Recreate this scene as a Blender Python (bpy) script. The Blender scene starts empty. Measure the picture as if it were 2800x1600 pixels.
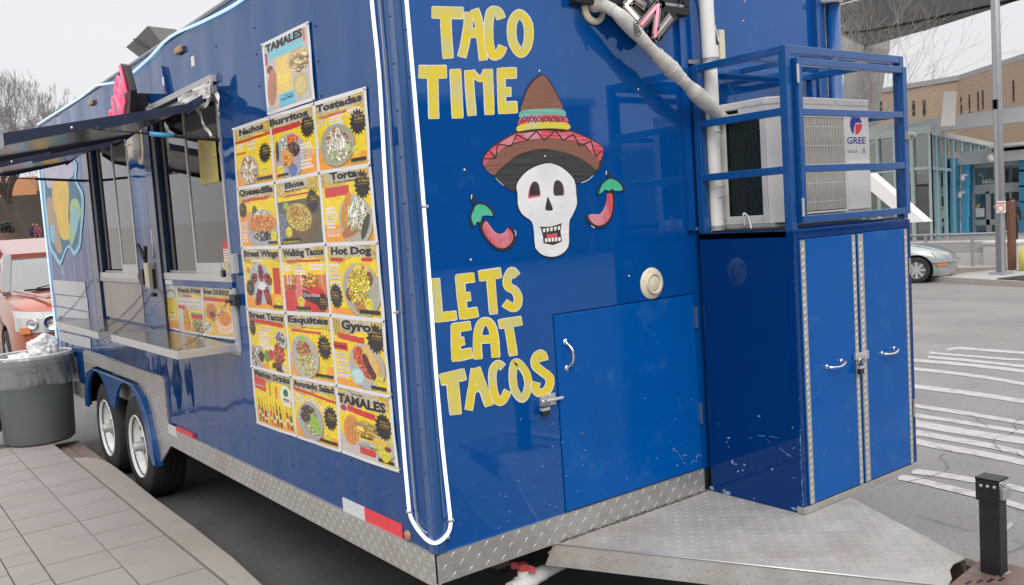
import bpy, bmesh, math, random
import numpy as np
from mathutils import Vector, Matrix
random.seed(7); np.random.seed(7)
SC = bpy.context.scene
COL = SC.collection
R = math.radians

# ------------------------------------------------------------------ camera
F = 2458.4126664
CAM = np.array([-1.56507032, -2.617834, 1.720350776])
MC = np.array([[0.7952552449614373, -0.6026861438508463, -0.06586734677760604],
               [-0.10176386479606661, -0.025592977765280314, -0.994479318694398],
               [0.5976731641818062, 0.7975678099693486, -0.08168462105932088]])   # right, down, forward
cam_data = bpy.data.cameras.new('camera')
cam = bpy.data.objects.new('camera', cam_data); COL.objects.link(cam)
cam_data.sensor_width = 36.0; cam_data.lens = F / 2800.0 * 36.0
cam_data.clip_start = 0.05; cam_data.clip_end = 900
mw = Matrix.Identity(4)
for i in range(3):
    mw[i][0] = MC[0][i]; mw[i][1] = -MC[1][i]; mw[i][2] = -MC[2][i]; mw[i][3] = CAM[i]
cam.matrix_world = mw
SC.camera = cam

# ------------------------------------------------------------------ sky, sun, exposure
SUN_EL, SUN_AZ = 42.0, 213.0
world = bpy.data.worlds.new('World'); SC.world = world; world.use_nodes = True
wn, wl = world.node_tree.nodes, world.node_tree.links
wn.clear()
wo = wn.new('ShaderNodeOutputWorld'); bg = wn.new('ShaderNodeBackground'); bg.inputs['Strength'].default_value = 0.1
sky = wn.new('ShaderNodeTexSky'); sky.sky_type = 'NISHITA'; sky.sun_disc = False
sky.sun_elevation = R(SUN_EL); sky.sun_rotation = R(SUN_AZ); sky.air_density = 1.0; sky.dust_density = 4.0
hsv = wn.new('ShaderNodeHueSaturation'); hsv.inputs['Saturation'].default_value = 0.35
geo = wn.new('ShaderNodeTexCoord'); sep = wn.new('ShaderNodeSeparateXYZ')
ramp = wn.new('ShaderNodeValToRGB'); ramp.color_ramp.interpolation = 'EASE'
e = ramp.color_ramp.elements
e[0].position = 0.0; e[0].color = (8.0, 7.95, 8.2, 1)
e[1].position = 1.0; e[1].color = (21.0, 21.1, 21.6, 1)
m1 = ramp.color_ramp.elements.new(0.22); m1.color = (9.0, 9.0, 9.3, 1)
nz = wn.new('ShaderNodeTexNoise'); nz.inputs['Scale'].default_value = 1.6; nz.inputs['Detail'].default_value = 4
mp = wn.new('ShaderNodeMapping'); mp.inputs['Scale'].default_value = (1, 1, 3.5)
nr = wn.new('ShaderNodeMapRange'); nr.inputs['To Min'].default_value = 0.93; nr.inputs['To Max'].default_value = 1.06
mul = wn.new('ShaderNodeMixRGB'); mul.blend_type = 'MULTIPLY'; mul.inputs['Fac'].default_value = 1
mix = wn.new('ShaderNodeMixRGB'); mix.inputs['Fac'].default_value = 0.94
wl.new(geo.outputs['Generated'], sep.inputs[0]); wl.new(sep.outputs['Z'], ramp.inputs['Fac'])
wl.new(geo.outputs['Generated'], mp.inputs['Vector']); wl.new(mp.outputs[0], nz.inputs['Vector'])
wl.new(nz.outputs['Fac'], nr.inputs['Value']); wl.new(nr.outputs[0], mul.inputs['Color2'])
wl.new(ramp.outputs['Color'], mul.inputs['Color1'])
wl.new(sky.outputs['Color'], hsv.inputs['Color']); wl.new(hsv.outputs['Color'], mix.inputs['Color1'])
wl.new(mul.outputs['Color'], mix.inputs['Color2'])
wl.new(mix.outputs['Color'], bg.inputs['Color']); wl.new(bg.outputs[0], wo.inputs['Surface'])
sd = bpy.data.lights.new('sun', 'SUN'); sd.energy = 1.5; sd.angle = R(32); sd.color = (1.0, 0.97, 0.92)
sun = bpy.data.objects.new('sun', sd); COL.objects.link(sun)
az = R(SUN_AZ)
sdir = Vector((math.sin(az) * math.cos(R(SUN_EL)), math.cos(az) * math.cos(R(SUN_EL)), math.sin(R(SUN_EL))))
sun.rotation_euler = sdir.to_track_quat('Z', 'Y').to_euler()
SC.view_settings.view_transform = 'Standard'; SC.view_settings.look = 'None'
SC.view_settings.exposure = 0.0; SC.view_settings.gamma = 1.0
try: SC.view_settings.use_curve_mapping = False
except Exception: pass

# ------------------------------------------------------------------ where a line of sight meets a plane of the place
def ray(x, y): return MC.T @ np.array([(x - 1400.) / F, (y - 800.) / F, 1.0])
def _P(x, y, ax, v):
    d = ray(x, y); return Vector(CAM + d * ((v - CAM[ax]) / d[ax]))
def onX(x, y, v=0.0): return _P(x, y, 0, v)
def onY(x, y, v=0.0): return _P(x, y, 1, v)
def onZ(x, y, v=0.0): return _P(x, y, 2, v)
def onD(x, y, depth): return Vector(CAM + ray(x, y) * depth)
def smooth01(t): t = max(0.0, min(1.0, t)); return t * t * (3 - 2 * t)
def zg(x, y):
    z = -0.0286 * min(max(x - 3.0, 0.0), 16.0) - 0.045 * (1 - smooth01((x - 0.6) / 3.0))
    k = 1 - smooth01((x - 3.0) / 8.0)
    yy = max(y - 6.2, 0.0)
    return z + k * (0.09 * smooth01((y - 6.0) / 1.6) + 0.07 * min(yy, 30.0) + 0.02 * min(max(yy - 30.0, 0.0), 45.0))
def onG(x, y, h=0.0):
    z = h
    for _ in range(40):
        p = onZ(x, y, z)
        if p.y > 200 or p.x > 300: break
        z = 0.5 * z + 0.5 * (zg(p.x, p.y) + h)
    return p

# ------------------------------------------------------------------ mesh helpers
WL = {}   # world location of every thing
def put(o, parent=None):
    COL.objects.link(o)
    if parent is not None: o.parent = parent
    return o
def thing(name, label, cat, loc=(0, 0, 0), group=None):
    o = bpy.data.objects.new(name, None); o.empty_display_size = 0.1; COL.objects.link(o)
    o.location = loc; WL[o.name] = Vector(loc); o['label'] = label; o['category'] = cat
    if group: o['group'] = group
    return o
def wloc(p):
    v = Vector((0, 0, 0))
    while p is not None:
        v += Vector(p.location); p = p.parent
    return v
def tag(o, label=None, cat=None, group=None, kind=None):
    if label: o['label'] = label
    if cat: o['category'] = cat
    if group: o['group'] = group
    if kind: o['kind'] = kind
    return o

EACH = {'gate_post', 'window_jamb', 'hinge', 'tube_clip', 'tape_patch', 'sticker', 'zip_tie', 'white_box', 'dome_camera', 'door_sticker', 'chassis', 'axle', 'drawbar', 'wall_cable', 'wiper', 'sheet', 'corner_cable', 'side_window', 'hand_hole', 'chain_piece', 'window_sill', 'latch_lever', 'maker_lettering', 'inner_jamb', 'far_light_blocker'}
STUFFY = {'rivet', 'screw', 'lug_nut', 'front_screw', 'slot', 'tape_wrap'}
class MB:
    def __init__(s): s.v = []; s.f = []; s.m = []; s.uv = {}
    def quad(s, a, b, c, d, m=0):
        i = len(s.v); s.v += [tuple(a), tuple(b), tuple(c), tuple(d)]; s.f.append((i, i+1, i+2, i+3)); s.m.append(m); return s
    def poly(s, pts, m=0):
        i = len(s.v); s.v += [tuple(p) for p in pts]; s.f.append(tuple(range(i, i+len(pts)))); s.m.append(m); return s
    def box(s, x0, y0, z0, x1, y1, z1, m=0):
        return s.hexa([(x0,y0,z0),(x1,y0,z0),(x1,y1,z0),(x0,y1,z0),(x0,y0,z1),(x1,y0,z1),(x1,y1,z1),(x0,y1,z1)], m)
    def hexa(s, p, m=0):
        i = len(s.v); s.v += [tuple(q) for q in p]
        for f in ((0,3,2,1),(4,5,6,7),(0,1,5,4),(1,2,6,5),(2,3,7,6),(3,0,4,7)):
            s.f.append(tuple(i+k for k in f)); s.m.append(m)
        return s
    def obox(s, c, ax, ay, az, m=0):      # centre, three half-axis vectors
        c, ax, ay, az = map(Vector, (c, ax, ay, az))
        return s.hexa([c-ax-ay-az, c+ax-ay-az, c+ax+ay-az, c-ax+ay-az, c-ax-ay+az, c+ax-ay+az, c+ax+ay+az, c-ax+ay+az], m)
    def bar(s, a, b, w, h, up=(0,0,1), m=0):
        a, b = Vector(a), Vector(b); d = (b-a)
        if d.length < 1e-6: return s
        dn = d.normalized(); u = Vector(up)
        if abs(dn.dot(u)) > .98: u = Vector((0,1,0))
        sx = dn.cross(u).normalized(); su = sx.cross(dn).normalized()
        return s.obox((a+b)/2, d/2, sx*w/2, su*h/2, m)
    def prism(s, pts, ext, m=0):          # polygon extruded by vector ext
        n = len(pts); i = len(s.v); e_ = Vector(ext); P = [Vector(p) for p in pts]
        s.v += [tuple(p) for p in P] + [tuple(p+e_) for p in P]
        s.f.append(tuple(range(i+n-1, i-1, -1))); s.f.append(tuple(range(i+n, i+2*n))); s.m += [m, m]
        for k in range(n):
            s.f.append((i+k, i+(k+1)%n, i+n+(k+1)%n, i+n+k)); s.m.append(m)
        return s
    def tube(s, pts, r, n=8, m=0, caps=True, closed=False):
        P = [Vector(p) for p in pts]; rr = r if hasattr(r, '__len__') else [r]*len(P); i = len(s.v); k = len(P)
        prev = None
        for a in range(k):
            if closed: t = (P[(a+1)%k]-P[a-1])
            else: t = (P[min(a+1,k-1)]-P[max(a-1,0)])
            t = t.normalized() if t.length > 1e-9 else Vector((0,0,1))
            if prev is None:
                u = Vector((0,0,1)) if abs(t.z) < .9 else Vector((1,0,0)); u = (u - t*u.dot(t)).normalized()
            else:
                u = prev - t*prev.dot(t); u = u.normalized() if u.length > 1e-6 else t.orthogonal().normalized()
            prev = u; w = t.cross(u)
            for b in range(n):
                an = 2*math.pi*b/n; s.v.append(tuple(P[a] + (u*math.cos(an)+w*math.sin(an))*rr[a]))
        for a in range(k if closed else k-1):
            a2 = (a+1) % k
            for b in range(n):
                s.f.append((i+a*n+b, i+a*n+(b+1)%n, i+a2*n+(b+1)%n, i+a2*n+b)); s.m.append(m)
        if caps and not closed:
            s.f.append(tuple(i+b for b in range(n-1,-1,-1))); s.f.append(tuple(i+(k-1)*n+b for b in range(n))); s.m += [m, m]
        return s
    def lathe(s, c, axis, prof, n=24, m=0, u=None):   # prof: (radius, along)
        c, axis = Vector(c), Vector(axis).normalized(); u = Vector(u) if u else axis.orthogonal().normalized(); w = axis.cross(u); i = len(s.v)
        for r_, h in prof:
            for b in range(n):
                an = 2*math.pi*b/n; s.v.append(tuple(c + axis*h + (u*math.cos(an)+w*math.sin(an))*r_))
        for a in range(len(prof)-1):
            for b in range(n):
                s.f.append((i+a*n+b, i+a*n+(b+1)%n, i+(a+1)*n+(b+1)%n, i+(a+1)*n+b)); s.m.append(m)
        return s
    def disc(s, c, axis, r_, n=20, m=0, ry=None, u=None):
        c, axis = Vector(c), Vector(axis).normalized(); u = Vector(u) if u else axis.orthogonal().normalized(); w = axis.cross(u); ry = ry or r_
        return s.poly([c + u*math.cos(2*math.pi*b/n)*r_ + w*math.sin(2*math.pi*b/n)*ry for b in range(n)], m)
    def ball(s, c, r_, n=8, m=0, sq=(1,1,1)):
        c = Vector(c); i = len(s.v); k = n//2
        for a in range(k+1):
            th = math.pi*a/k
            for b in range(n):
                ph = 2*math.pi*b/n
                s.v.append((c.x+r_*sq[0]*math.sin(th)*math.cos(ph), c.y+r_*sq[1]*math.sin(th)*math.sin(ph), c.z+r_*sq[2]*math.cos(th)))
        for a in range(k):
            for b in range(n):
                s.f.append((i+a*n+b, i+(a+1)*n+b, i+(a+1)*n+(b+1)%n, i+a*n+(b+1)%n)); s.m.append(m)
        return s
    def build(s, name, mats, parent=None, smooth=False, bevel=0, auto=None, label=None, fixn=True):
        if name in EACH:          # loose pieces become objects of their own
            root = list(range(len(s.v)))
            def find(a):
                while root[a] != a: root[a] = root[root[a]]; a = root[a]
                return a
            for f in s.f:
                for q in f[1:]: root[find(q)] = find(f[0])
            groups = {}
            for k, f in enumerate(s.f): groups.setdefault(find(f[0]), []).append(k)
            if len(groups) > 1:
                for g in groups.values():
                    p = MB(); used = {}
                    for k in g:
                        for q in s.f[k]:
                            if q not in used: used[q] = len(p.v); p.v.append(s.v[q])
                        p.f.append(tuple(used[q] for q in s.f[k])); p.m.append(s.m[k])
                    nm = EACH.pop(name, None) if False else name; EACH.discard(name); o = p.build(name, mats, parent, smooth, bevel, auto, label, fixn); EACH.add(name)
                return o
        o0 = wloc(parent) if parent is not None else Vector((0,0,0))
        V = [(a-o0.x, b-o0.y, c-o0.z) for a, b, c in s.v]
        me = bpy.data.meshes.new(name); me.from_pydata(V, [], s.f)
        if not isinstance(mats, (list, tuple)): mats = [mats]
        for mt in mats: me.materials.append(mt)
        if len(mats) > 1: me.polygons.foreach_set('material_index', s.m)
        if fixn:
            bm = bmesh.new(); bm.from_mesh(me); bmesh.ops.recalc_face_normals(bm, faces=bm.faces); bm.to_mesh(me); bm.free()
        if smooth:
            me.polygons.foreach_set('use_smooth', [True]*len(me.polygons))
            if auto: me.set_sharp_from_angle(angle=R(auto))
        o = bpy.data.objects.new(name, me); put(o, parent)
        if bevel:
            b = o.modifiers.new('bevel', 'BEVEL'); b.width = bevel; b.segments = 2; b.limit_method = 'ANGLE'; b.angle_limit = R(40)
        if label: o['label'] = label
        if name in STUFFY and len(s.v) > 60: o['kind'] = 'stuff'
        return o

def catmull(pts, closed=True, n=5):
    out = []; k = len(pts)
    rng = range(k) if closed else range(k-1)
    for i in rng:
        if closed: p0, p1, p2, p3 = pts[i-1], pts[i], pts[(i+1)%k], pts[(i+2)%k]
        else: p0, p1, p2, p3 = pts[max(i-1,0)], pts[i], pts[i+1], pts[min(i+2,k-1)]
        for j in range(n):
            t = j/n
            out.append(tuple(0.5*((2*p1[d]) + (-p0[d]+p2[d])*t + (2*p0[d]-5*p1[d]+4*p2[d]-p3[d])*t*t + (-p0[d]+3*p1[d]-3*p2[d]+p3[d])*t**3) for d in range(len(p1))))
    if not closed: out.append(tuple(pts[-1]))
    return out

# flat lettering from the built-in font, as 2D verts and faces, height of a capital = 1
_tc = {}
def text2d(s, bold=0.0, res=2):
    key = (s, bold, res)
    if key in _tc: return _tc[key]
    cu = bpy.data.curves.new('t', 'FONT'); cu.body = s; cu.size = 1.0; cu.offset = bold; cu.resolution_u = res; cu.fill_mode = 'FRONT'
    ob = bpy.data.objects.new('t', cu); COL.objects.link(ob)
    dg = bpy.context.evaluated_depsgraph_get(); me = bpy.data.meshes.new_from_object(ob.evaluated_get(dg))
    V = [(v.co.x/0.7, v.co.y/0.7) for v in me.vertices]; Fc = [tuple(p.vertices) for p in me.polygons]
    bpy.data.objects.remove(ob); bpy.data.curves.remove(cu); bpy.data.meshes.remove(me)
    xs = [v[0] for v in V]; x0, x1 = min(xs), max(xs)
    V = [(v[0]-x0, v[1]) for v in V]
    _tc[key] = (V, Fc, x1-x0); return _tc[key]
def add_text(mb, s, org, ux, uy, height, m=0, bold=0.0, width=None, center=False, res=2):
    V, Fc, w = text2d(s, bold, res); org, ux, uy = Vector(org), Vector(ux).normalized(), Vector(uy).normalized()
    sx = (width/w) if width else height; off = -w*sx/2 if center else 0
    i = len(mb.v)
    for a, b in V: mb.v.append(tuple(org + ux*(a*sx+off) + uy*(b*height)))
    for f in Fc: mb.f.append(tuple(i+k for k in f)); mb.m.append(m)

# ------------------------------------------------------------------ materials
def s2l(c): return tuple((v/255/12.92 if v/255 <= .04045 else ((v/255+.055)/1.055)**2.4) for v in c)
def mat(name, col, rough=.5, metal=0, coat=0, coat_r=.03, ior=1.5, noise=0, nscale=20, bump=0, bscale=60, bdet=3, emit=0, ecol=None,
        alpha=1, trans=0, stretch=None, nz2=None, rvar=0, wave=0, wscale=1.5, coat_ior=1.5, spec=.5, obj=True, stint=None):
    m = bpy.data.materials.new(name); m.use_nodes = True; n, l = m.node_tree.nodes, m.node_tree.links
    b = n['Principled BSDF']; b.inputs['Base Color'].default_value = (*col, 1); b.inputs['Roughness'].default_value = rough
    b.inputs['Metallic'].default_value = metal; b.inputs['Coat Weight'].default_value = coat; b.inputs['Coat Roughness'].default_value = coat_r
    b.inputs['Coat IOR'].default_value = coat_ior
    b.inputs['IOR'].default_value = ior; b.inputs['Alpha'].default_value = alpha; b.inputs['Transmission Weight'].default_value = trans
    b.inputs['Specular IOR Level'].default_value = spec
    if stint: b.inputs['Specular Tint'].default_value = (*stint, 1)
    if emit: b.inputs['Emission Strength'].default_value = emit; b.inputs['Emission Color'].default_value = (*(ecol or col), 1)
    tc = n.new('ShaderNodeTexCoord'); src = tc.outputs['Object']
    if stretch:
        mp_ = n.new('ShaderNodeMapping'); mp_.inputs['Scale'].default_value = stretch; l.new(src, mp_.inputs['Vector']); src = mp_.outputs[0]
    if noise:
        t = n.new('ShaderNodeTexNoise'); t.inputs['Scale'].default_value = nscale; t.inputs['Detail'].default_value = 6; t.inputs['Roughness'].default_value = .65
        l.new(src, t.inputs['Vector'])
        r_ = n.new('ShaderNodeMapRange'); r_.inputs['From Min'].default_value = .3; r_.inputs['From Max'].default_value = .7
        r_.inputs['To Min'].default_value = 1-noise; r_.inputs['To Max'].default_value = 1+noise; l.new(t.outputs['Fac'], r_.inputs['Value'])
        mx = n.new('ShaderNodeMixRGB'); mx.blend_type = 'MULTIPLY'; mx.inputs['Fac'].default_value = 1; mx.inputs['Color1'].default_value = (*col, 1)
        l.new(r_.outputs[0], mx.inputs['Color2']); out = mx.outputs['Color']
        if nz2:
            t2 = n.new('ShaderNodeTexNoise'); t2.inputs['Scale'].default_value = nz2[0]; t2.inputs['Detail'].default_value = 8; t2.inputs['Roughness'].default_value = .7; l.new(tc.outputs['Object'], t2.inputs['Vector'])
            r2 = n.new('ShaderNodeMapRange'); r2.inputs['From Min'].default_value = nz2[1]; r2.inputs['From Max'].default_value = nz2[2]; l.new(t2.outputs['Fac'], r2.inputs['Value'])
            m2 = n.new('ShaderNodeMixRGB'); m2.inputs['Color2'].default_value = (*nz2[3], 1); l.new(r2.outputs[0], m2.inputs['Fac']); l.new(out, m2.inputs['Color1']); out = m2.outputs['Color']
        l.new(out, b.inputs['Base Color'])
        if rvar:
            r3 = n.new('ShaderNodeMapRange'); r3.inputs['To Min'].default_value = rough-rvar; r3.inputs['To Max'].default_value = rough+rvar; l.new(t.outputs['Fac'], r3.inputs['Value']); l.new(r3.outputs[0], b.inputs['Roughness'])
    last = None
    if wave:
        t = n.new('ShaderNodeTexNoise'); t.inputs['Scale'].default_value = wscale; t.inputs['Detail'].default_value = 1.5; l.new(src, t.inputs['Vector'])
        bp = n.new('ShaderNodeBump'); bp.inputs['Strength'].default_value = 1; bp.inputs['Distance'].default_value = wave; l.new(t.outputs['Fac'], bp.inputs['Height']); last = bp
    if bump:
        t = n.new('ShaderNodeTexNoise'); t.inputs['Scale'].default_value = bscale; t.inputs['Detail'].default_value = bdet; l.new(src, t.inputs['Vector'])
        bp = n.new('ShaderNodeBump'); bp.inputs['Strength'].default_value = 1; bp.inputs['Distance'].default_value = bump; l.new(t.outputs['Fac'], bp.inputs['Height'])
        if last: l.new(last.outputs[0], bp.inputs['Normal'])
        last = bp
    if last: l.new(last.outputs[0], b.inputs['Normal']); l.new(last.outputs[0], b.inputs['Coat Normal'])
    return m
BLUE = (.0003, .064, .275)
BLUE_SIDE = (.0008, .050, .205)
M = {}
def chips(m, amt=.72, scale=14, col=(.35, .45, .6), streak=(1, 1, .35)):
    """small paint chips and scuffs mixed over a paint"""
    n, l = m.node_tree.nodes, m.node_tree.links; b = n['Principled BSDF']
    tc = n.new('ShaderNodeTexCoord'); mp_ = n.new('ShaderNodeMapping'); mp_.inputs['Scale'].default_value = streak; l.new(tc.outputs['Object'], mp_.inputs[0])
    t = n.new('ShaderNodeTexNoise'); t.inputs['Scale'].default_value = scale; t.inputs['Detail'].default_value = 9; t.inputs['Roughness'].default_value = .8; l.new(mp_.outputs[0], t.inputs[0])
    r_ = n.new('ShaderNodeMapRange'); r_.inputs['From Min'].default_value = amt; r_.inputs['From Max'].default_value = amt+.03; l.new(t.outputs['Fac'], r_.inputs['Value'])
    mx = n.new('ShaderNodeMixRGB'); mx.inputs['Color2'].default_value = (*col, 1); l.new(r_.outputs[0], mx.inputs['Fac'])
    old = b.inputs['Base Color'].links
    if old: l.new(old[0].from_socket, mx.inputs['Color1'])
    else: mx.inputs['Color1'].default_value = b.inputs['Base Color'].default_value
    l.new(mx.outputs[0], b.inputs['Base Color']); return m
def P_(k, *a, **kw): M[k] = mat(k, *a, **kw); return M[k]
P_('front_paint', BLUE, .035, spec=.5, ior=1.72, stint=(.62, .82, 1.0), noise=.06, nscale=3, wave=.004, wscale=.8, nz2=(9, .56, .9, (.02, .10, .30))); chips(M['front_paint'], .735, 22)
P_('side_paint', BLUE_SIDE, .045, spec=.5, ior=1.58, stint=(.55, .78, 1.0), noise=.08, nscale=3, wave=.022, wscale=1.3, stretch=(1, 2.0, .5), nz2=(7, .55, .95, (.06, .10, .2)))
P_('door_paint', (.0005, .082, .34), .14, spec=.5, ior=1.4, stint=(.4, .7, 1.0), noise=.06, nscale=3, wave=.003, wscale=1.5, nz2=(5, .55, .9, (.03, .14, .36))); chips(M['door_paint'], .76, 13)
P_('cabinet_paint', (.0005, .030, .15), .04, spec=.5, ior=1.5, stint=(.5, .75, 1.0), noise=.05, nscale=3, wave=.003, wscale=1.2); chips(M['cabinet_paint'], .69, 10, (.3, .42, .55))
P_('cage_paint', (.002, .068, .25), .3, coat=.5, coat_r=.1, noise=.12, nscale=30); chips(M['cage_paint'], .72, 25, (.3, .4, .5))
P_('trim_blue', (.01, .07, .22), .3, coat=.8, coat_r=.1, noise=.25, nscale=12, stretch=(4, 4, .3)); chips(M['trim_blue'], .66, 8, (.1, .25, .4), (5, 5, .5))
P_('diamond', (.50, .485, .465), .44, metal=.65, noise=.10, nscale=14, bump=.0006, bscale=180, nz2=(3, .5, .8, (.40, .35, .30)), rvar=.12)
P_('deck_plate', (.37, .352, .33), .62, metal=.12, noise=.13, nscale=9, bump=.0008, bscale=120, nz2=(2.6, .50, .76, (.31, .255, .215)), rvar=.12)
P_('lug', (.50, .485, .465), .38, metal=.65, noise=.08, nscale=30)
P_('alu', (.62, .62, .61), .38, metal=.7, noise=.06, nscale=8, rvar=.1)
P_('alu_matt', (.50, .50, .49), .5, metal=.35, noise=.08, nscale=12)
P_('shelf_top', (.30, .28, .25), .18, metal=.75, noise=.1, nscale=5, wave=.002)
P_('steel', (.55, .55, .54), .3, metal=.9, noise=.05)
P_('dark_steel', (.05, .05, .05), .45, metal=.5, noise=.2, nscale=30)
P_('chrome', (.75, .75, .76), .15, metal=1)
P_('black', (.012, .012, .013), .5, noise=.2, nscale=20)
P_('black_gloss', (.01, .01, .012), .2, coat=.5)
P_('black_paint', (.010, .010, .011), .42, noise=.3, nscale=30, bump=.0004, bscale=200)
P_('rubber', (.018, .018, .018), .75, noise=.25, nscale=25, bump=.001, bscale=90)
P_('white_rim', (.72, .72, .71), .35, noise=.12, nscale=9, nz2=(12, .6, .8, (.3, .27, .24)))
P_('pvc', (.76, .745, .72), .35, noise=.04, nscale=6, nz2=(9, .58, .9, (.62, .58, .52)))
P_('pvc_white', (.80, .79, .77), .3, noise=.03, nscale=20)
P_('wrap', (.56, .545, .50), .65, noise=.14, nscale=11, bump=.009, bscale=18, stretch=(1, 1, 1), nz2=(20, .55, .8, (.28, .26, .22)))
P_('cream', (.66, .60, .45), .4, noise=.04, nscale=20)
P_('red_plastic', (.62, .10, .11), .35, noise=.08, nscale=20)
P_('tube_white', (.8, .85, .9), .3, emit=.80, ecol=(.80, .90, 1.0))
P_('tube_back', (.58, .56, .60), .4)
P_('tube_blue', (.3, .5, .7), .3, emit=.9, ecol=(.55, .80, 1.0))
P_('neon_red', (.7, .1, .16), .3, emit=.95, ecol=(1.0, .10, .20))
P_('neon_pink', (.7, .2, .25), .3, emit=.8, ecol=(1.0, .30, .38))
P_('neon_hot', (1, .8, .7), .3, emit=1.3, ecol=(1.0, .72, .62))
P_('neon_off', (.42, .36, .37), .3)
P_('amber', (.42, .22, .11), .35, noise=.15, nscale=30)
P_('red_tape', (.72, .045, .06), .35, noise=.06, nscale=40)
P_('white_tape', (.62, .62, .64), .35, noise=.05, nscale=40)
P_('interior', (.30, .30, .28), .6, noise=.1, nscale=3)
P_('interior_dark', (.04, .038, .035), .6, noise=.15, nscale=3)
P_('box_white', (.5, .5, .48), .5, noise=.05)
P_('hatch_under', (.09, .09, .10), .22, metal=.6, noise=.25, nscale=5, wave=.02, wscale=2.5, stretch=(1, .4, 1))
P_('hatch_edge', (.012, .02, .05), .35, coat=.4)
P_('plastic_sheet', (.66, .65, .63), .45, noise=.06, nscale=14, bump=.0012, bscale=30)
P_('window_under', (.42, .37, .35), .45, noise=.12, nscale=7, stretch=(1, 6, .5))
P_('ac_white', (.66, .65, .625), .4, noise=.03, nscale=9, nz2=(4, .56, .9, (.50, .46, .40)))
P_('ac_slat', (.50, .475, .43), .45, noise=.04)
P_('coil', (.02, .034, .036), .45, metal=.3, noise=.5, nscale=60)
P_('mesh_guard', (.03, .045, .045), .5)
P_('logo_blue', (.03, .04, .30), .4); P_('logo_red', (.70, .04, .07), .4); P_('grey_print', (.25, .25, .25), .5)
P_('white_print', (.78, .78, .76), .5)
P_('paint_black', (.022, .020, .022), .42, noise=.35, nscale=30)
P_('paint_outline', (.05, .018, .02), .42, noise=.3, nscale=30)
P_('can_grey', (.105, .12, .12), .55, noise=.08, nscale=6, bump=.0006, bscale=90)
P_('can_print', (.05, .05, .05), .6)
P_('bag_white', (.74, .73, .74), .3, noise=.04, nscale=9, bump=.004, bscale=30)
P_('bag_black', (.012, .012, .014), .28, bump=.012, bscale=12)
P_('speaker', (.07, .068, .065), .6, noise=.15, nscale=14)
P_('brown_steel', (.16, .105, .085), .6, metal=.2, noise=.25, nscale=14)
P_('scuff', (.22, .36, .52), .6, noise=.3, nscale=60)
P_('scuff_pale', (.42, .50, .60), .6)
P_('under_dark', (.015, .014, .013), .7)
P_('rust', (.11, .07, .045), .7, noise=.3, nscale=12)
P_('roof_strip', (.30, .31, .34), .45, metal=.3, noise=.08)
# streaky brush paint, streaks run along U
def brush_mat(name, c1, c2, c3, su=2.2, sv=75, lo=.42, hi=.62, rough=.38):
    m = bpy.data.materials.new(name); m.use_nodes = True; n, l = m.node_tree.nodes, m.node_tree.links; b = n['Principled BSDF']
    uv = n.new('ShaderNodeUVMap'); mp_ = n.new('ShaderNodeMapping'); mp_.inputs['Scale'].default_value = (su, sv, 1); l.new(uv.outputs[0], mp_.inputs[0])
    t = n.new('ShaderNodeTexNoise'); t.inputs['Scale'].default_value = 1.6; t.inputs['Detail'].default_value = 5; t.inputs['Roughness'].default_value = .6; l.new(mp_.outputs[0], t.inputs[0])
    r_ = n.new('ShaderNodeMapRange'); r_.inputs['From Min'].default_value = lo; r_.inputs['From Max'].default_value = hi; l.new(t.outputs['Fac'], r_.inputs['Value'])
    tc = n.new('ShaderNodeTexCoord'); t2 = n.new('ShaderNodeTexNoise'); t2.inputs['Scale'].default_value = 9; t2.inputs['Detail'].default_value = 3; l.new(tc.outputs['Object'], t2.inputs[0])
    m1_ = n.new('ShaderNodeMixRGB'); m1_.inputs['Color1'].default_value = (*c1, 1); m1_.inputs['Color2'].default_value = (*c2, 1); l.new(r_.outputs[0], m1_.inputs['Fac'])
    r2 = n.new('ShaderNodeMapRange'); r2.inputs['From Min'].default_value = .46; r2.inputs['From Max'].default_value = .62; r2.inputs['To Max'].default_value = .8; l.new(t2.outputs['Fac'], r2.inputs['Value'])
    m2_ = n.new('ShaderNodeMixRGB'); m2_.inputs['Color2'].default_value = (*c3, 1); l.new(r2.outputs[0], m2_.inputs['Fac']); l.new(m1_.outputs[0], m2_.inputs['Color1'])
    l.new(m2_.outputs[0], b.inputs['Base Color']); b.inputs['Roughness'].default_value = rough
    bp = n.new('ShaderNodeBump'); bp.inputs['Distance'].default_value = .0006; l.new(t.outputs['Fac'], bp.inputs['Height']); l.new(bp.outputs[0], b.inputs['Normal'])
    M[name] = m; return m
brush_mat('yellow_brush', (.76, .57, .006), (.64, .54, .075), (.54, .53, .24), lo=.40, hi=.58)
brush_mat('white_brush', (.72, .72, .72), (.78, .78, .78), (.66, .67, .70))
brush_mat('red_brush', (.58, .05, .075), (.60, .16, .20), (.62, .30, .35))
brush_mat('green_brush', (.045, .42, .23), (.08, .50, .30), (.10, .46, .33))
brush_mat('brown_brush', (.21, .085, .06), (.26, .12, .085), (.23, .10, .06))
brush_mat('black_brush', (.025, .025, .026), (.06, .06, .06), (.04, .04, .04))
brush_mat('teal_brush', (.12, .38, .30), (.22, .50, .41), (.16, .42, .34))
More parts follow.
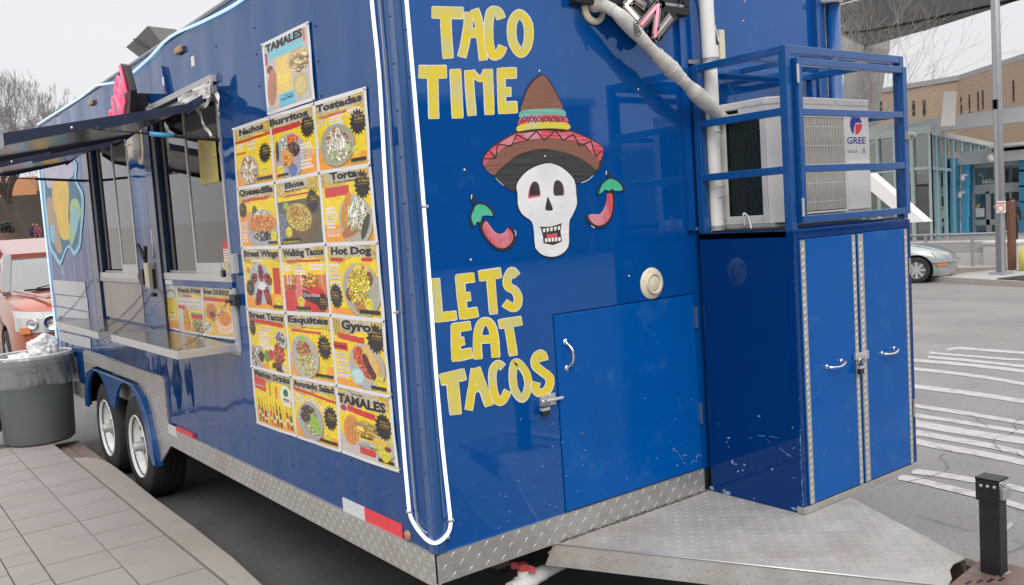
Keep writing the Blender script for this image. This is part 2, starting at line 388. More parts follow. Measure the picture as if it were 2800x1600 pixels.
# glass: partly see-through, partly mirror
def glass_mat(name, tint, mirror, rough=.02):
    m = bpy.data.materials.new(name); m.use_nodes = True; n, l = m.node_tree.nodes, m.node_tree.links; n.remove(n['Principled BSDF'])
    o = n['Material Output']; tr = n.new('ShaderNodeBsdfTransparent'); tr.inputs[0].default_value = (*tint, 1); g = n.new('ShaderNodeBsdfGlossy'); g.inputs['Roughness'].default_value = rough
    fr = n.new('ShaderNodeFresnel'); fr.inputs['IOR'].default_value = 1.55; a = n.new('ShaderNodeMath'); a.operation = 'MULTIPLY_ADD'; a.inputs[1].default_value = 1.6; a.inputs[2].default_value = mirror; a.use_clamp = True
    l.new(fr.outputs[0], a.inputs[0]); mx = n.new('ShaderNodeMixShader'); l.new(a.outputs[0], mx.inputs[0]); l.new(tr.outputs[0], mx.inputs[1]); l.new(g.outputs[0], mx.inputs[2]); l.new(mx.outputs[0], o.inputs['Surface'])
    M[name] = m; return m
glass_mat('glass', (.72, .75, .74), .03); glass_mat('glass_dark', (.40, .41, .40), .04)
P_('jamb_paint', (.006, .030, .10), .3, coat=.6, noise=.15, nscale=20); glass_mat('glass_green', (.16, .30, .29), .16); glass_mat('glass_car', (.35, .38, .38), .18); glass_mat('clear_film', (.9, .9, .9), .10, .25)
def film_mat(name, col, a, rough=.25):
    m = mat(name, col, rough, alpha=a, bump=.004, bscale=25, stretch=(1, 1, .3)); M[name] = m; return m
film_mat('liner', (.62, .64, .66), .24)
# vertex-coloured print
def print_mat(name, rough=.35):
    m = bpy.data.materials.new(name); m.use_nodes = True; n, l = m.node_tree.nodes, m.node_tree.links; b = n['Principled BSDF']
    a = n.new('ShaderNodeAttribute'); a.attribute_name = 'print'; l.new(a.outputs['Color'], b.inputs['Base Color']); b.inputs['Roughness'].default_value = rough
    b.inputs['Specular IOR Level'].default_value = .3; b.inputs['Coat Weight'].default_value = .25; b.inputs['Coat Roughness'].default_value = .12
    M[name] = m; return m
print_mat('print')
P_('ink_black', (.02, .018, .016), .45); P_('ink_halo', (.48, .47, .44), .45); P_('ink_gold', (.45, .30, .06), .45); P_('ink_yellow', (.72, .62, .08), .45); P_('ink_white', (.7, .7, .7), .45); P_('ink_red', (.6, .05, .05), .45); P_('ink_grey', (.3, .3, .3), .45)
P_('sheet_border', (.72, .72, .73), .22, coat=.5)
P_('print_yellow_sheet', (.55, .47, .12), .6, noise=.05)
# setting
P_('asphalt', (.245, .235, .226), .85, noise=.20, nscale=.8, bump=.006, bscale=130, bdet=6, nz2=(70, .38, .72, (.15, .143, .136)))
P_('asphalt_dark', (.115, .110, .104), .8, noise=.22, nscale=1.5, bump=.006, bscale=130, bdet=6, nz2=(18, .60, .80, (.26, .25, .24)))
P_('road_white', (.43, .405, .395), .7, noise=.12, nscale=30, bump=.002, bscale=120, nz2=(9, .50, .66, (.28, .27, .26)))
P_('crack', (.10, .095, .09), .9)
P_('paver', (.345, .308, .285), .8, noise=.06, nscale=5, bump=.0012, bscale=220, nz2=(2.3, .5, .8, (.27, .235, .215)))
P_('paver_pale', (.358, .320, .298), .8, noise=.06, nscale=5, bump=.0012, bscale=220, nz2=(1.9, .5, .8, (.28, .245, .225)))
P_('paver_dark', (.332, .296, .273), .8, noise=.06, nscale=5, bump=.0012, bscale=220)
P_('grout', (.11, .10, .092), .95, noise=.2, nscale=40)
P_('kerb', (.365, .325, .285), .85, noise=.07, nscale=7, bump=.003, bscale=110, nz2=(3, .52, .8, (.30, .25, .22)))
P_('brick_red', (.27, .205, .175), .85, noise=.2, nscale=20)
P_('concrete', (.36, .345, .325), .8, noise=.07, nscale=2, bump=.003, bscale=60)
P_('pale_stone', (.52, .50, .48), .8, noise=.05, nscale=1.2)
P_('tan_brick', (.36, .265, .190), .85, noise=.09, nscale=1.6, stretch=(1, 1, 9), bump=.03, bscale=1.5)
P_('slit', (.03, .025, .02), .5)
P_('roof_edge', (.30, .295, .295), .6)
P_('soffit', (.105, .115, .125), .6, noise=.05, nscale=.3, stretch=(1, 1, 1))
P_('soffit_pale', (.17, .175, .18), .65, noise=.05, nscale=.3)
P_('pier', (.34, .34, .33), .8, noise=.05, nscale=.8)
P_('mullion', (.42, .50, .49), .5, metal=.2); P_('mullion_blue', (.33, .50, .56), .5)
P_('panel_blue', (.04, .27, .46), .5, noise=.04, nscale=1); P_('panel_sky', (.15, .55, .82), .5, noise=.04, nscale=1)
P_('door_frame', (.42, .43, .44), .5); P_('white_beam', (.80, .78, .76), .6); P_('fascia', (.55, .56, .57), .6)
P_('rail_steel', (.36, .34, .33), .5, metal=.3); P_('galv', (.34, .35, .37), .5, metal=.35, noise=.05, nscale=4)
P_('car_silver', (.33, .36, .37), .25, metal=.35, coat=1, coat_r=.03); P_('car_orange', (.42, .115, .065), .28, metal=.25, coat=1, coat_r=.03)
P_('car_grey_plastic', (.22, .22, .22), .5); P_('lamp_clear', (.50, .50, .48), .12, coat=1); P_('lamp_amber', (.65, .2, .05), .2, coat=1)
P_('bark', (.085, .066, .05), .9, noise=.25, nscale=6, bump=.01, bscale=25); P_('twig', (.27, .235, .215), .9); P_('twig_far', (.24, .225, .215), .9)
P_('wood_post', (.13, .055, .035), .8, noise=.2, nscale=10); P_('hydrant_yellow', (.62, .56, .12), .5)
P_('sunshade', (.27, .27, .265), .4)
P_('skin', (.35, .2, .14), .5); P_('cloth_black', (.015, .014, .018), .8); P_('cloth_navy', (.03, .03, .06), .8); P_('cloth_red', (.22, .06, .07), .8)
P_('roof_orange', (.50, .24, .11), .7); P_('white_wall', (.42, .42, .41), .7, noise=.04, nscale=.5); P_('window_dark', (.05, .055, .06), .25, coat=.4)
P_('planter', (.16, .10, .075), .8, noise=.12, nscale=2); P_('shrub', (.03, .04, .025), .9)
P_('facade_brown', (.07, .052, .043), .85, noise=.12, nscale=.5); P_('facade_grey', (.15, .145, .14), .85, noise=.1, nscale=.5)

# ------------------------------------------------------------------ ground, pavement, kerb
def ax_steps(vals): return vals
xs = sorted(set([-220, -120, -70, -40, -20, -10, -5, -2, 0, .6, 1.1, 1.6, 2.1, 2.6, 3.1, 3.6, 4, 5, 6, 7, 8, 9, 10, 11, 13, 15, 17, 19, 22, 28, 40, 70, 130, 260]))
ys = sorted(set([-120, -60, -30, -10, -4, 0, 3, 6.0, 6.2, 6.5, 6.8, 7.1, 7.4] + [6.2 + 1.5*i for i in range(1, 21)] + [40, 46, 54, 64, 82, 110, 150, 260]))
V = [(x, y, zg(x, y)) for y in ys for x in xs]; nx = len(xs)
Fg = [(j*nx+i, j*nx+i+1, (j+1)*nx+i+1, (j+1)*nx+i) for j in range(len(ys)-1) for i in range(nx-1)]
me = bpy.data.meshes.new('road'); me.from_pydata(V, [], Fg); me.materials.append(M['asphalt'])
road = bpy.data.objects.new('road', me); COL.objects.link(road); tag(road, kind='structure')

SWZ = 0.12
mb = MB()   # pavement bed following the slope of the street
ysw = [-12, -4, 0, 6.0, 6.8, 7.6, 9, 11, 13, 16, 20, 25, 32, 36.2, 44, 58, 80]
for a, b_ in zip(ysw[:-1], ysw[1:]):
    xr = -0.262 if b_ <= 6.0 else -0.75
    mb.hexa([(-26, a, (zg(0, a)+.045)-.3), (xr, a, (zg(0, a)+.045)-.3), (xr, b_, (zg(0, b_)+.045)-.3), (-26, b_, (zg(0, b_)+.045)-.3),
             (-26, a, (zg(0, a)+.045)+SWZ-.014), (xr, a, (zg(0, a)+.045)+SWZ-.014), (xr, b_, (zg(0, b_)+.045)+SWZ-.014), (-26, b_, (zg(0, b_)+.045)+SWZ-.014)])
sidewalk = mb.build('pavement', M['grout']); tag(sidewalk, kind='structure')
mb = MB(); zt2 = SWZ-.001   # plain concrete beyond the laid units
mb.box(-26, -12, SWZ-.05, -1.945, 6.0, zt2).box(-1.945, -12, SWZ-.05, -.262, .752, zt2)
for a, b_ in zip(ysw[3:-1], ysw[4:]):
    xr = -.75; mb.hexa([(-26, a, (zg(0, a)+.045)+.05), (xr, a, (zg(0, a)+.045)+.05), (xr, b_, (zg(0, b_)+.045)+.05), (-26, b_, (zg(0, b_)+.045)+.05), (-26, a, (zg(0, a)+.045)+zt2), (xr, a, (zg(0, a)+.045)+zt2), (xr, b_, (zg(0, b_)+.045)+zt2), (-26, b_, (zg(0, b_)+.045)+zt2)])
pl_ = mb.build('slab', M['paver'], sidewalk); 
# concrete paving units, each laid on the bed
def paver_mesh(w, l, name, mt):
    b_ = bmesh.new(); bmesh.ops.create_cube(b_, size=1.0)
    for v in b_.verts: v.co = Vector((v.co.x*w, v.co.y*l, v.co.z*.02))
    me_ = bpy.data.meshes.new(name); b_.to_mesh(me_); b_.free(); me_.materials.append(mt); return me_
big = [paver_mesh(.2975, .3255, 'paver', M[k]) for k in ('paver', 'paver', 'paver_pale', 'paver_dark')]
small = [paver_mesh(.1445, .1700, 'paver', M[k]) for k in ('paver', 'paver_pale', 'paver_dark')]
cols = [(-.4165, big, .333), (-.7195, big, .333), (-.9475, small, .1765)] + [(-1.175-.305*i, big, .333) for i in range(3)]
for ci, (cx_, meshes, pitch) in enumerate(cols):
    n_ = int((6.0-0.75)/pitch); 
    for k in range(n_):
        yy = .76 + pitch*(k+.5) + (.02 if meshes is small else 0)
        o = bpy.data.objects.new('paver', random.choice(meshes)); o.parent = sidewalk; COL.objects.link(o)
        o.location = (cx_, yy, SWZ-.010+random.uniform(-.0012, .0012)); o.rotation_euler = (random.uniform(-.002, .002), random.uniform(-.002, .002), random.uniform(-.002, .002))
# kerb with a rounded end
out = [(-.252, -4), (-.150, -4), (-.145, .9), (-.128, 1.324), (-.100, 1.81), (-.089, 2.43), (-.087, 3.23), (-.070, 4.08), (-.070, 4.45), (-.100, 4.66), (-.155, 4.79), (-.21, 4.85), (-.252, 4.87)]
mb = MB(); n_ = len(out)
zt = SWZ
ins = []
for i, (x, y) in enumerate(out):
    if x > -.24: ins.append((x-.018, y-(.012 if y > 4.4 else 0)))
    else: ins.append((x, y))
mb.poly([(x, y, zt) for x, y in ins])
for i in range(n_):
    j = (i+1) % n_
    mb.quad((*ins[i], zt), (*ins[j], zt), (*out[j], zt-.018), (*out[i], zt-.018)); mb.quad((*out[i], zt-.018), (*out[j], zt-.018), (*out[j], -.09), (*out[i], -.09))
kerb = mb.build('kerb', M['kerb']); tag(kerb, kind='structure')
# red brick units in the gap past the kerb end
mb = MB(); mb.box(-.255, 4.4, -.05, -.02, 5.9, .045)
o = mb.build('brick_bed', M['grout'], sidewalk)
bm_ = paver_mesh(.105, .215, 'brick', M['brick_red'])
for i in range(2):
    for j in range(6):
        o = bpy.data.objects.new('brick', bm_); o.parent = sidewalk; COL.objects.link(o); o.location = (-.195+.112*i, 4.62+.222*j, .043)

# painted road lines, traced where they lie on the road
def g4(x, y): return (2400+x/2.9125, 900+y/2.9125)
lines = [((555,165),(640,152),(820,163),(1165,190),16), ((410,188),(700,212),(950,232),(1165,245),13), ((400,222),(620,240),(900,268),(1165,295),17),
         ((200,240),(400,256),(800,292),(1165,335),20), ((200,308),(400,328),(800,375),(1165,436),20), ((200,445),(400,468),(800,520),(1165,575),27),
         ((200,592),(310,610),(760,680),(1165,748),24), ((200,672),(500,715),(860,772),(1165,822),24), ((200,728),(400,768),(900,850),(1165,890),42),
         ((200,805),(560,868),(900,930),(1165,990),34), ((200,870),(480,930),(900,1005),(1165,1062),36), ((270,1128),(480,1155),(750,1200),(1000,1240),34),
         ((160,1175),(350,1212),(750,1310),(1000,1370),38)]
mk = MB()
for *pts, w in lines:
    w *= 1.25; P4 = catmull([p for p in pts], closed=False, n=6)
    up, lo = [], []
    for (x, y) in P4:
        j1, j2 = random.uniform(-1.5, 1.5), random.uniform(-1.5, 1.5)
        up.append(onG(*g4(x, y-w/2+j1), .004)); lo.append(onG(*g4(x, y+w/2+j2), .004))
    d = (up[0]-up[1]).normalized()
    for i in range(len(up)-1): mk.quad(up[i], up[i+1], lo[i+1], lo[i])
    dd = (up[-1]-up[-2]).normalized()   # the lines run on past the frame
    mk.quad(up[-1], up[-1]+dd*3, lo[-1]+dd*3, lo[-1])
crossing = mk.build('crosswalk', M['road_white'], fixn=False); tag(crossing, kind='structure')
def e_(x, y): return (2500+x/4.16, 1250+y/4.16)
cracks = [[g4(530,985),g4(490,1010),g4(530,1050),g4(570,1100),g4(530,1135),g4(400,1175),g4(230,1215),g4(60,1235)],
          [g4(1165,700),g4(1080,745),g4(1110,800),g4(1050,840),g4(940,860),g4(920,890),g4(940,930),g4(1000,975),g4(1100,975),g4(1165,1020)],
          [e_(20,650),e_(150,690),e_(330,745),e_(490,780),e_(620,825),e_(710,840)], [e_(1140,930),e_(1250,975)], [e_(1050,1090),e_(1180,1040),e_(1250,1000)], [e_(1130,570),e_(1250,630)],
          [g4(880,780),g4(760,690),g4(600,640)], [g4(450,930),g4(600,975),g4(700,1000),g4(1000,1050)]]
mk = MB()
for c_ in cracks:
    P4 = []
    for a, b_ in zip(c_[:-1], c_[1:]):
        for t in (0, .25, .5, .75): P4.append((a[0]+(b_[0]-a[0])*t+random.uniform(-2.5, 2.5)*(t > 0), a[1]+(b_[1]-a[1])*t+random.uniform(-1.5, 1.5)*(t > 0)))
    P4.append(c_[-1]); Q = [onG(x, y, .0075) for x, y in P4]
    for i in range(len(Q)-1):
        d = (Q[i+1]-Q[i]); nrm = Vector((-d.y, d.x, 0)).normalized(); w0 = random.uniform(.001, .0032); w1 = random.uniform(.001, .0032)
        mk.quad(Q[i]-nrm*w0, Q[i+1]-nrm*w1, Q[i+1]+nrm*w1, Q[i]+nrm*w0)
ck = mk.build('crack', M['crack'], road, fixn=False); tag(ck, kind='stuff')

# the street behind the camera: it closes the place and is what the glossy paint mirrors
def block(name, x0, y0, x1, y1, h, mt, label, win=True, face='x+', z0=-.2):
    t = thing(name, label, 'building', ((x0+x1)/2, (y0+y1)/2, 0), None)
    MB().box(x0, y0, z0, x1, y1, h).build('wall', mt, t)
    MB().box(x0-.2, y0-.2, h, x1+.2, y1+.2, h+.35).build('roof', M['roof_edge'], t)
    L = (y1-y0) if face[0] == 'x' else (x1-x0); n_ = int(L/3.4); fl = int(h/3.3)
    wm = None
    for k in range(n_):
        for f_ in range(fl):
            u0 = (k+.28)*L/n_; u1 = (k+.72)*L/n_; za = 1.0+f_*3.3; zb = za+1.6
            m_ = MB()
            if face == 'x+': m_.box(x1, y0+u0, za, x1+.06, y0+u1, zb)
            elif face == 'y+': m_.box(x0+u0, y1, za, x0+u1, y1+.06, zb)
            m_.build('window', M['window_dark'], t)
    return t
block('brick_building', -34, -14, -25, 13, 4.6, M['facade_brown'], 'brown brick building across the plaza behind the viewer, left of the pavement')
block('shop_building', -24, -46, -3, -38, 9.0, M['facade_grey'], 'grey shop building at the end of the street behind the viewer', face='y+')
block('office_building', 2, -40, 30, -32, 7.2, M['facade_brown'], 'wide brown office building behind the viewer across the road', face='y+')
block('low_shop', 32, -41, 58, -33, 5.0, M['facade_grey'], 'low grey shop beside the brown office building behind the viewer', face='y+')

# dark gutter asphalt, also painting shade under the trailer, with pale scuffs
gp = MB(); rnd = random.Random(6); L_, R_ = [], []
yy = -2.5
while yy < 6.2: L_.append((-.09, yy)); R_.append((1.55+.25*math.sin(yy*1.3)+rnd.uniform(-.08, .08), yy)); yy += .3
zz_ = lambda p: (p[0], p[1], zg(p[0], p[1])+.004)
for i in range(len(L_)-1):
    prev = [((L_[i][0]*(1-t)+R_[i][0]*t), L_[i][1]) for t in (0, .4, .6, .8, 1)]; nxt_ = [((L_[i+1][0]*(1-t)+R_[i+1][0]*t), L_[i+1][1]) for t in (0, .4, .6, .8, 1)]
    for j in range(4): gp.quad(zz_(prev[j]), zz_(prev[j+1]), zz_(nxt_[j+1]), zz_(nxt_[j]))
gp.build('gutter_shade_patch', M['asphalt_dark'], road, fixn=False)

# ------------------------------------------------------------------ the food trailer
W, LEN, ZT, ZB, H = 2.42, 6.43, .573, .460, 2.812
FT = thing('food_trailer', 'blue food trailer with painted skull, yellow hand lettering and fold-down serving windows', 'food trailer', (1.2, 3.2, 0))
# side wall built round its openings: two serving windows and the wheel arches
WA, WB, WC, WD = 1.745, 2.925, 3.45, 4.50     # window 2 y-range, window 1 y-range
WZ0, WZ1 = 1.50, 2.46
def panel(y0, y1, z0, z1, name='side_panel'):
    mb = MB(); ny = max(1, int((y1-y0)/.12)); nz_ = max(1, int((z1-z0)/.12))
    mb.box(0, y0+.0006, z0, .045, y1-.0006, z1)
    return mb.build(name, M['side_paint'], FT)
panel(0.0, .60, ZT, H-.02); panel(.60, 1.20, ZT, H-.02); panel(1.20, WA, ZT, H-.02)
panel(WA, WB, WZ1, H-.02); panel(WA, WB, ZT, WZ0)
panel(WB, WC, .86, H-.02); panel(WB, 3.30, ZT, .86)
panel(WC, WD, WZ1, H-.02); panel(WC, WD, .86, WZ0)
panel(WD, 5.35, .86, H-.02); panel(5.35, LEN, ZT, H-.02); 
# other walls, floor, roof
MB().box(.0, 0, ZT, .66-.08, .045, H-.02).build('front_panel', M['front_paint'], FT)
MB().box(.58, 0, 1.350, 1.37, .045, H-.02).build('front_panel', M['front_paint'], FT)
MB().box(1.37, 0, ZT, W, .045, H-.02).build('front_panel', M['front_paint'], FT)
MB().box(.58, .012, ZT, 1.37, .045, 1.350).build('door_recess', M['black'], FT)
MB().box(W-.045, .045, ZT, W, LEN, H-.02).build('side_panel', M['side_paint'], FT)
MB().box(.045, LEN-.045, ZT, W-.045, LEN, H-.02).build('rear_panel', M['side_paint'], FT)
MB().box(.0, .0, .50, W, 3.3, .57).box(.3, 3.3, .50, W-.3, 5.35, .57).box(0, 5.35, .50, W, LEN, .57).build('floor_panel', M['under_dark'], FT)
MB().box(.28, 3.3, .3, .30, 5.35, .86).box(0.02, 3.3, .84, .3, 5.35, .858).box(.02, 3.285, .45, .3, 3.30, .86).box(.02, 5.35, .45, .3, 5.365, .86).build('wheel_well', M['under_dark'], FT)
MB().box(-.012, -.012, H-.02, W+.012, LEN+.012, H).build('roof', M['roof_strip'], FT, bevel=.008)
MB().box(.05, .05, 2.76, W-.05, LEN-.05, 2.77).build('ceiling', M['box_white'], FT)
# frame rails and cross members under the floor
mb = MB()
for x in (.35, 2.0): mb.box(x, .15, .38, x+.06, LEN-.1, .50)
for y in [.3+.6*i for i in range(10)]: mb.box(.06, y, .42, W-.06, y+.04, .50)
mb.build('chassis', M['rust'], FT)
mb = MB(); mb.tube([(.1, 3.915, .315), (2.3, 3.915, .315)], .03); mb.tube([(.1, 4.8, .315), (2.3, 4.8, .315)], .03); mb.build('axle', M['under_dark'], FT)
MB().box(.62, .55, .15, 2.1, 1.9, .40).build('light_blocker', M['under_dark'], FT, bevel=.02)  # two dark boxes added to stop light passing under the floor
MB().box(.75, 2.0, .17, 2.1, 3.2, .40).build('light_blocker', M['under_dark'], FT, bevel=.02)
MB().box(W-.02, .3, .24, W, 3.25, .50).box(W-.02, 5.4, .24, W, 6.3, .50).build('far_light_blocker', M['under_dark'], FT)  # dark panels added to keep out light from the far side
# interior seen through the windows
MB().box(1.9, .8, .58, 2.3, 5.8, 1.35).build('counter', M['interior'], FT)
MB().box(1.75, 1.0, 1.8, 2.3, 5.6, 1.83).box(1.7, 2.4, 2.15, 2.35, 4.2, 2.5).build('hood_and_shelf', M['alu_matt'], FT)
MB().box(.055, .9, .58, .5, 4.7, 1.44).build('counter', M['interior'], FT)
MB().box(.95, 1.9, 1.2, 1.0, 3.1, 2.45).build('pale_backing', M['box_white'], FT)  # pale panel added close behind the window to make it less black
MB().box(1.0, 3.6, .58, 1.7, 4.4, 2.35).build('refrigerator', M['interior'], FT)

# diamond plate with raised lugs
def plate_lugs(mb, org, u, v, nrm, Lu, Lv, pitch=.034, m=1, inside=None, size=1.0, off=0.0):
    org, u, v, nrm = Vector(org), Vector(u).normalized(), Vector(v).normalized(), Vector(nrm).normalized()
    i_ = 0; nu = int(Lu/pitch)+1; nv = int(Lv/pitch)+1
    for i in range(nu):
        for j in range(nv):
            a, b_ = (i+.5)*pitch, (j+.5)*pitch
            if a > Lu-.008 or b_ > Lv-.008: continue
            if inside and not inside(a, b_): continue
            sgn = 1 if (i+j) % 2 else -1
            dx, dy = math.cos(math.pi/4*sgn), math.sin(math.pi/4*sgn)
            L, wd, hh = .0125*size, .0034*size, .0016
            c = org+u*a+v*b_+nrm*off; D_ = u*dx+v*dy; N_ = u*-dy+v*dx
            k = len(mb.v)
            mb.v += [tuple(c-D_*L), tuple(c-N_*wd), tuple(c+D_*L), tuple(c+N_*wd), tuple(c-D_*L*.45+nrm*hh), tuple(c+D_*L*.45+nrm*hh)]
            for f in ((0,1,4),(1,5,4),(1,2,5),(2,3,5),(3,4,5),(3,0,4)): mb.f.append(tuple(k+q for q in f)); mb.m.append(m)
mb = MB()
mb.box(-.012, -.012, ZB, .0, 3.10, ZT+.006); plate_lugs(mb, (-.012, 0, ZB), (0,1,0), (0,0,1), (-1,0,0), 3.10, .125, .030, size=.8)
mb.build('side_skirt', [M['diamond'], M['lug']], FT, fixn=False)
mb = MB(); mb.box(-.011, 5.36, ZB, .0, LEN, ZT+.004); plate_lugs(mb, (-.011, 5.36, ZB), (0,1,0), (0,0,1), (-1,0,0), 1.05, .12, .030, size=.8)
mb.build('side_skirt', [M['diamond'], M['lug']], FT, fixn=False)
mb = MB(); mb.box(-.012, -.0125, ZB+.018, 1.37, .0, ZT+.006); plate_lugs(mb, (0, -.0125, ZB+.018), (1,0,0), (0,0,1), (0,-1,0), 1.37, .108, .036, size=1.05)
mb.build('front_skirt', [M['diamond'], M['lug']], FT, fixn=False)
# plate over the wheels
mb = MB()
arch_o = [(3.098, ZT-.12), (3.098, .86), (3.125, .888), (5.30, .888), (5.36, .86), (5.36, ZT-.12)]
arch_i = [(5.27, .46), (5.255, .62), (5.12, .755), (4.9, .79), (3.75, .79), (3.52, .70), (3.40, .50), (3.355, .30)]
pts = [(-.010, y, z) for y, z in arch_o] + [(-.010, y, z) for y, z in arch_i]
mb.prism(pts, (.010, 0, 0))
def in_arch(a, b_):
    y, z = 3.10+a, .46+b_
    if z > .875: return False
    if z > .80: return True
    if y < 3.52: return y < 3.335+max(0, (z-.46))*.42 - .01
    return False
plate_lugs(mb, (-.010, 3.10, .46), (0,1,0), (0,0,1), (-1,0,0), 2.25, .43, .030, inside=in_arch, size=.8)
mb.build('arch_plate', [M['diamond'], M['lug']], FT, fixn=False)
# tandem fender
def arc(cy, cz, r_, a0, a1, n=12): return [(cy+r_*math.cos(R(a0+(a1-a0)*i/n)), cz+r_*math.sin(R(a0+(a1-a0)*i/n))) for i in range(n+1)]
Y1, Y2, ZW = 3.915, 4.80, .315
ZF = .345
outer = [(3.335, .285), (3.375, .45), (3.45, .61), (3.56, .715), (3.72, .775), (4.35, .775), (4.92, .77), (5.10, .725), (5.22, .60), (5.26, .44)]
inner2 = arc(Y2, ZF, .425, 12, 150); inner1 = arc(Y1, ZF, .425, 30, 180)
inn = [p for p in inner2] + [(4.36, .545)] + [p for p in inner1] + [(3.42, .285)]
mb = MB(); XF = -.045
face = [(XF, y, z) for y, z in outer] + [(XF, y, z) for y, z in inn]
mb.poly(face)
k = len(outer)
for i in range(k-1): mb.quad((XF, *outer[i]), (XF, *outer[i+1]), (.0, *outer[i+1]), (.0, *outer[i]))
for i in range(len(inn)-1): mb.quad((XF, *inn[i]), (XF, *inn[i+1]), (XF+.02, *inn[i+1]), (XF+.02, *inn[i]))
mb.build('fender', M['cage_paint'], FT, fixn=False)
MB().tube([(XF, y, z) for y, z in outer], .007, 6).build('fender_lip', M['cage_paint'], FT, smooth=True)
# wheels
def wheel(y, x, far=False):
    w_ = MB()
    sc_ = 1.04
    prof = [(.19, .0), (.215, -.018), (.29, -.022), (.325, -.012), (.343, .012), (.345, .04)]
    prof += [(.345, .16), (.343, .185), (.325, .205), (.25, .21), (.19, .20)]
    w_.lathe((x, y, ZW), (1, 0, 0), [(p_*sc_, q_) for p_, q_ in prof], 40)
    for gx in (.05, .085, .12, .155):      # tread grooves as raised ribs between them
        w_.lathe((x, y, ZW), (1, 0, 0), [(.358, gx-.012), (.363, gx-.010), (.363, gx+.010), (.358, gx+.012)], 40)
    ty = w_.build('tyre', M['rubber'], FT, smooth=True, auto=35)
    rm = MB()
    rm.lathe((x, y, ZW), (1, 0, 0), [(.213, -.004), (.222, -.016), (.217, -.023), (.207, -.015), (.202, .012), (.182, .03), (.172, .070), (.105, .050), (.072, .028), (.05, .026)], 36)
    for s_ in range(5):       # spoke pressings
        an = R(72*s_+20); c = Vector((x+.045, y+math.cos(an)*.115, ZW+math.sin(an)*.115)); d = Vector((0, math.cos(an), math.sin(an))); t_ = Vector((0, -math.sin(an), math.cos(an)))
        rm.obox(c, d*.052+Vector((.012, 0, 0)), t_*.034, Vector((.012, 0, 0)))
    sl = MB()
    for s_ in range(5):
        an = R(72*s_+56); d = Vector((0, math.cos(an), math.sin(an))); t_ = Vector((0, -math.sin(an), math.cos(an))); c = Vector((x+.029, y, ZW))
        sl.prism([c+d*.150-t_*.034, c+d*.150+t_*.034, c+d*.128+t_*.020, c+d*.122, c+d*.128-t_*.020], (.012, 0, 0))
    r_ = rm.build('rim', M['white_rim'], FT, smooth=True, auto=40)
    sl.build('hand_hole', M['black'], r_)
    hb = MB(); hb.lathe((x, y, ZW), (1, 0, 0), [(.0, -.05), (.026, -.048), (.034, -.035), (.034, .03)], 20); hb.build('hub', M['alu_matt'], r_, smooth=True, auto=40)
    lb = MB()
    for s_ in range(5):
        an = R(72*s_+56); lb.lathe((x+.03, y+math.cos(an)*.057, ZW+math.sin(an)*.057), (-1, 0, 0), [(.0, .02), (.009, .018), (.0095, 0)], 6)
        c = Vector((x+.034, y+math.cos(an)*.13, ZW+math.sin(an)*.13))
    lb.build('lug_nut', M['steel'], r_)
for y in (Y1, Y2): wheel(y, .015)
for y in (Y1, Y2):
    w_ = MB(); w_.lathe((W-.22, y, ZW), (1, 0, 0), [(.19, 0), (.3, -.01), (.345, .03), (.345, .17), (.3, .21), (.0, .2)], 30); w_.build('tyre', M['rubber'], FT, smooth=True, auto=35)
# corner trim, brushed over the edge
mb = MB(); mb.box(-.010, -.010, ZT+.006, .034, .0, H-.02).box(-.010, .0, ZT+.006, 0.0, .040, H-.02); mb.build('corner_trim', M['trim_blue'], FT, bevel=.005)
mb = MB()
for z in [.66+.155*i for i in range(14)]:
    mb.ball((.024, -.011, z), .0045, 6); mb.ball((-.011, .030, z+.05), .0045, 6)
mb.build('rivet', M['trim_blue'], FT)
# rivets along the panel seams
mb = MB()
for y in (.60, 1.20, WA-.06):
    for z in np.arange(.68, 2.75, .13):
        if y > 1.5 and z < 2.46: continue
        mb.ball((-.001, y+.012, z+random.uniform(-.01, .01)), .0045, 6)
for y in (3.02, 3.38, 4.6, 5.35, 5.95):
    for z in np.arange(1.0, 2.75, .16): mb.ball((-.001, y, z), .004, 6)
o = mb.build('side_rivet', M['dark_steel'], FT); o['kind'] = 'stuff'
mb = MB()
for p in [(1287, 711), (1475, 195), (1490, 428), (1550, 880), (1630, 1038), (1652, 870), (1270, 465), (1720, 755), (1745, 245), (1520, 1590)]:
    q = onY(*p, -.001)
    if q.z > .6: mb.ball(q, .0055, 8)
for p in [(2035, 5), (2032, 58)]: mb.ball(onY(*p, -.001), .005, 8)
mb.build('front_screw', M['steel'], FT, smooth=True)
# seam covers of the front: raised post strip beside the cabinet, right edge post and downpipe
MB().box(1.345, -.020, 1.62, 1.385, -.0005, H-.02).build('seam_strip', M['front_paint'], FT)
MB().box(W-.115, -.028, ZT, W-.055, -.0005, H-.02).build('edge_post', M['cage_paint'], FT)
MB().tube([(W-.005, -.045, ZT), (W-.005, -.045, 2.655)], .034, 14).build('corner_pipe', M['cage_paint'], FT, smooth=True)
MB().tube([(W-.02, -.04, 2.655), (W-.02, -.04, 2.69)], .062, 14).build('pipe_cap', M['pvc_white'], FT, smooth=True)

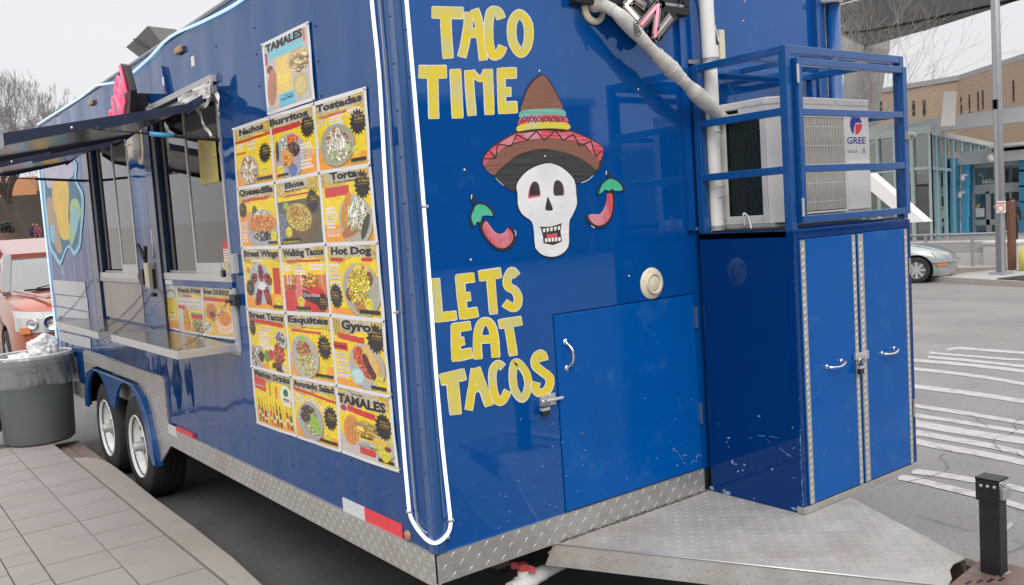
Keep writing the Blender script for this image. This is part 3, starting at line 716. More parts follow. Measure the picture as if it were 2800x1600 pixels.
# lower access door of the front wall
dr = MB().box(.584, -.006, ZT+.010, 1.364, .010, 1.346).build('door', M['door_paint'], FT, bevel=.002)
mb = MB()
a, b_ = onY(1547, 935, -.008), onY(1553, 1007, -.008)
hx = (a.x+b_.x)/2
zs0, zs1 = a.z, b_.z
mb.tube(catmull([(hx, -.008, zs0), (hx, -.012, zs0-.006), (hx+.004, -.034, zs0-.025), (hx+.006, -.040, (zs0+zs1)/2), (hx+.004, -.034, zs1+.025), (hx, -.012, zs1+.006), (hx, -.008, zs1)], False, 4), .0055, 8)
mb.lathe((hx, -.006, zs0), (0,-1,0), [(.013, 0), (.012, .004), (0, .006)], 10); mb.lathe((hx, -.006, zs1), (0,-1,0), [(.013, 0), (.012, .004), (0, .006)], 10)
mb.build('handle', M['chrome'], dr, smooth=True)
mb = MB(); mb.box(1.366, -.016, 1.20, 1.374, -.002, 1.29).box(1.366, -.016, .78, 1.374, -.002, .87); mb.build('hinge', M['steel'], dr)
# slide bolt over the door gap
mb = MB(); a = onY(1477, 1083, -.008); b_ = onY(1520, 1105, -.008)
mb.box(a.x, -.010, b_.z, b_.x, -.0005, a.z); mb.box(b_.x-.035, -.018, b_.z+.004, b_.x-.022, -.010, a.z-.004); mb.box(a.x+.006, -.018, b_.z+.004, a.x+.018, -.010, a.z-.004)
mb.tube([(a.x-.002, -.018, (a.z+b_.z)/2), (b_.x+.028, -.018, (a.z+b_.z)/2)], .0065, 8); mb.build('slide_bolt', M['alu'], FT, bevel=.001)
# cream inlet cap
mb = MB(); c = onY(1782, 775, 0)
mb.lathe(c, (0,-1,0), [(.0, .016), (.030, .016), (.034, .012), (.036, .020), (.042, .021), (.045, .008), (.062, .006), (.066, .0)], 32); mb.box(c.x-.001, -.019, c.z-.02, c.x+.0015, -.016, c.z+.028)
for an in (40, 160, 280): mb.ball((c.x+.055*math.cos(R(an)), -.007, c.z+.055*math.sin(R(an))), .004, 6)
mb.build('inlet_cap', M['cream'], FT, smooth=True, auto=50)

# reflective tape, marker lights
def tape(y0, y1, z0, z1, mt): return MB().box(-.0035, y0, z0, -.0005, y1, z1).build('reflective_tape', M[mt], FT)
MB().box(-.0035, .525, .579, -.0005, .715, .632).build('reflective_tape', M['white_tape'], FT, label='white half of the reflective strip at the front corner')
MB().box(-.0035, .235, .579, -.0005, .525, .632).build('reflective_tape', M['red_tape'], FT, label='red half of the reflective strip at the front corner')
MB().box(-.0135, 2.93, .535, -.0125, 3.095, .60).build('reflective_tape', M['white_tape'], FT, label='small white reflective piece beside the wheels')
MB().box(-.0135, 2.62, .578, -.0005, 2.93, .605).build('reflective_tape', M['red_tape'], FT, label='red reflective strip beside the wheels')
mb = MB(); mb.lathe((-.0005, .195, .60), (-1,0,0), [(.019, 0), (.017, .008), (.008, .012), (0, .012)], 14); mb.build('side_marker', M['amber'], FT, smooth=True)
for y, z in ((2.218, 2.712), (4.223, 2.722)): MB().box(-.022, y-.05, z-.018, -.0005, y+.05, z+.018).build('marker_lamp', M['amber'], FT, bevel=.008)
MB().box(-.0018, 2.02, 2.60, -.0005, 2.07, 2.65).box(-.0018, 2.55, 2.585, -.0005, 2.58, 2.63).build('tape_patch', M['white_print'], FT)

# serving windows: blue jamb, aluminium frame, two sliding sashes
def serving_window(y0, y1, z0, z1, split, yellow=False, lab=None):
    fr = MB(); t = .022
    fr.box(-.012, y0, z0-.02, .05, y1, z0+.018).box(-.006, y0, z1-.03, .05, y1, z1).box(-.006, y0, z0+.018, .02, y0+t, z1-.03).box(-.006, y1-.010, z0+.018, .008, y1, z1-.03)
    f_ = fr.build('window_frame', M['alu'], FT, label=lab)
    ym = split
    s1 = MB(); s1.box(.004, y0+t, z0+.018, .018, ym, z0+.075).box(.004, ym-.02, z0+.075, .018, ym, z1-.03).box(.004, y0+t, z1-.06, .018, ym-.02, z1-.03)
    s1.build('near_sash', M['alu'], f_)
    MB().box(.009, y0+t, z0+.075, .012, ym-.02, z1-.06).build('pane', M['glass'], f_)
    s2 = MB(); s2.box(.022, ym-.03, z0+.018, .036, y1-t, z0+.03).box(.022, ym-.035, z0+.03, .036, ym-.018, z1-.03); s2.build('far_sash', M['alu_matt'], f_)
    return f_
wf2 = serving_window(WA, WB-.04, WZ0+.02, WZ1, 2.32, lab='serving window nearest the menu posters')
wf1 = serving_window(WC, WD-.02, WZ0+.01, WZ1, 3.88, lab='serving window by the mural')
MB().box(.028, 3.87, WZ0+.05, .031, WD-.035, WZ1-.05).build('pane', M['glass_dark'], wf1)
MB().box(.028, 2.31, WZ0+.05, .031, WB-.055, WZ1-.05).build('pane', M['glass_dark'], wf2)
MB().box(.0085, WB-.052, WZ0+.05, .05, WB-.042, WZ1-.03).box(.0085, WD-.032, WZ0+.05, .05, WD-.022, WZ1-.03).build('inner_jamb', M['jamb_paint'], FT)
# blue side jambs (stand proud of the wall)
mb = MB(); mb.box(-.022, WB-.04, 1.17, .0, WB+.085, WZ1+.01); mb.box(-.020, WD-.02, 1.17, .0, WD+.14, WZ1); mb.build('window_jamb', M['jamb_paint'], FT)
mb = MB(); mb.box(-.014, WC-.02, WZ0-.035, .0, WD+.06, WZ0-.006); mb.build('window_sill', M['alu_matt'], FT, bevel=.002)
mb = MB(); mb.box(-.012, WA, WZ0-.035, .0, WB-.04, WZ0+.0); mb.build('window_sill', M['side_paint'], FT)
# things behind the glass
MB().box(.07, 1.86, 1.445, .22, 2.06, 1.99).box(.08, 2.12, 1.445, .2, 2.24, 1.80).build('white_box', M['box_white'], FT)
mb = MB(); mb.lathe((.16, 2.62, 1.442), (0,0,1), [(.05, 0), (.075, .26), (.078, .262), (0, .262)], 20); mb.build('bucket', M['box_white'], FT, smooth=True, auto=40)
MB().box(.2, 4.0, 1.40, .45, 4.35, 2.3).build('white_box', M['alu_matt'], FT)
mb = MB(); mb.bar((.4, 2.75, 2.35), (.6, 2.1, 1.75), .03, .03); mb.build('inner_prop', M['black'], FT)
# recess panel under window 1
mb = MB(); mb.box(-.004, WC-.03, 1.205, -.0005, WD-.06, 1.462); mb.build('splash_panel', M['window_under'], FT)

# fold-down shelves with aluminium edge
def shelf(y0, y1, z, dx, lab):
    mb = MB(); mb.box(-dx+.01, y0+.008, z-.008, -.006, y1-.008, z-.0005)
    s_ = mb.build('shelf', M['shelf_top'], FT, label=lab)
    e = MB(); e.box(-dx, y0, z-.038, -dx+.009, y1, z+.002).box(-dx+.009, y0, z-.038, -.004, y0+.0075, z+.002).box(-dx+.009, y1-.0075, z-.038, -.004, y1, z+.002)
    e.build('shelf_edge', M['alu'], s_, bevel=.0015)
    e = MB(); e.box(-.006, y0-.01, z-.06, -.0005, y1+.01, z-.01); e.build('shelf_hinge', M['alu_matt'], s_)
    return s_
shelf(1.745, 3.02, 1.195, .305, 'nearer fold-down shelf'); shelf(3.30, 4.62, 1.190, .315, 'farther fold-down shelf')
MB().box(-.012, 1.725, 1.15, -.0005, 1.775, 1.47).build('shelf_jamb', M['alu_matt'], FT)

# the two raised window hatches, hung from rails, each on a gas strut
def hatch(y0, y1, lab):
    prof = [(-.008, 2.475), (-.05, 2.42), (-.145, 2.364), (-.55, 2.291), (-.925, 2.224)]
    mb = MB()
    for i in range(len(prof)-1):
        (xa, za), (xb, zb) = prof[i], prof[i+1]
        mb.hexa([(xb, y0, zb-.022), (xa, y0, za-.022), (xa, y1, za-.022), (xb, y1, zb-.022), (xb, y0, zb), (xa, y0, za), (xa, y1, za), (xb, y1, zb)])
    h = mb.build('hatch', M['hatch_under'], FT, label=lab, fixn=True)
    e = MB()
    for i in range(1, len(prof)-1):
        (xa, za), (xb, zb) = prof[i], prof[i+1]
        for yy in (y0-.004, y1-.001): e.hexa([(xb, yy, zb-.050), (xa, yy, za-.036), (xa, yy+.006, za-.036), (xb, yy+.006, zb-.050), (xb, yy, zb+.003), (xa, yy, za+.003), (xa, yy+.006, za+.003), (xb, yy+.006, zb+.003)])
    xb, zb = prof[-1]; e.hexa([(xb-.006, y0, zb-.055), (xb, y0, zb-.055), (xb, y1, zb-.055), (xb-.006, y1, zb-.055), (xb-.006, y0, zb+.003), (xb, y0, zb+.003), (xb, y1, zb+.003), (xb-.006, y1, zb+.003)])
    e.build('hatch_rim', M['hatch_edge'], h)
    q = MB(); q.ball((-.66, y0-.006, 2.25), .008, 8); q.build('rivet', M['steel'], h, smooth=True)
    return h
h2 = hatch(1.765, 2.90, 'raised hatch over the serving window nearest the posters'); h1 = hatch(3.44, 4.56, 'raised hatch over the farther serving window')
def strut(y, z0, x1, z1, blue=True):
    mb = MB(); a = Vector((-.006, y, z0)); b_ = Vector((x1, y+.012, z1)); m_ = a.lerp(b_, .58)
    mb.tube([a, m_], .0095, 8); s_ = mb.build('gas_strut', M['black'], FT, smooth=True, auto=60)
    MB().tube([m_, b_], .0042, 6).build('strut_rod', M['dark_steel'], s_, smooth=True)
    if blue: MB().tube([a.lerp(b_, .38), a.lerp(b_, .57)], .0108, 8).build('strut_label', M['logo_sky'], s_, smooth=True)
P_('logo_sky', (.05, .32, .55), .4)
strut(1.755, 2.196, -.575, 2.247); strut(4.575, 2.203, -.60, 2.245, False)
MB().box(-.03, WA-.01, 2.475, -.0005, 2.86, 2.505).build('hatch_rail', M['alu_matt'], FT, label='grey drip rail above the nearer hatch')
MB().box(-.03, 3.42, 2.475, -.0005, 4.56, 2.505).build('hatch_rail', M['alu_matt'], FT)
# bulkhead lamp on the pillar between the windows
mb = MB(); yc, zc = 3.075, 2.315
pts = [(yc-.075, zc+.12), (yc+.075, zc+.12), (yc+.075, zc-.05), (yc+.045, zc-.11), (yc, zc-.125), (yc-.045, zc-.11), (yc-.075, zc-.05)]
MB().prism([(-.028, y, z) for y, z in pts], (.028, 0, 0)).build('lamp_base', M['cream'], FT, bevel=.004)
ins_ = [((y-yc)*.84+yc, (z-zc)*.86+zc) for y, z in pts]
lp = MB().prism([(-.085, (y-yc)*.8+yc, (z-zc)*.9+zc) for y, z in ins_], (.058, 0, 0)).build('lamp_glass', M['box_white'], FT, bevel=.02)
g_ = MB(); g_.tube([(-.088, yc, zc+.105), (-.09, yc, zc-.1)], .003, 6); g_.tube([(-.088, yc-.065, zc), (-.09, yc+.065, zc)], .003, 6); g_.build('lamp_guard', M['cream'], lp)
# hasps and small fittings by the windows
mb = MB(); mb.box(-.03, 1.655, 1.545, -.0005, 1.72, 1.64).box(-.045, 1.70, 1.585, -.01, 1.80, 1.60); mb.build('hasp', M['alu_matt'], FT, label='grey hasp beside the posters', bevel=.002)
mb = MB(); mb.box(-.03, 1.68, 1.385, -.0005, 1.75, 1.44).box(-.04, 1.72, 1.40, -.01, 1.79, 1.412); mb.build('hasp', M['dark_steel'], FT, label='dark chain hook beside the lower posters', bevel=.002)
mb = MB(); mb.box(-.05, 3.06, 1.44, -.0005, 3.15, 1.60); mb.build('latch_case', M['cream'], FT, bevel=.004, label='tan latch case on the pillar between windows')
mb = MB(); mb.box(-.03, 3.035, 1.44, -.0005, 3.055, 1.56).box(-.05, 3.19, 1.46, -.0005, 3.25, 1.56).bar((-.04, 3.13, 1.60), (-.04, 3.10, 1.70), .02, .02).bar((-.06, 3.20, 1.71), (-.05, 3.11, 1.63), .018, .03).box(-.03, 3.08, 1.39, -.0005, 3.14, 1.41)
mb.build('latch_lever', M['dark_steel'], FT, bevel=.002)
MB().box(-.0016, 3.02, 1.64, -.0005, 3.10, 1.80).box(-.0016, 3.0, 1.25, -.0005, 3.035, 1.40).box(-.0016, 2.965, 1.21, -.0005, 2.995, 1.42).build('sticker', M['white_print'], FT)
MB().box(-.0025, 2.72, WZ0-.03, -.0121, 2.86, WZ0-.005).build('sticker', M['white_print'], FT)

# tongue deck of diamond plate with turned-down sides
DZ = .478
deckp = [(.514, -.002), (1.129, -1.206), (1.19, -1.19), (1.255, -1.15), (1.31, -1.135), (1.379, -1.141), (1.95, -.002)]
mb = MB(); mb.prism([(x, y, DZ-.004) for x, y in deckp], (0, 0, .004))
def in_deck(a, b_):
    x, y = .5+a, -1.21+b_
    if y > -.012 or y < -1.16: return False
    if 1.385 < x < 2.25 and y > -.51: return False
    t = (y+.002)/(-1.204)
    return .53+.615*t < x < 1.93-.57*t
plate_lugs(mb, (.5, -1.21, DZ), (1,0,0), (0,1,0), (0,0,1), 1.5, 1.21, .033, m=0, inside=in_deck, size=.62)
dk = mb.build('tongue_deck', [M['deck_plate'], M['lug']], FT, fixn=False)
mb = MB(); a, b_ = Vector((.514, -.002, DZ)), Vector((1.129, -1.206, DZ)); d = (b_-a).normalized(); nn = Vector((d.y, -d.x, 0)); 
if nn.x > 0: nn = -nn
dn = Vector((0, 0, -.085)); a2 = a + dn - d*.02 + nn*.012 - d*.015; b2 = b_ + dn + nn*.012
mb.quad(a, b_, b2, a2); mb.quad(a-nn*.004, b_-nn*.004, b2-nn*.004, a2-nn*.004)
plate_lugs(mb, a2+Vector((0,0,.0)), d, (Vector((0,0,.085))-nn*.012).normalized(), nn+Vector((0,0,.14)), (b_-a).length+.02, .083, .034, m=0, size=1.0, off=.0006)
mb.build('deck_side', [M['deck_plate'], M['lug']], dk, fixn=False)
MB().tube([a+Vector((0,0,-.001)), b_+Vector((0,0,-.001))], .0035, 6).build('deck_edge', M['alu'], dk, smooth=True)
mb = MB(); a, b_ = Vector((1.95, -.002, DZ)), Vector((1.379, -1.141, DZ)); mb.quad(a, b_, b_+Vector((.008,0,-.08)), a+Vector((.008,0,-.08))); mb.build('deck_side', M['deck_plate'], dk, fixn=False)
# A-frame and jack
mb = MB(); mb.bar((.42, 1.1, .41), (1.26, -1.62, .41), .05, .09).bar((1.95, 1.1, .41), (1.30, -1.62, .405), .05, .09); mb.build('drawbar', M['rust'], FT)
mb = MB(); mb.prism([(1.13, -1.20, .458), (1.14, -1.60, .458), (1.42, -1.60, .458), (1.46, -1.165, .458)], (0, 0, .010))
jp = mb.build('jack_plate', M['brown_steel'], FT)
mb = MB()
for i in range(4): mb.box(1.20+.03*i, -1.235-.02*i, .4683, 1.235+.03*i, -1.225-.02*i, .4690)
mb.build('slot', M['black'], jp)
JA, JB, JC, JD = 1.320, 1.373, -1.282, -1.217
jk = MB().box(JA, JC, .470, JB, JD, .722).build('jack_post', M['black_paint'], FT, bevel=.003)
mb = MB(); mb.box(JA-.006, JC-.004, .712, JA-.001, JD+.006, .786).box(JA-.006, JC-.004, .781, JB+.008, JD+.008, .788).box(JA-.001, JD+.001, .712, JB+.004, JD+.008, .781)
mb.build('jack_cap', M['black_paint'], jk, bevel=.0015)
mb = MB(); mb.box(JA+.006, JC-.012, .722, JB+.006, JC+.01, .758); mb.tube([(JA+.01, JC-.003, .771), (JB+.004, JC-.003, .771)], .005, 8); mb.build('jack_gear', M['galv'], jk, bevel=.003)
mb = MB()
for i in range(3): mb.ball((JA-.008, JC+.010+.021*i, .765-.001*i), .0058, 10)
mb.build('rivet', M['galv'], jk, smooth=True)
mb = MB(); mb.tube([(JB-.005, -1.262, .592), (JB+.068, -1.262, .606)], .0105, 10); mb.build('jack_arm', M['galv'], jk, smooth=True, auto=50)
mb = MB(); mb.tube([(JA-.0, JC+.01, .4705), (JB+.0, JC-.004, .4705), (JB+.006, JD, .4705)], .004, 6); mb.build('weld', M['galv'], jk)

# grime line where the deck meets the skirt, and a stain left by a leaking hose
gm_ = MB(); rnd = random.Random(2); x = .53
while x < 1.38:
    w_ = rnd.uniform(.02, .06); gm_.poly([(x, -.0135, DZ+.001), (x+w_, -.0135, DZ+.001), (x+w_*.8, -.0135, DZ+rnd.uniform(.002, .010)), (x+w_*.2, -.0135, DZ+rnd.uniform(.002, .010))]); gm_.poly([(x, -.014, DZ+.0006), (x+w_, -.014, DZ+.0006), (x+w_*.7, -.014-rnd.uniform(.003, .012), DZ+.0006), (x+w_*.2, -.014-rnd.uniform(.003, .012), DZ+.0006)]); x += w_*.92
o = gm_.build('grime', M['grout'], dk, fixn=False); o['kind'] = 'stuff'

# ------------------------------------------------------------------ storage cabinet on the deck
SCB = thing('storage_cabinet', 'tall dark blue storage cabinet with two padlocked doors on the trailer deck', 'cabinet', (1.81, -.25, DZ))
CX0, CX1, CY0, CZ1 = 1.392, 2.236, -.498, 1.602
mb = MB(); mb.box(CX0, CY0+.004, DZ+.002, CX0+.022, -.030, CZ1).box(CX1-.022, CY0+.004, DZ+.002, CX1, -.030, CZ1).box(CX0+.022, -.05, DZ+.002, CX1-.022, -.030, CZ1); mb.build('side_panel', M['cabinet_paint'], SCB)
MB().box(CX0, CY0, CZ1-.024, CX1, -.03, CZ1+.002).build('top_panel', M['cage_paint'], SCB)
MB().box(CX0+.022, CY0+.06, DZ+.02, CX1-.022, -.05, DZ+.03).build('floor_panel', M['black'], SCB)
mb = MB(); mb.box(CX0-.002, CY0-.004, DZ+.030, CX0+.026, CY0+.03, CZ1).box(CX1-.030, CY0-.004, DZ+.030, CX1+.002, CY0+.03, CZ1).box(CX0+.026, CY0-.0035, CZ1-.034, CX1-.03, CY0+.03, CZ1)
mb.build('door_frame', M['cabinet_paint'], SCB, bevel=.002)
mb = MB(); mb.box(CX0-.004, CY0-.008, DZ+.001, CX1+.004, CY0+.03, DZ+.030); mb.build('bottom_trim', M['diamond'], SCB, bevel=.003)
def cab_door(x0, x1, trims, hx0, hx1, hz, lab):
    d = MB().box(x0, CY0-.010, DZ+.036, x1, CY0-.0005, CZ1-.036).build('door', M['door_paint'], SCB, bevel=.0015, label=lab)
    for a, b_ in trims:
        mb = MB(); mb.box(a, CY0-.013, DZ+.037, b_, CY0-.0101, CZ1-.040)
        z = DZ+.05
        while z < CZ1-.06:
            c = Vector(((a+b_)/2, CY0-.013, z)); D_ = Vector((.7, 0, .7))*min(.011, (b_-a)*.42); N_ = Vector((-.7, 0, .7))*.0032; k = len(mb.v); nrm = Vector((0, -.0018, 0))
            mb.v += [tuple(c-D_), tuple(c-N_), tuple(c+D_), tuple(c+N_), tuple(c-D_*.45+nrm), tuple(c+D_*.45+nrm)]
            for f in ((0,1,4),(1,5,4),(1,2,5),(2,3,5),(3,4,5),(3,0,4)): mb.f.append(tuple(k+q for q in f)); mb.m.append(1)
            z += .027
        mb.build('edge_trim', [M['diamond'], M['lug']], d, fixn=False)
    mb = MB(); a, b_ = Vector((hx0, CY0-.012, hz-.004)), Vector((hx1, CY0-.012, hz+.004)); mid = (a+b_)/2+Vector((0, -.032, -.006))
    mb.tube(catmull([tuple(a), tuple(a+Vector((.006,-.022,-.002))), tuple(mid), tuple(b_+Vector((-.006,-.022,-.001))), tuple(b_)], False, 4), [.006]*4+[.0045]*9+[.006]*4, 8)
    mb.ball(a, .0105, 8, sq=(1,.5,1)); mb.ball(b_, .0105, 8, sq=(1,.5,1)); mb.build('handle', M['chrome'], d, smooth=True)
    return d
d1 = cab_door(1.420, 1.796, [(1.421, 1.449), (1.770, 1.794)], 1.566, 1.668, 1.050, 'wider cabinet door beside the dark side panel')
d2 = cab_door(1.812, 2.196, [(1.815, 1.851), (2.172, 2.194)], 1.968, 2.064, 1.046, 'narrower cabinet door')
MB().box(1.796, CY0-.002, DZ+.036, 1.812, CY0+.003, CZ1-.036).build('door_gap', M['black'], SCB)
mb = MB(); mb.box(CX1-.028, CY0-.012, 1.36, CX1-.014, CY0-.004, 1.43).box(CX1-.028, CY0-.012, .72, CX1-.014, CY0-.004, .80); mb.build('hinge', M['steel'], SCB, bevel=.001)
mb = MB(); mb.box(1.752, CY0-.026, 1.046, 1.826, CY0-.0135, 1.072).box(1.826, CY0-.024, 1.040, 1.850, CY0-.0135, 1.074).box(1.806, CY0-.034, 1.038, 1.818, CY0-.014, 1.062); mb.build('hasp', M['alu'], SCB, bevel=.002)

# scuffs and chipped paint where people step past
sc = MB(); rnd = random.Random(4)
def q8(x, y): return (1850+x*.4121, 1000+y*.4121)
def blotch(x, y, w, h, X_=CX0-.0006, ang=0):
    c = onX(*q8(x, y), X_); k = rnd.randint(5, 8); pts = []
    for i in range(k):
        a_ = 6.283*i/k; r_ = rnd.uniform(.5, 1.1); u_, v_ = math.cos(a_)*w*r_, math.sin(a_)*h*r_; pts.append(c+Vector((0, -(u_*math.cos(ang)-v_*math.sin(ang)), u_*math.sin(ang)+v_*math.cos(ang))))
    sc.poly(pts)
for x, y, w, h, a_ in ((560,465,.035,.0012,.1),(640,472,.03,.001,0),(610,500,.018,.001,-.7),(345,480,.009,.004,.2),(335,505,.006,.003,0),(345,540,.003,.005,0),(490,480,.004,.004,0),(370,640,.008,.012,.3),(395,655,.010,.005,0),(450,658,.008,.005,.2),(410,700,.009,.004,.6),(440,695,.006,.004,0),(500,680,.004,.003,0),(635,685,.010,.006,.4),(700,560,.022,.0015,-.5),(740,590,.02,.002,-.3),(800,520,.008,.016,.8),(780,545,.016,.0018,.7),(770,410,.004,.005,.5),(800,325,.004,.005,.5),(815,760,.003,.004,0),(780,745,.014,.0012,.1),(545,335,.008,.004,.2),(280,385,.004,.002,0),(810,675,.003,.005,0),(515,880,.005,.004,0)): blotch(x, y, w, h, ang=a_)
for x, y, w, h in ((232,812,.020,.010),(340,845,.030,.012),(315,830,.012,.008),(780,950,.018,.006),(850,968,.010,.006)): blotch(x, y, w, h, CX0-.0009)
o = sc.build('scuff', M['scuff'], SCB, fixn=False); o['kind'] = 'stuff'
sc = MB()
for i in range(46):
    z = .50+.011*i+rnd.uniform(-.004, .004) if i < 30 else rnd.uniform(.55, 1.5); w = rnd.uniform(.001, .0045) if i < 30 else rnd.uniform(.001, .002); h = rnd.uniform(.003, .010) if i < 30 else rnd.uniform(.002, .004)
    y_ = CY0-.0032+rnd.uniform(0, .004); sc.poly([(CX0-.0026, y_, z-h), (CX0-.0026, y_+w, z-h*.3), (CX0-.0026, y_+w*.7, z+h), (CX0-.0026, y_-.0, z+h*.6)])
o = sc.build('scuff', M['scuff'], SCB, fixn=False); o['kind'] = 'stuff'
sc = MB()
for x, y, L_, a_ in ((978,590,.030,1.1),(1140,437,.02,.2),(1118,648,.018,.2),(1393,427,.02,-1.0),(1005,760,.002,0)):
    c = onY(*q8(x, y), CY0-.0112); d_ = Vector((math.cos(a_), 0, math.sin(a_)))*L_/2; n_ = Vector((-math.sin(a_), 0, math.cos(a_)))*.0012; sc.poly([c-d_, c-d_*.2-n_, c+d_, c+d_*.1+n_*.6])
o = sc.build('scratch', M['scuff'], SCB, fixn=False)

def padlock(top, label, body='black', w=.030, h=.036, axis='y', tilt=0):
    t = thing('padlock', label, 'padlock', top, 'padlocks'); x, y, z = top
    mb = MB(); mb.box(x-w/2, y-.008, z-.022-h, x+w/2, y+.008, z-.022); b_ = mb.build('lock_body', M['black_gloss'], t, bevel=.003)
    MB().box(x-w/2-.0008, y-.0088, z-.022-h*.42, x+w/2+.0008, y+.0088, z-.022-h*.12).build('lock_band', M['alu_matt'], b_)
    mb = MB(); r_ = w*.30
    mb.tube([(x-r_, y, z-.026), (x-r_, y, z-.008)]+[(x-r_*math.cos(R(a)), y, z-.008+r_*math.sin(R(a))) for a in (30, 60, 90, 120, 150)]+[(x+r_, y, z-.008), (x+r_, y, z-.026)], .0028, 8); mb.build('shackle', M['chrome'], t, smooth=True)
    return t
padlock((1.771, CY0-.033, 1.050), 'black padlock hanging from the hasp between the cabinet doors', h=.042)
a = onY(1487, 1095, -.02); padlock((a.x, -.024, a.z), 'padlock with brushed band hanging on the slide bolt of the low front door', h=.036, w=.034)
tl = thing('padlock', 'small black padlock on the hasp beside the wing poster', 'padlock', (-.04, 1.765, 1.59), 'padlocks')
MB().box(-.052, 1.748, 1.528, -.034, 1.782, 1.562).build('lock_body', M['black_gloss'], tl, bevel=.002)
MB().tube([(-.043, 1.752, 1.56), (-.043, 1.752, 1.585), (-.043, 1.765, 1.596), (-.043, 1.778, 1.585), (-.043, 1.778, 1.56)], .0028, 6).build('shackle', M['chrome'], tl, smooth=True)

# ------------------------------------------------------------------ cage on the cabinet
CG = thing('equipment_cage', 'open blue square-tube cage with a hinged gate standing on the storage cabinet', 'cage', (1.81, -.25, CZ1))
T = .034; GX0, GX1, GY, GW = 1.392, 2.232, -.498, -.028; GT = 2.312
def sq(name, a, b_, t=T, m='cage_paint', parent=CG, h=None):
    return MB().bar(a, b_, t, h or t).build(name, M[m], parent, bevel=.0025)
h_ = T/2
for x, y in ((GX0+h_, GY+h_), (GX1-h_, GY+h_), (GX0+h_, GW-h_), (GX1-h_, GW-h_)): sq('post', (x, y, CZ1+.003), (x, y, GT-.001))
for z in (GT-h_, 2.062, 1.838):     # side rails
    sq('side_rail', (GX0+h_-.001, GY+T, z), (GX0+h_-.001, GW-T-.001, z), .030)
    sq('side_rail', (GX1-h_+.001, GY+T, z), (GX1-h_+.001, GW-T-.001, z), .030)
sq('top_rail', (GX0+T, GY+h_, GT-h_), (GX1-T, GY+h_, GT-h_), .032); sq('top_rail', (GX0+T, GW-h_, GT-h_), (GX1-T, GW-h_, GT-h_), .032)
sq('top_rail', (GX0+T, GY+h_+.16, GT-h_-.001), (GX1-T, GY+h_+.16, GT-h_-.001), .026); sq('top_rail', (GX0+.30, GY+T, GT-h_+.002), (GX0+.30, GW-T-.001, GT-h_+.002), .022); sq('top_rail', (GX0+.58, GY+T, GT-h_+.002), (GX0+.58, GW-T-.001, GT-h_+.002), .022)
sq('bottom_rail', (GX0+T, GW-h_, 1.64), (GX1-T, GW-h_, 1.64), .03)
gt = bpy.data.objects.new('gate', None); gt.parent = CG; COL.objects.link(gt)
gx0, gx1, gz0, gz1, gy = GX0+T+.012, GX1-.012, 1.628, 2.262, GY-.004
gm = MB(); gm.bar((gx0+.014, gy, gz0), (gx0+.014, gy, gz1), .028, .03).bar((gx1-.016, gy, gz0), (gx1-.016, gy, gz1), .034, .03)
gm.build('gate_post', M['cage_paint'], gt, bevel=.0025)
for z, hh in ((gz1-.014, .028), (2.056, .026), (1.838, .028), (gz0+.014, .028)):
    MB().bar((gx0+.028, gy+.0005, z), (gx1-.033, gy+.0005, z), .029, hh).build('gate_rail', M['cage_paint'], gt, bevel=.0025)
mb = MB()
for z in (2.20, 1.69): mb.tube([(gx0-.003, gy-.018, z-.035), (gx0-.003, gy-.018, z+.035)], .0055, 8)
mb.build('hinge', M['alu'], gt, smooth=True, auto=50)
mb = MB(); mb.box(gx1-.034, gy-.032, 1.948, gx1+.016, gy-.016, 1.982); mb.lathe((gx1-.008, gy-.03, 1.966), (0,-1,0), [(.011, 0), (.011, .02), (.0, .02)], 12); mb.build('gate_latch', M['galv'], gt, bevel=.002)
mb = MB(); mb.box(CX0+.03, CY0+.004, CZ1+.003, CX1-.03, CY0+.03, CZ1+.015); mb.build('base_rail', M['cabinet_paint'], CG)
MB().box(CX0+.035, CY0+.1, CZ1+.003, CX1-.035, -.07, CZ1+.012).build('base_sheet', M['dark_steel'], CG)

# ------------------------------------------------------------------ air conditioner in the cage
AX0, AX1, AY0, AY1, AZ0, AZ1 = 1.505, 2.185, -.352, -.072, 1.632, 2.143
AC = thing('air_conditioner', 'white outdoor air conditioner unit with slatted front inside the blue cage', 'air conditioner', ((AX0+AX1)/2, (AY0+AY1)/2, AZ0))
mb = MB()
ch = .045
mb.prism([(AX0, AY0+ch, AZ0), (AX0+ch, AY0, AZ0), (AX1, AY0, AZ0), (AX1, AY0+.004, AZ0), (AX0+ch+.004, AY0+.004, AZ0), (AX0+.004, AY0+ch+.002, AZ0)], (0, 0, AZ1-AZ0-.03))
mb.box(AX0, AY0+ch+.002, AZ0, AX0+.004, AY0+ch+.028, AZ1-.03).box(AX0, AY1-.032, AZ0, AX0+.004, AY1, AZ1-.03).box(AX0, AY0+ch+.028, AZ0, AX0+.004, AY1-.032, AZ0+.035).box(AX0, AY0+ch+.028, AZ1-.075, AX0+.004, AY1-.10, AZ1-.03)
mb.box(AX1-.004, AY0+.004, AZ0, AX1, AY1, AZ1-.03).box(AX0+.004, AY1-.004, AZ0, AX1-.004, AY1, AZ1-.03)
mb.build('casing', M['ac_white'], AC, bevel=.002)
mb = MB(); mb.prism([(AX0-.003, AY1+.002, AZ1-.032), (AX0-.003, AY0+ch-.003, AZ1-.032), (AX0+ch-.003, AY0-.003, AZ1-.032), (AX1+.003, AY0-.003, AZ1-.032), (AX1+.003, AY1+.002, AZ1-.032)], (0, 0, .032)); mb.build('top_cover', M['ac_white'], AC, bevel=.006)
MB().box(AX0+.0, AY0+.03, AZ0-.016, AX1-.02, AY1, AZ0-.0005).build('base_pan', M['alu_matt'], AC)
MB().box(AX0+.02, AY0+ch+.01, AZ0+.02, AX0+.03, AY1-.01, AZ1-.04).build('coil', M['coil'], AC)
mb = MB()   # honeycomb guard over the coil
y = AY0+ch+.03; row = 0
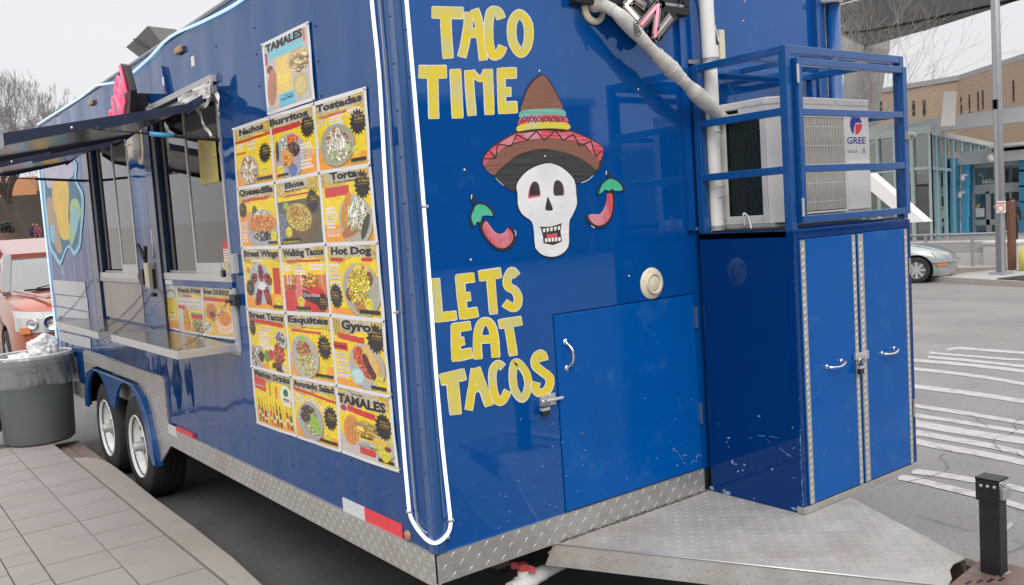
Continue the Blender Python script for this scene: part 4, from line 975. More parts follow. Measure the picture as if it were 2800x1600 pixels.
while y < AY1-.034:
    z = AZ0+.04+(.011 if row % 2 else 0)
    while z < AZ1-.08:
        r_ = .0115; pts = [Vector((AX0+.010, y+r_*math.sin(R(60*k)), z+r_*math.cos(R(60*k)))) for k in range(6)]
        for k in range(3): mb.bar(pts[k], pts[k+1], .0022, .0022, up=(1, 0, 0))
        z += .022
    y += .0185; row += 1
o = mb.build('side_guard', M['mesh_guard'], AC, fixn=False); o['kind'] = 'stuff'
mb = MB(); mb.box(AX0-.016, AY1-.11, AZ1-.07, AX0-.0005, AY1-.035, AZ1-.05).box(AX0-.012, AY1-.11, AZ1-.085, AX0-.0005, AY1-.105, AZ1-.05); mb.build('side_handle', M['ac_white'], AC, bevel=.003)
mb = MB()
for p in ((AX0-.003, AY0+ch+.015, AZ1-.02), (AX0-.003, AY1-.02, AZ1-.02), (AX0-.003, (AY0+AY1)/2, AZ1-.02), (AX0-.001, AY1-.012, AZ0+.02), (AX0-.001, AY0+ch+.03, AZ0+.02)): mb.ball(p, .0045, 6)
for p in ((AX0+.09, AY0-.003, AZ1-.018), (AX0+.42, AY0-.003, AZ1-.018)): mb.ball(p, .004, 6)
mb.build('screw', M['steel'], AC)
# front grille: vertical slats with a few cross rings
sx0, sx1, sz0, sz1 = AX0+.06, AX0+.462, AZ0+.035, AZ1-.085
MB().box(sx0, AY0-.002, sz0, sx1, AY0-.0003, sz1).build('grille_back', M['coil'], AC)
mb = MB(); x = sx0+.004
while x < sx1-.003:
    mb.box(x, AY0-.016, sz0+.004, x+.0052, AY0-.004, sz1-.002); x += .0112
o = mb.build('grille_slat', M['ac_slat'], AC, fixn=False); o['kind'] = 'stuff'
mb = MB()
for k in range(5): z = sz0+(k+.5)*(sz1-sz0)/5; mb.box(sx0, AY0-.0165, z-.0012, sx1, AY0-.0150, z+.0012)
mb.box(sx0-.010, AY0-.018, sz0-.008, sx0, AY0-.0005, sz1+.006).box(sx1, AY0-.018, sz0-.008, sx1+.010, AY0-.0005, sz1+.006).box(sx0, AY0-.018, sz0-.008, sx1, AY0-.0005, sz0).box(sx0, AY0-.018, sz1, sx1, AY0-.0005, sz1+.006)
mb.build('grille_frame', M['ac_white'], AC, bevel=.002)
MB().box(AX0+.492, AY0-.010, AZ0+.028, AX1-.012, AY0-.0005, AZ0+.24).build('valve_cover', M['ac_white'], AC, bevel=.008)
# maker's mark
lg = MB(); c = onY(2339, 340, AY0-.0008); c = Vector((c.x, AY0-.0012, c.z)); 
def Lp(px, py): q = onY(1850+px*.3435, 200+py*.3435, AY0); return Vector((q.x, AY0-.0012, q.z))
lg.poly([Lp(*p) for p in [(1405,487),(1390,460),(1379,415),(1382,375),(1398,350),(1428,336),(1455,350),(1470,385),(1472,393),(1425,395),(1418,410)]], 0)
lg.poly([Lp(*p) for p in [(1424,408),(1475,404),(1473,440),(1458,470),(1440,486),(1422,487)]], 1)
lg.build('maker_mark', [M['logo_blue'], M['logo_red']], AC, fixn=False); lg = MB()
a = Lp(1355, 562); b_ = Lp(1503, 562)
add_text(lg, 'GREE', a, (1, 0, 0), (.10, 0, 1), abs(Lp(1355, 508).z-a.z), 0, .012, width=(b_-a).length)
a = Lp(1362, 636); b_ = Lp(1440, 636); add_text(lg, 'R410A', a, (1, 0, 0), (0, 0, 1), .014, 2, .0, width=(b_-a).length)
lg.poly([Lp(*p) for p in [(1474,640),(1488,592),(1492,592),(1504,640),(1498,640),(1489,606),(1480,640)]], 2)
lg.build('maker_lettering', [M['logo_blue'], M['logo_red'], M['grey_print']], AC, fixn=False)
# cable loops at its foot
MB().tube(catmull([(AX0-.01, AY1-.12, AZ0-.01), (AX0-.03, AY1-.13, AZ0+.045), (AX0-.012, AY1-.14, AZ0+.03), (AX0-.02, AY1-.16, AZ0-.02)], False, 6), .004, 6).build('cable', M['pvc_white'], AC, smooth=True)

# ------------------------------------------------------------------ pipes on the front wall
VP_ = thing('vent_pipe', 'upright white plastic pipe rising from the cabinet top past the hose', 'pipe', (1.475, -.065, CZ1))
MB().tube([(1.468, -.066, CZ1+.004), (1.470, -.066, 2.2), (1.462, -.066, 2.79)], .0305, 20).build('pipe', M['pvc'], VP_, smooth=True, auto=60)
def strap(z):
    mb = MB(); mb.lathe((1.469, -.066, z), (0,0,1), [(.0322, -.008), (.0322, .008)], 20)
    mb.box(1.40, -.012, z-.008, 1.44, -.002, z+.008).box(1.44, -.034, z-.008, 1.4425, -.006, z+.008); return mb.build('strap', M['galv'], VP_, smooth=True, auto=40)
strap(2.332); strap(1.625)
mb = MB()
for z in (2.03, 1.80, 1.755): mb.tube([(1.44, -.10, z), (1.470, -.100, z), (AX0+.002, -.09, z+.004)], .0022, 6)
mb.build('zip_tie', M['pvc_white'], VP_, smooth=True)
HS = thing('insulated_hose', 'tape-wrapped white refrigerant hose slanting from the wall down to the air conditioner', 'hose', (.9, -.1, 2.47))
path = [(.875, .0, 2.520), (.873, -.055, 2.512), (.905, -.105, 2.470), (.985, -.112, 2.408), (1.08, -.115, 2.338), (1.165, -.115, 2.280), (1.255, -.115, 2.222), (1.34, -.115, 2.166), (1.425, -.110, 2.118), (1.47, -.10, 2.090), (1.515, -.095, 2.085)]
P3 = catmull(path, False, 8); n_ = len(P3)
rr = [.026+.0035*math.sin(i*.37)+random.uniform(-.0012, .0012)+.006*math.exp(-((i-42)/3.5)**2)+.005*math.exp(-((i-60)/9)**2) for i in range(n_)]
mb = MB(); mb.tube(P3, rr, 18); mb.build('wrapped_hose', M['wrap'], HS, smooth=True)
mb = MB()
for i in (14, 26, 34, 41, 46, 55, 66, 74): mb.tube([P3[i-1], P3[i]], [rr[i]+.0012, rr[i]+.0022], 18, caps=False)
mb.build('tape_wrap', M['wrap'], HS, smooth=True)
mb = MB(); mb.lathe((.875, -.001, 2.505), (0,-1,0), [(.058, 0), (.060, .010), (.055, .016), (.038, .018), (.036, .004)], 28); mb.build('wall_flange', M['cream'], HS, smooth=True, auto=40)
mb = MB()
for k in range(5): mb.tube(catmull([(.945+.004*k, -.150+.004*k, 2.43-.01*k), (.955+.004*k, -.152, 2.44-.01*k), (.962+.004*k, -.150, 2.43-.01*k), (.952+.004*k, -.15, 2.42-.01*k)], True, 3), .0016, 5, closed=True)
mb.build('chain_piece', M['dark_steel'], HS, smooth=True)
mb = MB(); mb.tube(catmull([(1.34, -.006, 2.73), (1.352, -.008, 2.5), (1.362, -.01, 2.36), (1.41, -.01, 2.345)], False, 5), .003, 6)
o = mb.build('wall_cable', M['black'], FT, smooth=True)
mb = MB(); mb.tube(catmull([(1.50, -.01, 2.62), (1.58, -.02, 2.42), (1.59, -.03, 2.3), (1.60, -.10, 2.145)], False, 5), .0022, 5); mb.tube(catmull([(1.49, -.008, 2.60), (1.52, -.02, 2.4), (1.54, -.06, 2.2), (1.55, -.10, 2.145)], False, 5), .0022, 5)
mb.build('wall_cable', M['black'], FT, smooth=True)
MB().tube(catmull([(1.49, -.03, 2.66), (1.53, -.03, 2.55), (1.573, -.025, 2.46), (1.578, -.03, 2.42)], False, 5), .0035, 6).build('wall_cable', M['pvc_white'], FT, smooth=True)
mb = MB(); q = onY(1952, 78, -.001); mb.box(q.x, -.030, 2.345, q.x+.035, -.0005, 2.475); mb.build('socket_cover', M['cream'], FT, bevel=.002)
MB().box(q.x-.03, -.024, 2.355, q.x-.002, -.0005, 2.41).build('socket_plug', M['pvc_white'], FT, bevel=.004)

# drain valve under the front edge
DV = thing('drain_valve', 'white plastic drain pipe with a red valve handle below the front edge', 'valve', (.40, -.10, .40))
c = onY(1432, 1586, .10); cx, cy, cz = c.x, c.y, c.z
d = Vector((1, .16, .03)).normalized()
c0 = Vector((cx, cy, cz-.012))
mb = MB(); mb.tube([c0-d*.075, c0-d*.03], .030, 18).tube([c0-d*.03, c0-d*.012, c0+d*.03, c0+d*.05], [.034, .037, .037, .034], 18).tube([c0+d*.05, c0+d*.11], .030, 18).tube([c0+d*.11, c0+d*.62], .027, 18)
mb.lathe(c0, (0,0,1), [(.023, .0), (.023, .047), (.018, .05)], 16); mb.build('pipe', M['pvc_white'], DV, smooth=True, auto=35)
hb = MB(); hb.lathe(c0+Vector((0,0,.045)), (0,0,1), [(.018, 0), (.020, .030), (.017, .034), (.009, .034), (.008, .026), (0, .026)], 18)
h1_ = Vector((.30, -1, 0)).normalized()
for s_ in (1, -1): hb.hexa([c0+h1_*s_*.014+Vector((0,0,.052)), c0+h1_*s_*.058+Vector((0,0,.044)), c0+h1_*s_*.058+Vector((.004,.006,.044)), c0+h1_*s_*.014+Vector((.004,.006,.052)), c0+h1_*s_*.014+Vector((0,0,.078)), c0+h1_*s_*.058+Vector((0,0,.072)), c0+h1_*s_*.058+Vector((.004,.006,.072)), c0+h1_*s_*.014+Vector((.004,.006,.078))])
hb.build('valve_handle', M['red_plastic'], DV, smooth=True, auto=35, bevel=.001)

# ------------------------------------------------------------------ light tubes
def led(pts, r_, name, label, mt='tube_white', grp='white light tubes on the trailer', offs=(.0, .0, .0)):
    t = thing('light_tube', label, 'light tube', pts[0], grp); MB().tube(pts, r_, 8).build('glow_tube', M[mt], t, smooth=True)
    return t
P1 = [(-.012, .135, 2.78)]+[(-.012, y, z) for y, z in ((.140, 2.494), (.128, 2.246), (.140, 1.95), (.150, 1.618), (.156, 1.25), (.159, .963), (.156, .80), (.152, .70), (.128, .665), (.088, .640))]+[(-.014, .030, .624), (-.006, -.012, .626), (.030, -.014, .640), (.052, -.014, .672), (.052, -.014, .74), (.043, -.014, .95), (.039, -.014, 1.236), (.040, -.014, 1.6), (.038, -.014, 1.984), (.031, -.014, 2.465), (.030, -.014, 2.78)]
t = led(catmull(P1, False, 3), .0068, '', 'glowing white light tube looped down both sides of the trailer corner')
MB().tube(catmull([(-.004, y+.013, z) for _, y, z in P1[:9]], False, 3), .009, 6).build('tube_channel', M['tube_back'], t, smooth=True)
MB().tube(catmull([(x+.004, y+.009, z) for x, y, z in P1[15:]], False, 3), .006, 6).build('tube_channel', M['tube_back'], t, smooth=True)
mb = MB()
for p in ((-.014, .135, 1.42), (-.014, .152, .70)): mb.box(p[0]-.006, p[1]-.009, p[2]-.005, p[0]+.010, p[1]+.014, p[2]+.005)
for p in ((.041, -.016, 1.78), (.052, -.016, .69), (.03, -.014, .635)): mb.box(p[0]-.010, p[1]-.006, p[2]-.005, p[0]+.013, p[1]+.010, p[2]+.005)
mb.build('tube_clip', M['clear_clip'] if 'clear_clip' in M else M['alu'], t, bevel=.002)
# thin cable along the corner
MB().tube(catmull([(-.006, .11, 2.75), (-.006, .095, 2.2), (-.006, .105, 1.6), (-.006, .12, 1.1), (-.006, .118, .72), (-.006, .10, .66), (-.006, .05, .645)], False, 5), .003, 5).build('corner_cable', M['galv'], FT, smooth=True)
MB().tube(catmull([(.012, -.013, 2.75), (.016, -.013, 1.9), (.021, -.013, 1.2), (.026, -.013, .68)], False, 5), .002, 5).build('corner_cable', M['trim_blue'], FT, smooth=True)
top = [(.14, 2.80), (.6, 2.775), (1.0, 2.768), (1.40, 2.756), (1.85, 2.775), (2.33, 2.802), (2.75, 2.765), (3.228, 2.737)]
led([(-.014, y, z) for y, z in catmull(top, False, 4)], .0068, '', 'light tube sagging along the roof edge above the raised hatch', 'tube_blue')
led([(-.014, y, z) for y, z in [(3.55, 2.755), (4.0, 2.808), (4.02, 2.810), (4.5, 2.80), (5.14, 2.805), (5.7, 2.812), (6.21, 2.815)]], .0068, '', 'light tube along the roof edge beyond the red sign', 'tube_blue')
led([(-.012, y, z) for y, z in [(6.40, 2.50), (6.405, 1.9), (6.41, 1.4), (6.405, 1.21)]]+[], .0068, '', 'upright light tube on the far rear corner, above the shelf', 'tube_blue')
led([(-.012, y, z) for y, z in [(6.405, 1.19), (6.41, .9), (6.41, .70)]], .0068, '', 'upright light tube on the far rear corner, low beside the grey bin', 'tube_blue')

# ------------------------------------------------------------------ signs
def c7(x, y): return (1600+x/4.8525, y/4.8525)
OS = thing('neon_sign', 'black channel OPEN sign with pink tubes hanging askew over the front wall', 'neon sign', (1.0, -.09, 2.5))
Et = [[(540,70),(700,250)], [(540,70),(640,-30)], [(640,-30),(780,80)]]
Nt = [[(745,330),(970,60)], [(970,60),(925,500)], [(925,500),(1130,230)]]
def sh(L, dx, dy): return [[(x+dx, y+dy) for x, y in s_] for s_ in L]
Pt = sh([[(540,70),(745,-160)], [(745,-160),(860,-60)], [(860,-60),(770,40)], [(770,40),(650,-50)]], -340, -250)
Ot = sh([[(540,70),(745,-160)], [(745,-160),(860,-60)], [(860,-60),(655,170)], [(655,170),(540,70)]], -640, -520)
Et = Et+[[(590,15+0),(590,15)]][:0]
def stroke(mb, seg, y, w, dpt): 
    a, b_ = onY(*c7(*seg[0]), y), onY(*c7(*seg[1]), y); d = (b_-a).normalized()*.008; mb.bar(a-d, b_+d, w, dpt, up=(0, 1, 0))
for L, lit in ((Et, 'neon_hot'), (Nt, 'neon_pink'), (Pt, 'neon_pink'), (Ot, 'neon_pink')):
    bk = MB()
    for s_ in L: stroke(bk, s_, -.075, .032, .050)
    ch_ = bk.build('letter_channel', M['black'], OS)
    rim_ = MB()
    for s_ in L: stroke(rim_, s_, -.1005, .034, .003)
    rim_.build('channel_rim', M['car_grey_plastic'], ch_)
    for i, s_ in enumerate(L):
        a, b_ = onY(*c7(*s_[0]), -.105), onY(*c7(*s_[1]), -.105)
        MB().tube([a, b_], .0062, 8).build('neon_tube', M['neon_off' if (i == 2) else lit if i != 1 or L is not Et else 'neon_hot'], ch_, smooth=True)
mb = MB(); mb.bar(onY(*c7(430,120), -.06), onY(*c7(880,560), -.06), .02, .02, up=(0,1,0)); mb.bar(onY(*c7(200,-120), -.06), onY(*c7(720,330), -.06), .03, .03, up=(0,1,0)); mb.build('sign_bracket', M['black'], OS)
mb = MB()
a, b_ = onY(*c7(1130,215), -.10), onY(*c7(1290,0), -.10)
for i in range(9): p = a.lerp(b_, i/8); mb.bar(p, p+(b_-a).normalized()*.012, .006 if i % 2 else .003, .003 if i % 2 else .006)
mb.build('hanging_chain', M['dark_steel'], OS)
BF = thing('menu_board', 'black framed menu board high on the front wall above the hose', 'board', (1.06, -.03, 2.66))
MB().box(.755, -.045, 2.5125, 1.383, -.0005, 2.545).box(.755, -.045, 2.545, .785, -.0005, 2.775).box(1.353, -.045, 2.545, 1.383, -.0005, 2.775).box(.755, -.045, 2.775, 1.383, -.0005, 2.80).build('frame', M['black'], BF, bevel=.004)
MB().box(.785, -.02, 2.545, 1.353, -.0005, 2.775).build('panel', M['dark_steel'], BF)
MB().box(1.06, -.04, 2.5455, 1.353, -.022, 2.556).build('ledge', M['galv'], BF)

def c1(x, y): return (x/3.64, y/3.64)
SS = thing('neon_sign', 'red neon OPEN sign on a black box above the raised hatch, seen edge-on', 'neon sign', (-.1, 2.9, 2.6))
XS = -.13
def sx_(x, y, X_=XS): return onX(*c1(x, y), X_)
mb = MB(); mb.prism([sx_(*p) for p in [(1192, 632), (1240, 650), (1302, 900), (1290, 1140), (1225, 1150), (1255, 915)]], (.035, 0, 0)); mb.build('sign_box', M['black'], SS, bevel=.004)
MB().prism([sx_(*p, -.10) for p in [(1240, 930), (1300, 925), (1305, 1120), (1250, 1130)]], (.095, 0, 0)).build('sign_bracket', M['dark_steel'], SS)
for L in ([(1190,655),(1252,915)], [(1252,915),(1172,760)], [(1172,760),(1236,1022)], [(1168,765),(1142,900),(1180,1020),(1215,1120)], [(1228,1025),(1196,1150)], [(1118,985),(1125,1050),(1150,1160)], [(1120,980),(1145,960),(1180,1060),(1190,1140)], [(1092,1150),(1092,1110),(1118,1095),(1130,1150)], [(1155,870),(1190,930),(1208,1040)]):
    MB().tube([sx_(*p, XS-.012) for p in L], .0078, 8).build('neon_tube', M['neon_red'], SS, smooth=True)

# loudspeakers on the roof
SPK = thing('loudspeaker', 'dark grey loudspeaker tilted on the roof edge above the light tube', 'loudspeaker', (.30, 4.0, 2.82))
q = lambda x, y, X_: onX(*c1(x, y), X_)
mb = MB(); dv = Vector((.20, .12, .02))
mb.prism([onX(*p, .10) for p in ((343,129),(367,107),(402,71),(408,72),(444,117),(441,124),(384,157),(378,156))], dv); mb.build('speaker_case', M['speaker'], SPK, bevel=.006)
MB().bar(onX(367,107,.0965), onX(416,141,.0965), .012, .010).build('case_seam', M['black'], SPK)
MB().box(.22, 3.98, 2.812, .28, 4.10, 2.95).build('speaker_bracket', M['dark_steel'], SPK)
SP2 = thing('loudspeaker', 'small grey horn loudspeaker at the far rear end of the roof', 'loudspeaker', (.1, 6.35, 2.82))
mb = MB(); mb.prism([q(270,1195,.05), q(290,1190,.05), q(360,1275,.05), q(330,1285,.05)], (.22, .1, 0)); mb.build('speaker_case', M['speaker'], SP2, bevel=.01)
MB().box(.05, 6.30, 2.812, .10, 6.36, 2.86).build('speaker_bracket', M['alu_matt'], SP2)

# shreds of plastic sheet hanging from the hatch hinge
PS = thing('plastic_shreds', 'torn white plastic sheeting hanging from the hatch hinge by the window', 'plastic sheet', (-.05, 1.9, 2.4))
def c8(x, y): return (240+x/3.64, 100+y/3.64)
mb = MB()
def ribbon(P, w, X_=-.06):
    C3 = catmull(P, False, 6); n = len(C3); pr_ = None
    for i in range(n-1):
        wa = 1.25*w*(1-.55*i/n); wb = 1.25*w*(1-.55*(i+1)/n)
        a, b_ = onX(*c8(*C3[i]), X_+.006*math.sin(i*.5)), onX(*c8(*C3[i+1]), X_+.006*math.sin((i+1)*.5))
        d = (b_-a).normalized(); s_ = Vector((0, d.z, -d.y)).normalized(); t0 = Vector((.010*math.sin(i*.35), 0, 0)); t1 = Vector((.010*math.sin((i+1)*.35), 0, 0))
        mb.quad(a-s_*wa+t0, b_-s_*wb+t1, b_, a); mb.quad(a, b_, b_+s_*wb+t1, a+s_*wa+t0)
ribbon([(1240,430),(1190,530),(1060,600),(940,620),(890,660)], .028); ribbon([(930,610),(1040,660),(1120,690),(1175,680),(1190,610),(1240,600)], .014)
ribbon([(1020,650),(1100,760),(1160,860),(1190,930),(1218,1000)], .014); ribbon([(1255,560),(1290,630),(1310,700),(1310,770)], .016)
ribbon([(1230,430),(1200,500),(1220,570),(1150,590)], .022); ribbon([(1050,560),(1120,520),(1200,470)], .018); ribbon([(900,650),(1000,625),(1100,600),(1180,570)], .02)
ribbon([(580,745),(600,690),(625,680),(630,720)], .012)
mb.build('sheet', M['plastic_sheet'], PS, smooth=True, fixn=False)

# ------------------------------------------------------------------ chains holding the shelves
def chain(a, b_, label, L=.030, w=.0058, r_=.0016):
    a, b_ = Vector(a), Vector(b_); t = thing('chain', label, 'chain', a, 'shelf support chains')
    d = b_-a; n = max(2, int(d.length/(L*.86))); dn = d.normalized()
    key = 'link%.4f' % L
    if key not in WL:
        m_ = MB(); lp_ = [(-L/2+w, -w, 0), (L/2-w, -w, 0), (L/2-w*.3, -w*.7, 0), (L/2, 0, 0), (L/2-w*.3, w*.7, 0), (L/2-w, w, 0), (-L/2+w, w, 0), (-L/2+w*.3, w*.7, 0), (-L/2, 0, 0), (-L/2+w*.3, -w*.7, 0)]
        m_.tube(lp_, r_, 5, closed=True); tmp = m_.build('link', M['chain_metal']); WL[key] = tmp.data; bpy.data.objects.remove(tmp)
    for i in range(n):
        p = a+d*((i+.5)/n)+Vector((0, 0, -.03*math.sin(math.pi*(i+.5)/n)))
        o = bpy.data.objects.new('link', WL[key]); o.parent = t; COL.objects.link(o); o.location = p-a
        rot = dn.to_track_quat('X', 'Z').to_matrix() @ Matrix.Rotation(R(90*(i % 2)+random.uniform(-25, 25)), 3, 'X'); o.rotation_euler = rot.to_euler()
    return t
P_('chain_metal', (.16, .14, .12), .45, metal=.7)
chain((-.30, 1.76, 1.20), (-.03, 1.75, 1.415), 'rusty chain at the near end of the nearer shelf, crossing the churro poster')
chain((-.30, 3.00, 1.20), (-.03, 3.02, 1.44), 'chain at the far end of the nearer shelf, lower of two by the latch')
chain((-.31, 3.31, 1.195), (-.04, 3.10, 1.46), 'chain at the near end of the farther shelf, upper of two by the latch')
chain((-.31, 4.60, 1.195), (-.03, 4.62, 1.48), 'chain at the far end of the farther shelf in front of the mural')

# ------------------------------------------------------------------ bin and bags
BX, BY = -.315, 5.82; bz = SWZ+.0
TC = thing('trash_can', 'large round grey plastic bin with a clear liner beside the rear of the trailer', 'bin', (BX, BY, bz))
mb = MB(); mb.lathe((BX, BY, bz), (0,0,1), [(.0, .002), (.245, .0), (.268, .02), (.272, .06), (.292, .64), (.293, .66), (.305, .665), (.308, .70), (.305, .715), (.285, .715), (.280, .70), (.255, .05), (.0, .04)], 48)
mb.build('bin_body', M['can_grey'], TC, smooth=True, auto=35)
t = MB(); 
V_, F_, w_ = text2d('BRUTE', .03)
for s_ in (1,):
    i = len(t.v); Rr = .3; ang0 = R(238); hgt = .046
    for a_, b2_ in V_:
        an = ang0 + (a_*hgt*1.35)/Rr; t.v.append((BX+(Rr-.0015)*math.cos(an), BY+(Rr-.0015)*math.sin(an), bz+.60+b2_*hgt))
    for f in F_: t.f.append(tuple(i+k for k in f)); t.m.append(0)
t.build('bin_lettering', M['can_print'], TC, fixn=False)
ln = thing('bin_liner', 'clear plastic liner folded over the rim of the grey bin', 'bin liner', (BX, BY, bz+.6))
mb = MB(); prof = [(.235, .62, 0), (.270, .73, .004), (.312, .738, .002), (.318, .71, .005), (.315, .62, .010), (.318, .53, .016), (.316, .50, .020), (.303, .49, .010)]
n_ = 160; i0 = 0
for r_, h, am in prof:
    for k in range(n_):
        an = 2*math.pi*k/n_; rr_ = r_+am*(math.sin(an*9+h*9)+.8*math.sin(an*23+h*26)+.6*math.sin(an*41-h*35)+.4*math.sin(an*5)); hh = h+ (.012*math.sin(an*3)+.006*math.sin(an*7) if h < .6 else .0)
        mb.v.append((BX+rr_*math.cos(an), BY+rr_*math.sin(an), bz+hh))
for a_ in range(len(prof)-1):
    for k in range(n_): mb.f.append((a_*n_+k, a_*n_+(k+1) % n_, (a_+1)*n_+(k+1) % n_, (a_+1)*n_+k)); mb.m.append(0)
mb.build('liner_film', M['liner'], ln, smooth=True)
mb = MB(); mb.tube([(BX+.303*math.cos(2*math.pi*k/40), BY+.303*math.sin(2*math.pi*k/40), bz+.737) for k in range(40)], .009, 6, closed=True); mb.build('liner_fold', M['bag_white'], ln, smooth=True)
def blob(name, c, rx, ry, rz, mt, label, cat, seed=1, amp=.12):
    rnd = random.Random(seed); t = thing(name, label, cat, (c[0], c[1], c[2]-rz))
    b = bmesh.new(); bmesh.ops.create_icosphere(b, subdivisions=5, radius=1)
    from mathutils import noise as mn
    for v in b.verts:
        d_ = v.co.normalized(); n1 = mn.noise(d_*1.6+Vector((seed, 0, 0))); n2 = mn.noise(d_*4.5+Vector((0, seed, 0))); n3 = abs(mn.noise(d_*7+Vector((0, 0, seed)))); n4 = abs(mn.noise(d_*15+Vector((seed, 0, 3))))
        k = 1+amp*(1.7*n1+.8*n2-.55*n3-.15*n4)
        v.co = Vector((d_.x*rx*k, d_.y*ry*k, d_.z*rz*k))
    me_ = bpy.data.meshes.new('bag_film'); b.to_mesh(me_); b.free(); me_.materials.append(M[mt]); me_.polygons.foreach_set('use_smooth', [True]*len(me_.polygons))
    o = bpy.data.objects.new('bag_film', me_); o.parent = t; COL.objects.link(o); o.location = (0, 0, rz); return t
blob('white_bag', (BX+.09, BY-.02, bz+.77), .13, .14, .12, 'bag_white', 'white crumpled rubbish bag heaped in the grey bin, taller of the two', 'rubbish bag', 3, .16)
blob('white_bag', (BX-.10, BY-.10, bz+.69), .13, .12, .07, 'bag_white', 'flatter white rubbish bag in the grey bin, lower of the two', 'rubbish bag', 8, .18)
blob('black_bag', (-.72, 6.15, zg(0,6.1)+.045+SWZ+.27), .24, .24, .27, 'bag_black', 'black rubbish bag standing on the pavement just behind the grey bin', 'rubbish bag', 5, .14)

# ------------------------------------------------------------------ hand lettering on the front wall
_layer = [0]
def nxt(): _layer[0] += 1; return -.0005 - _layer[0]*.000022
def ribbon_mesh(me_data, path, w, conv, y, plane=onY, close=False, cap=True, jit=.8, wj=1.0):
    P = catmull(path, close, 6)
    if not close and cap:
        d0 = (P[0][0]-P[1][0], P[0][1]-P[1][1]); 
    n = len(P); k = len(me_data['v']); s_ = 0; rnd = random; pl, pr2 = None, None
    for i in range(n + (1 if close else 0)):
        a = P[(i-1) % n] if (close or i > 0) else P[0]; b_ = P[(i+1) % n] if (close or i < n-1) else P[n-1]; c = P[i % n]
        tx, ty = b_[0]-a[0], b_[1]-a[1]; L = math.hypot(tx, ty) or 1; tx, ty = tx/L, ty/L; nx_, ny_ = -ty, tx
        hw = w/2*wj
        if not close and i in (0, n-1): hw *= .90
        q1 = (c[0]+nx_*hw+rnd.uniform(-jit, jit), c[1]+ny_*hw+rnd.uniform(-jit, jit)); q2 = (c[0]-nx_*hw+rnd.uniform(-jit, jit), c[1]-ny_*hw+rnd.uniform(-jit, jit))
        if pl is not None and (q1[0]-pl[0])*tx+(q1[1]-pl[1])*ty < .5: q1 = (pl[0]+tx*.3, pl[1]+ty*.3)    # inner side of a tight bend: hold, do not fold over
        if pr2 is not None and (q2[0]-pr2[0])*tx+(q2[1]-pr2[1])*ty < .5: q2 = (pr2[0]+tx*.3, pr2[1]+ty*.3)
        if close and i == n: q1, q2 = f1, f2
        if i == 0: f1, f2 = q1, q2
        pl, pr2 = q1, q2; p1 = plane(*conv(*q1), y); p2 = plane(*conv(*q2), y)
        if i: s_ += (Vector(p1)-Vector(me_data['v'][-2])).length*.5+(Vector(p2)-Vector(me_data['v'][-1])).length*.5
        me_data['v'] += [tuple(p1), tuple(p2)]; me_data['uv'] += [(s_, 0), (s_, (Vector(p1)-Vector(p2)).length)]
    for i in range(n-1 + (1 if close else 0)):
        me_data['f'].append((k+2*i, k+2*i+1, k+2*i+3, k+2*i+2)); me_data['m'].append(me_data['cm'])
def new_md(): return {'v': [], 'f': [], 'm': [], 'uv': [], 'cm': 0}
def md_build(md, name, mats, parent, label=None):
    o0 = wloc(parent); me_ = bpy.data.meshes.new(name); me_.from_pydata([(a-o0.x, b_-o0.y, c-o0.z) for a, b_, c in md['v']], [], md['f'])
    for mt in mats: me_.materials.append(mt)
    me_.polygons.foreach_set('material_index', md['m'])
    uvl = me_.uv_layers.new(name='UVMap'); lo = np.zeros(len(me_.loops), dtype=np.int32); me_.loops.foreach_get('vertex_index', lo)
    uvl.data.foreach_set('uv', np.array(md['uv'], dtype=np.float32)[lo].ravel())
    o = bpy.data.objects.new(name, me_); put(o, parent)
    if label: o['label'] = label
    return o
def letter(strokes, conv, label):
    """strokes: (path, width[, closed]) in photograph crop units; white underpaint shows round the yellow"""
    md = new_md()
    for s_ in strokes:
        md['cm'] = 0; ext = 9.5 if conv in (cA,) else 7.5
        p = list(s_[0]); cl = len(s_) > 2
        if not cl:
            d = (p[0][0]-p[1][0], p[0][1]-p[1][1]); L = math.hypot(*d); p0 = (p[0][0]+d[0]/L*ext*.5, p[0][1]+d[1]/L*ext*.5)
            e2 = (p[-1][0]-p[-2][0], p[-1][1]-p[-2][1]); L2 = math.hypot(*e2); p1 = (p[-1][0]+e2[0]/L2*ext*.5, p[-1][1]+e2[1]/L2*ext*.5); q_ = [p0]+p[1:-1]+[p1]
        else: q_ = p
        off = (random.uniform(-2.5, 2.5), random.uniform(-2.5, 2.5)); q_ = [(x+off[0], y+off[1]) for x, y in q_]
        ribbon_mesh(md, q_, s_[1]+ext*1.5, conv, nxt(), close=cl, jit=1.0)
    for s_ in strokes:
        md['cm'] = 1; ribbon_mesh(md, s_[0], s_[1], conv, nxt(), close=len(s_) > 2, jit=1.3)
    return md_build(md, 'painted_letter', [M['white_brush'], M['yellow_brush']], FT, label)
cA = lambda x, y: (1100+x/3.64, y/3.64); cB = lambda x, y: (1100+x/3.64, 400+y/3.64); cC = lambda x, y: (1100+x/2.9114, 700+y/2.9114)
letter([([(292,122),(450,126),(604,130)],112), ([(430,150),(440,380),(455,578)],100)], cA, 'painted T of TACO')
letter([([(660,120),(655,250),(620,450),(592,565)],82), ([(720,95),(765,250),(790,450),(806,602)],78), ([(640,325),(755,330)],88)], cA, 'painted A of TACO')
letter([([(985,185),(955,120),(890,112),(862,220),(862,420),(900,545),(965,535),(1000,460)],84)], cA, 'painted C of TACO')
letter([([(1165,140),(1095,230),(1098,410),(1180,530),(1250,430),(1250,240)],84,1)], cA, 'painted O of TACO')
letter([([(162,716),(300,718),(438,716)],124), ([(305,770),(310,980),(316,1180)],98)], cA, 'painted T of TIME')
letter([([(528,692),(540,930),(552,1176)],106)], cA, 'painted I of TIME')
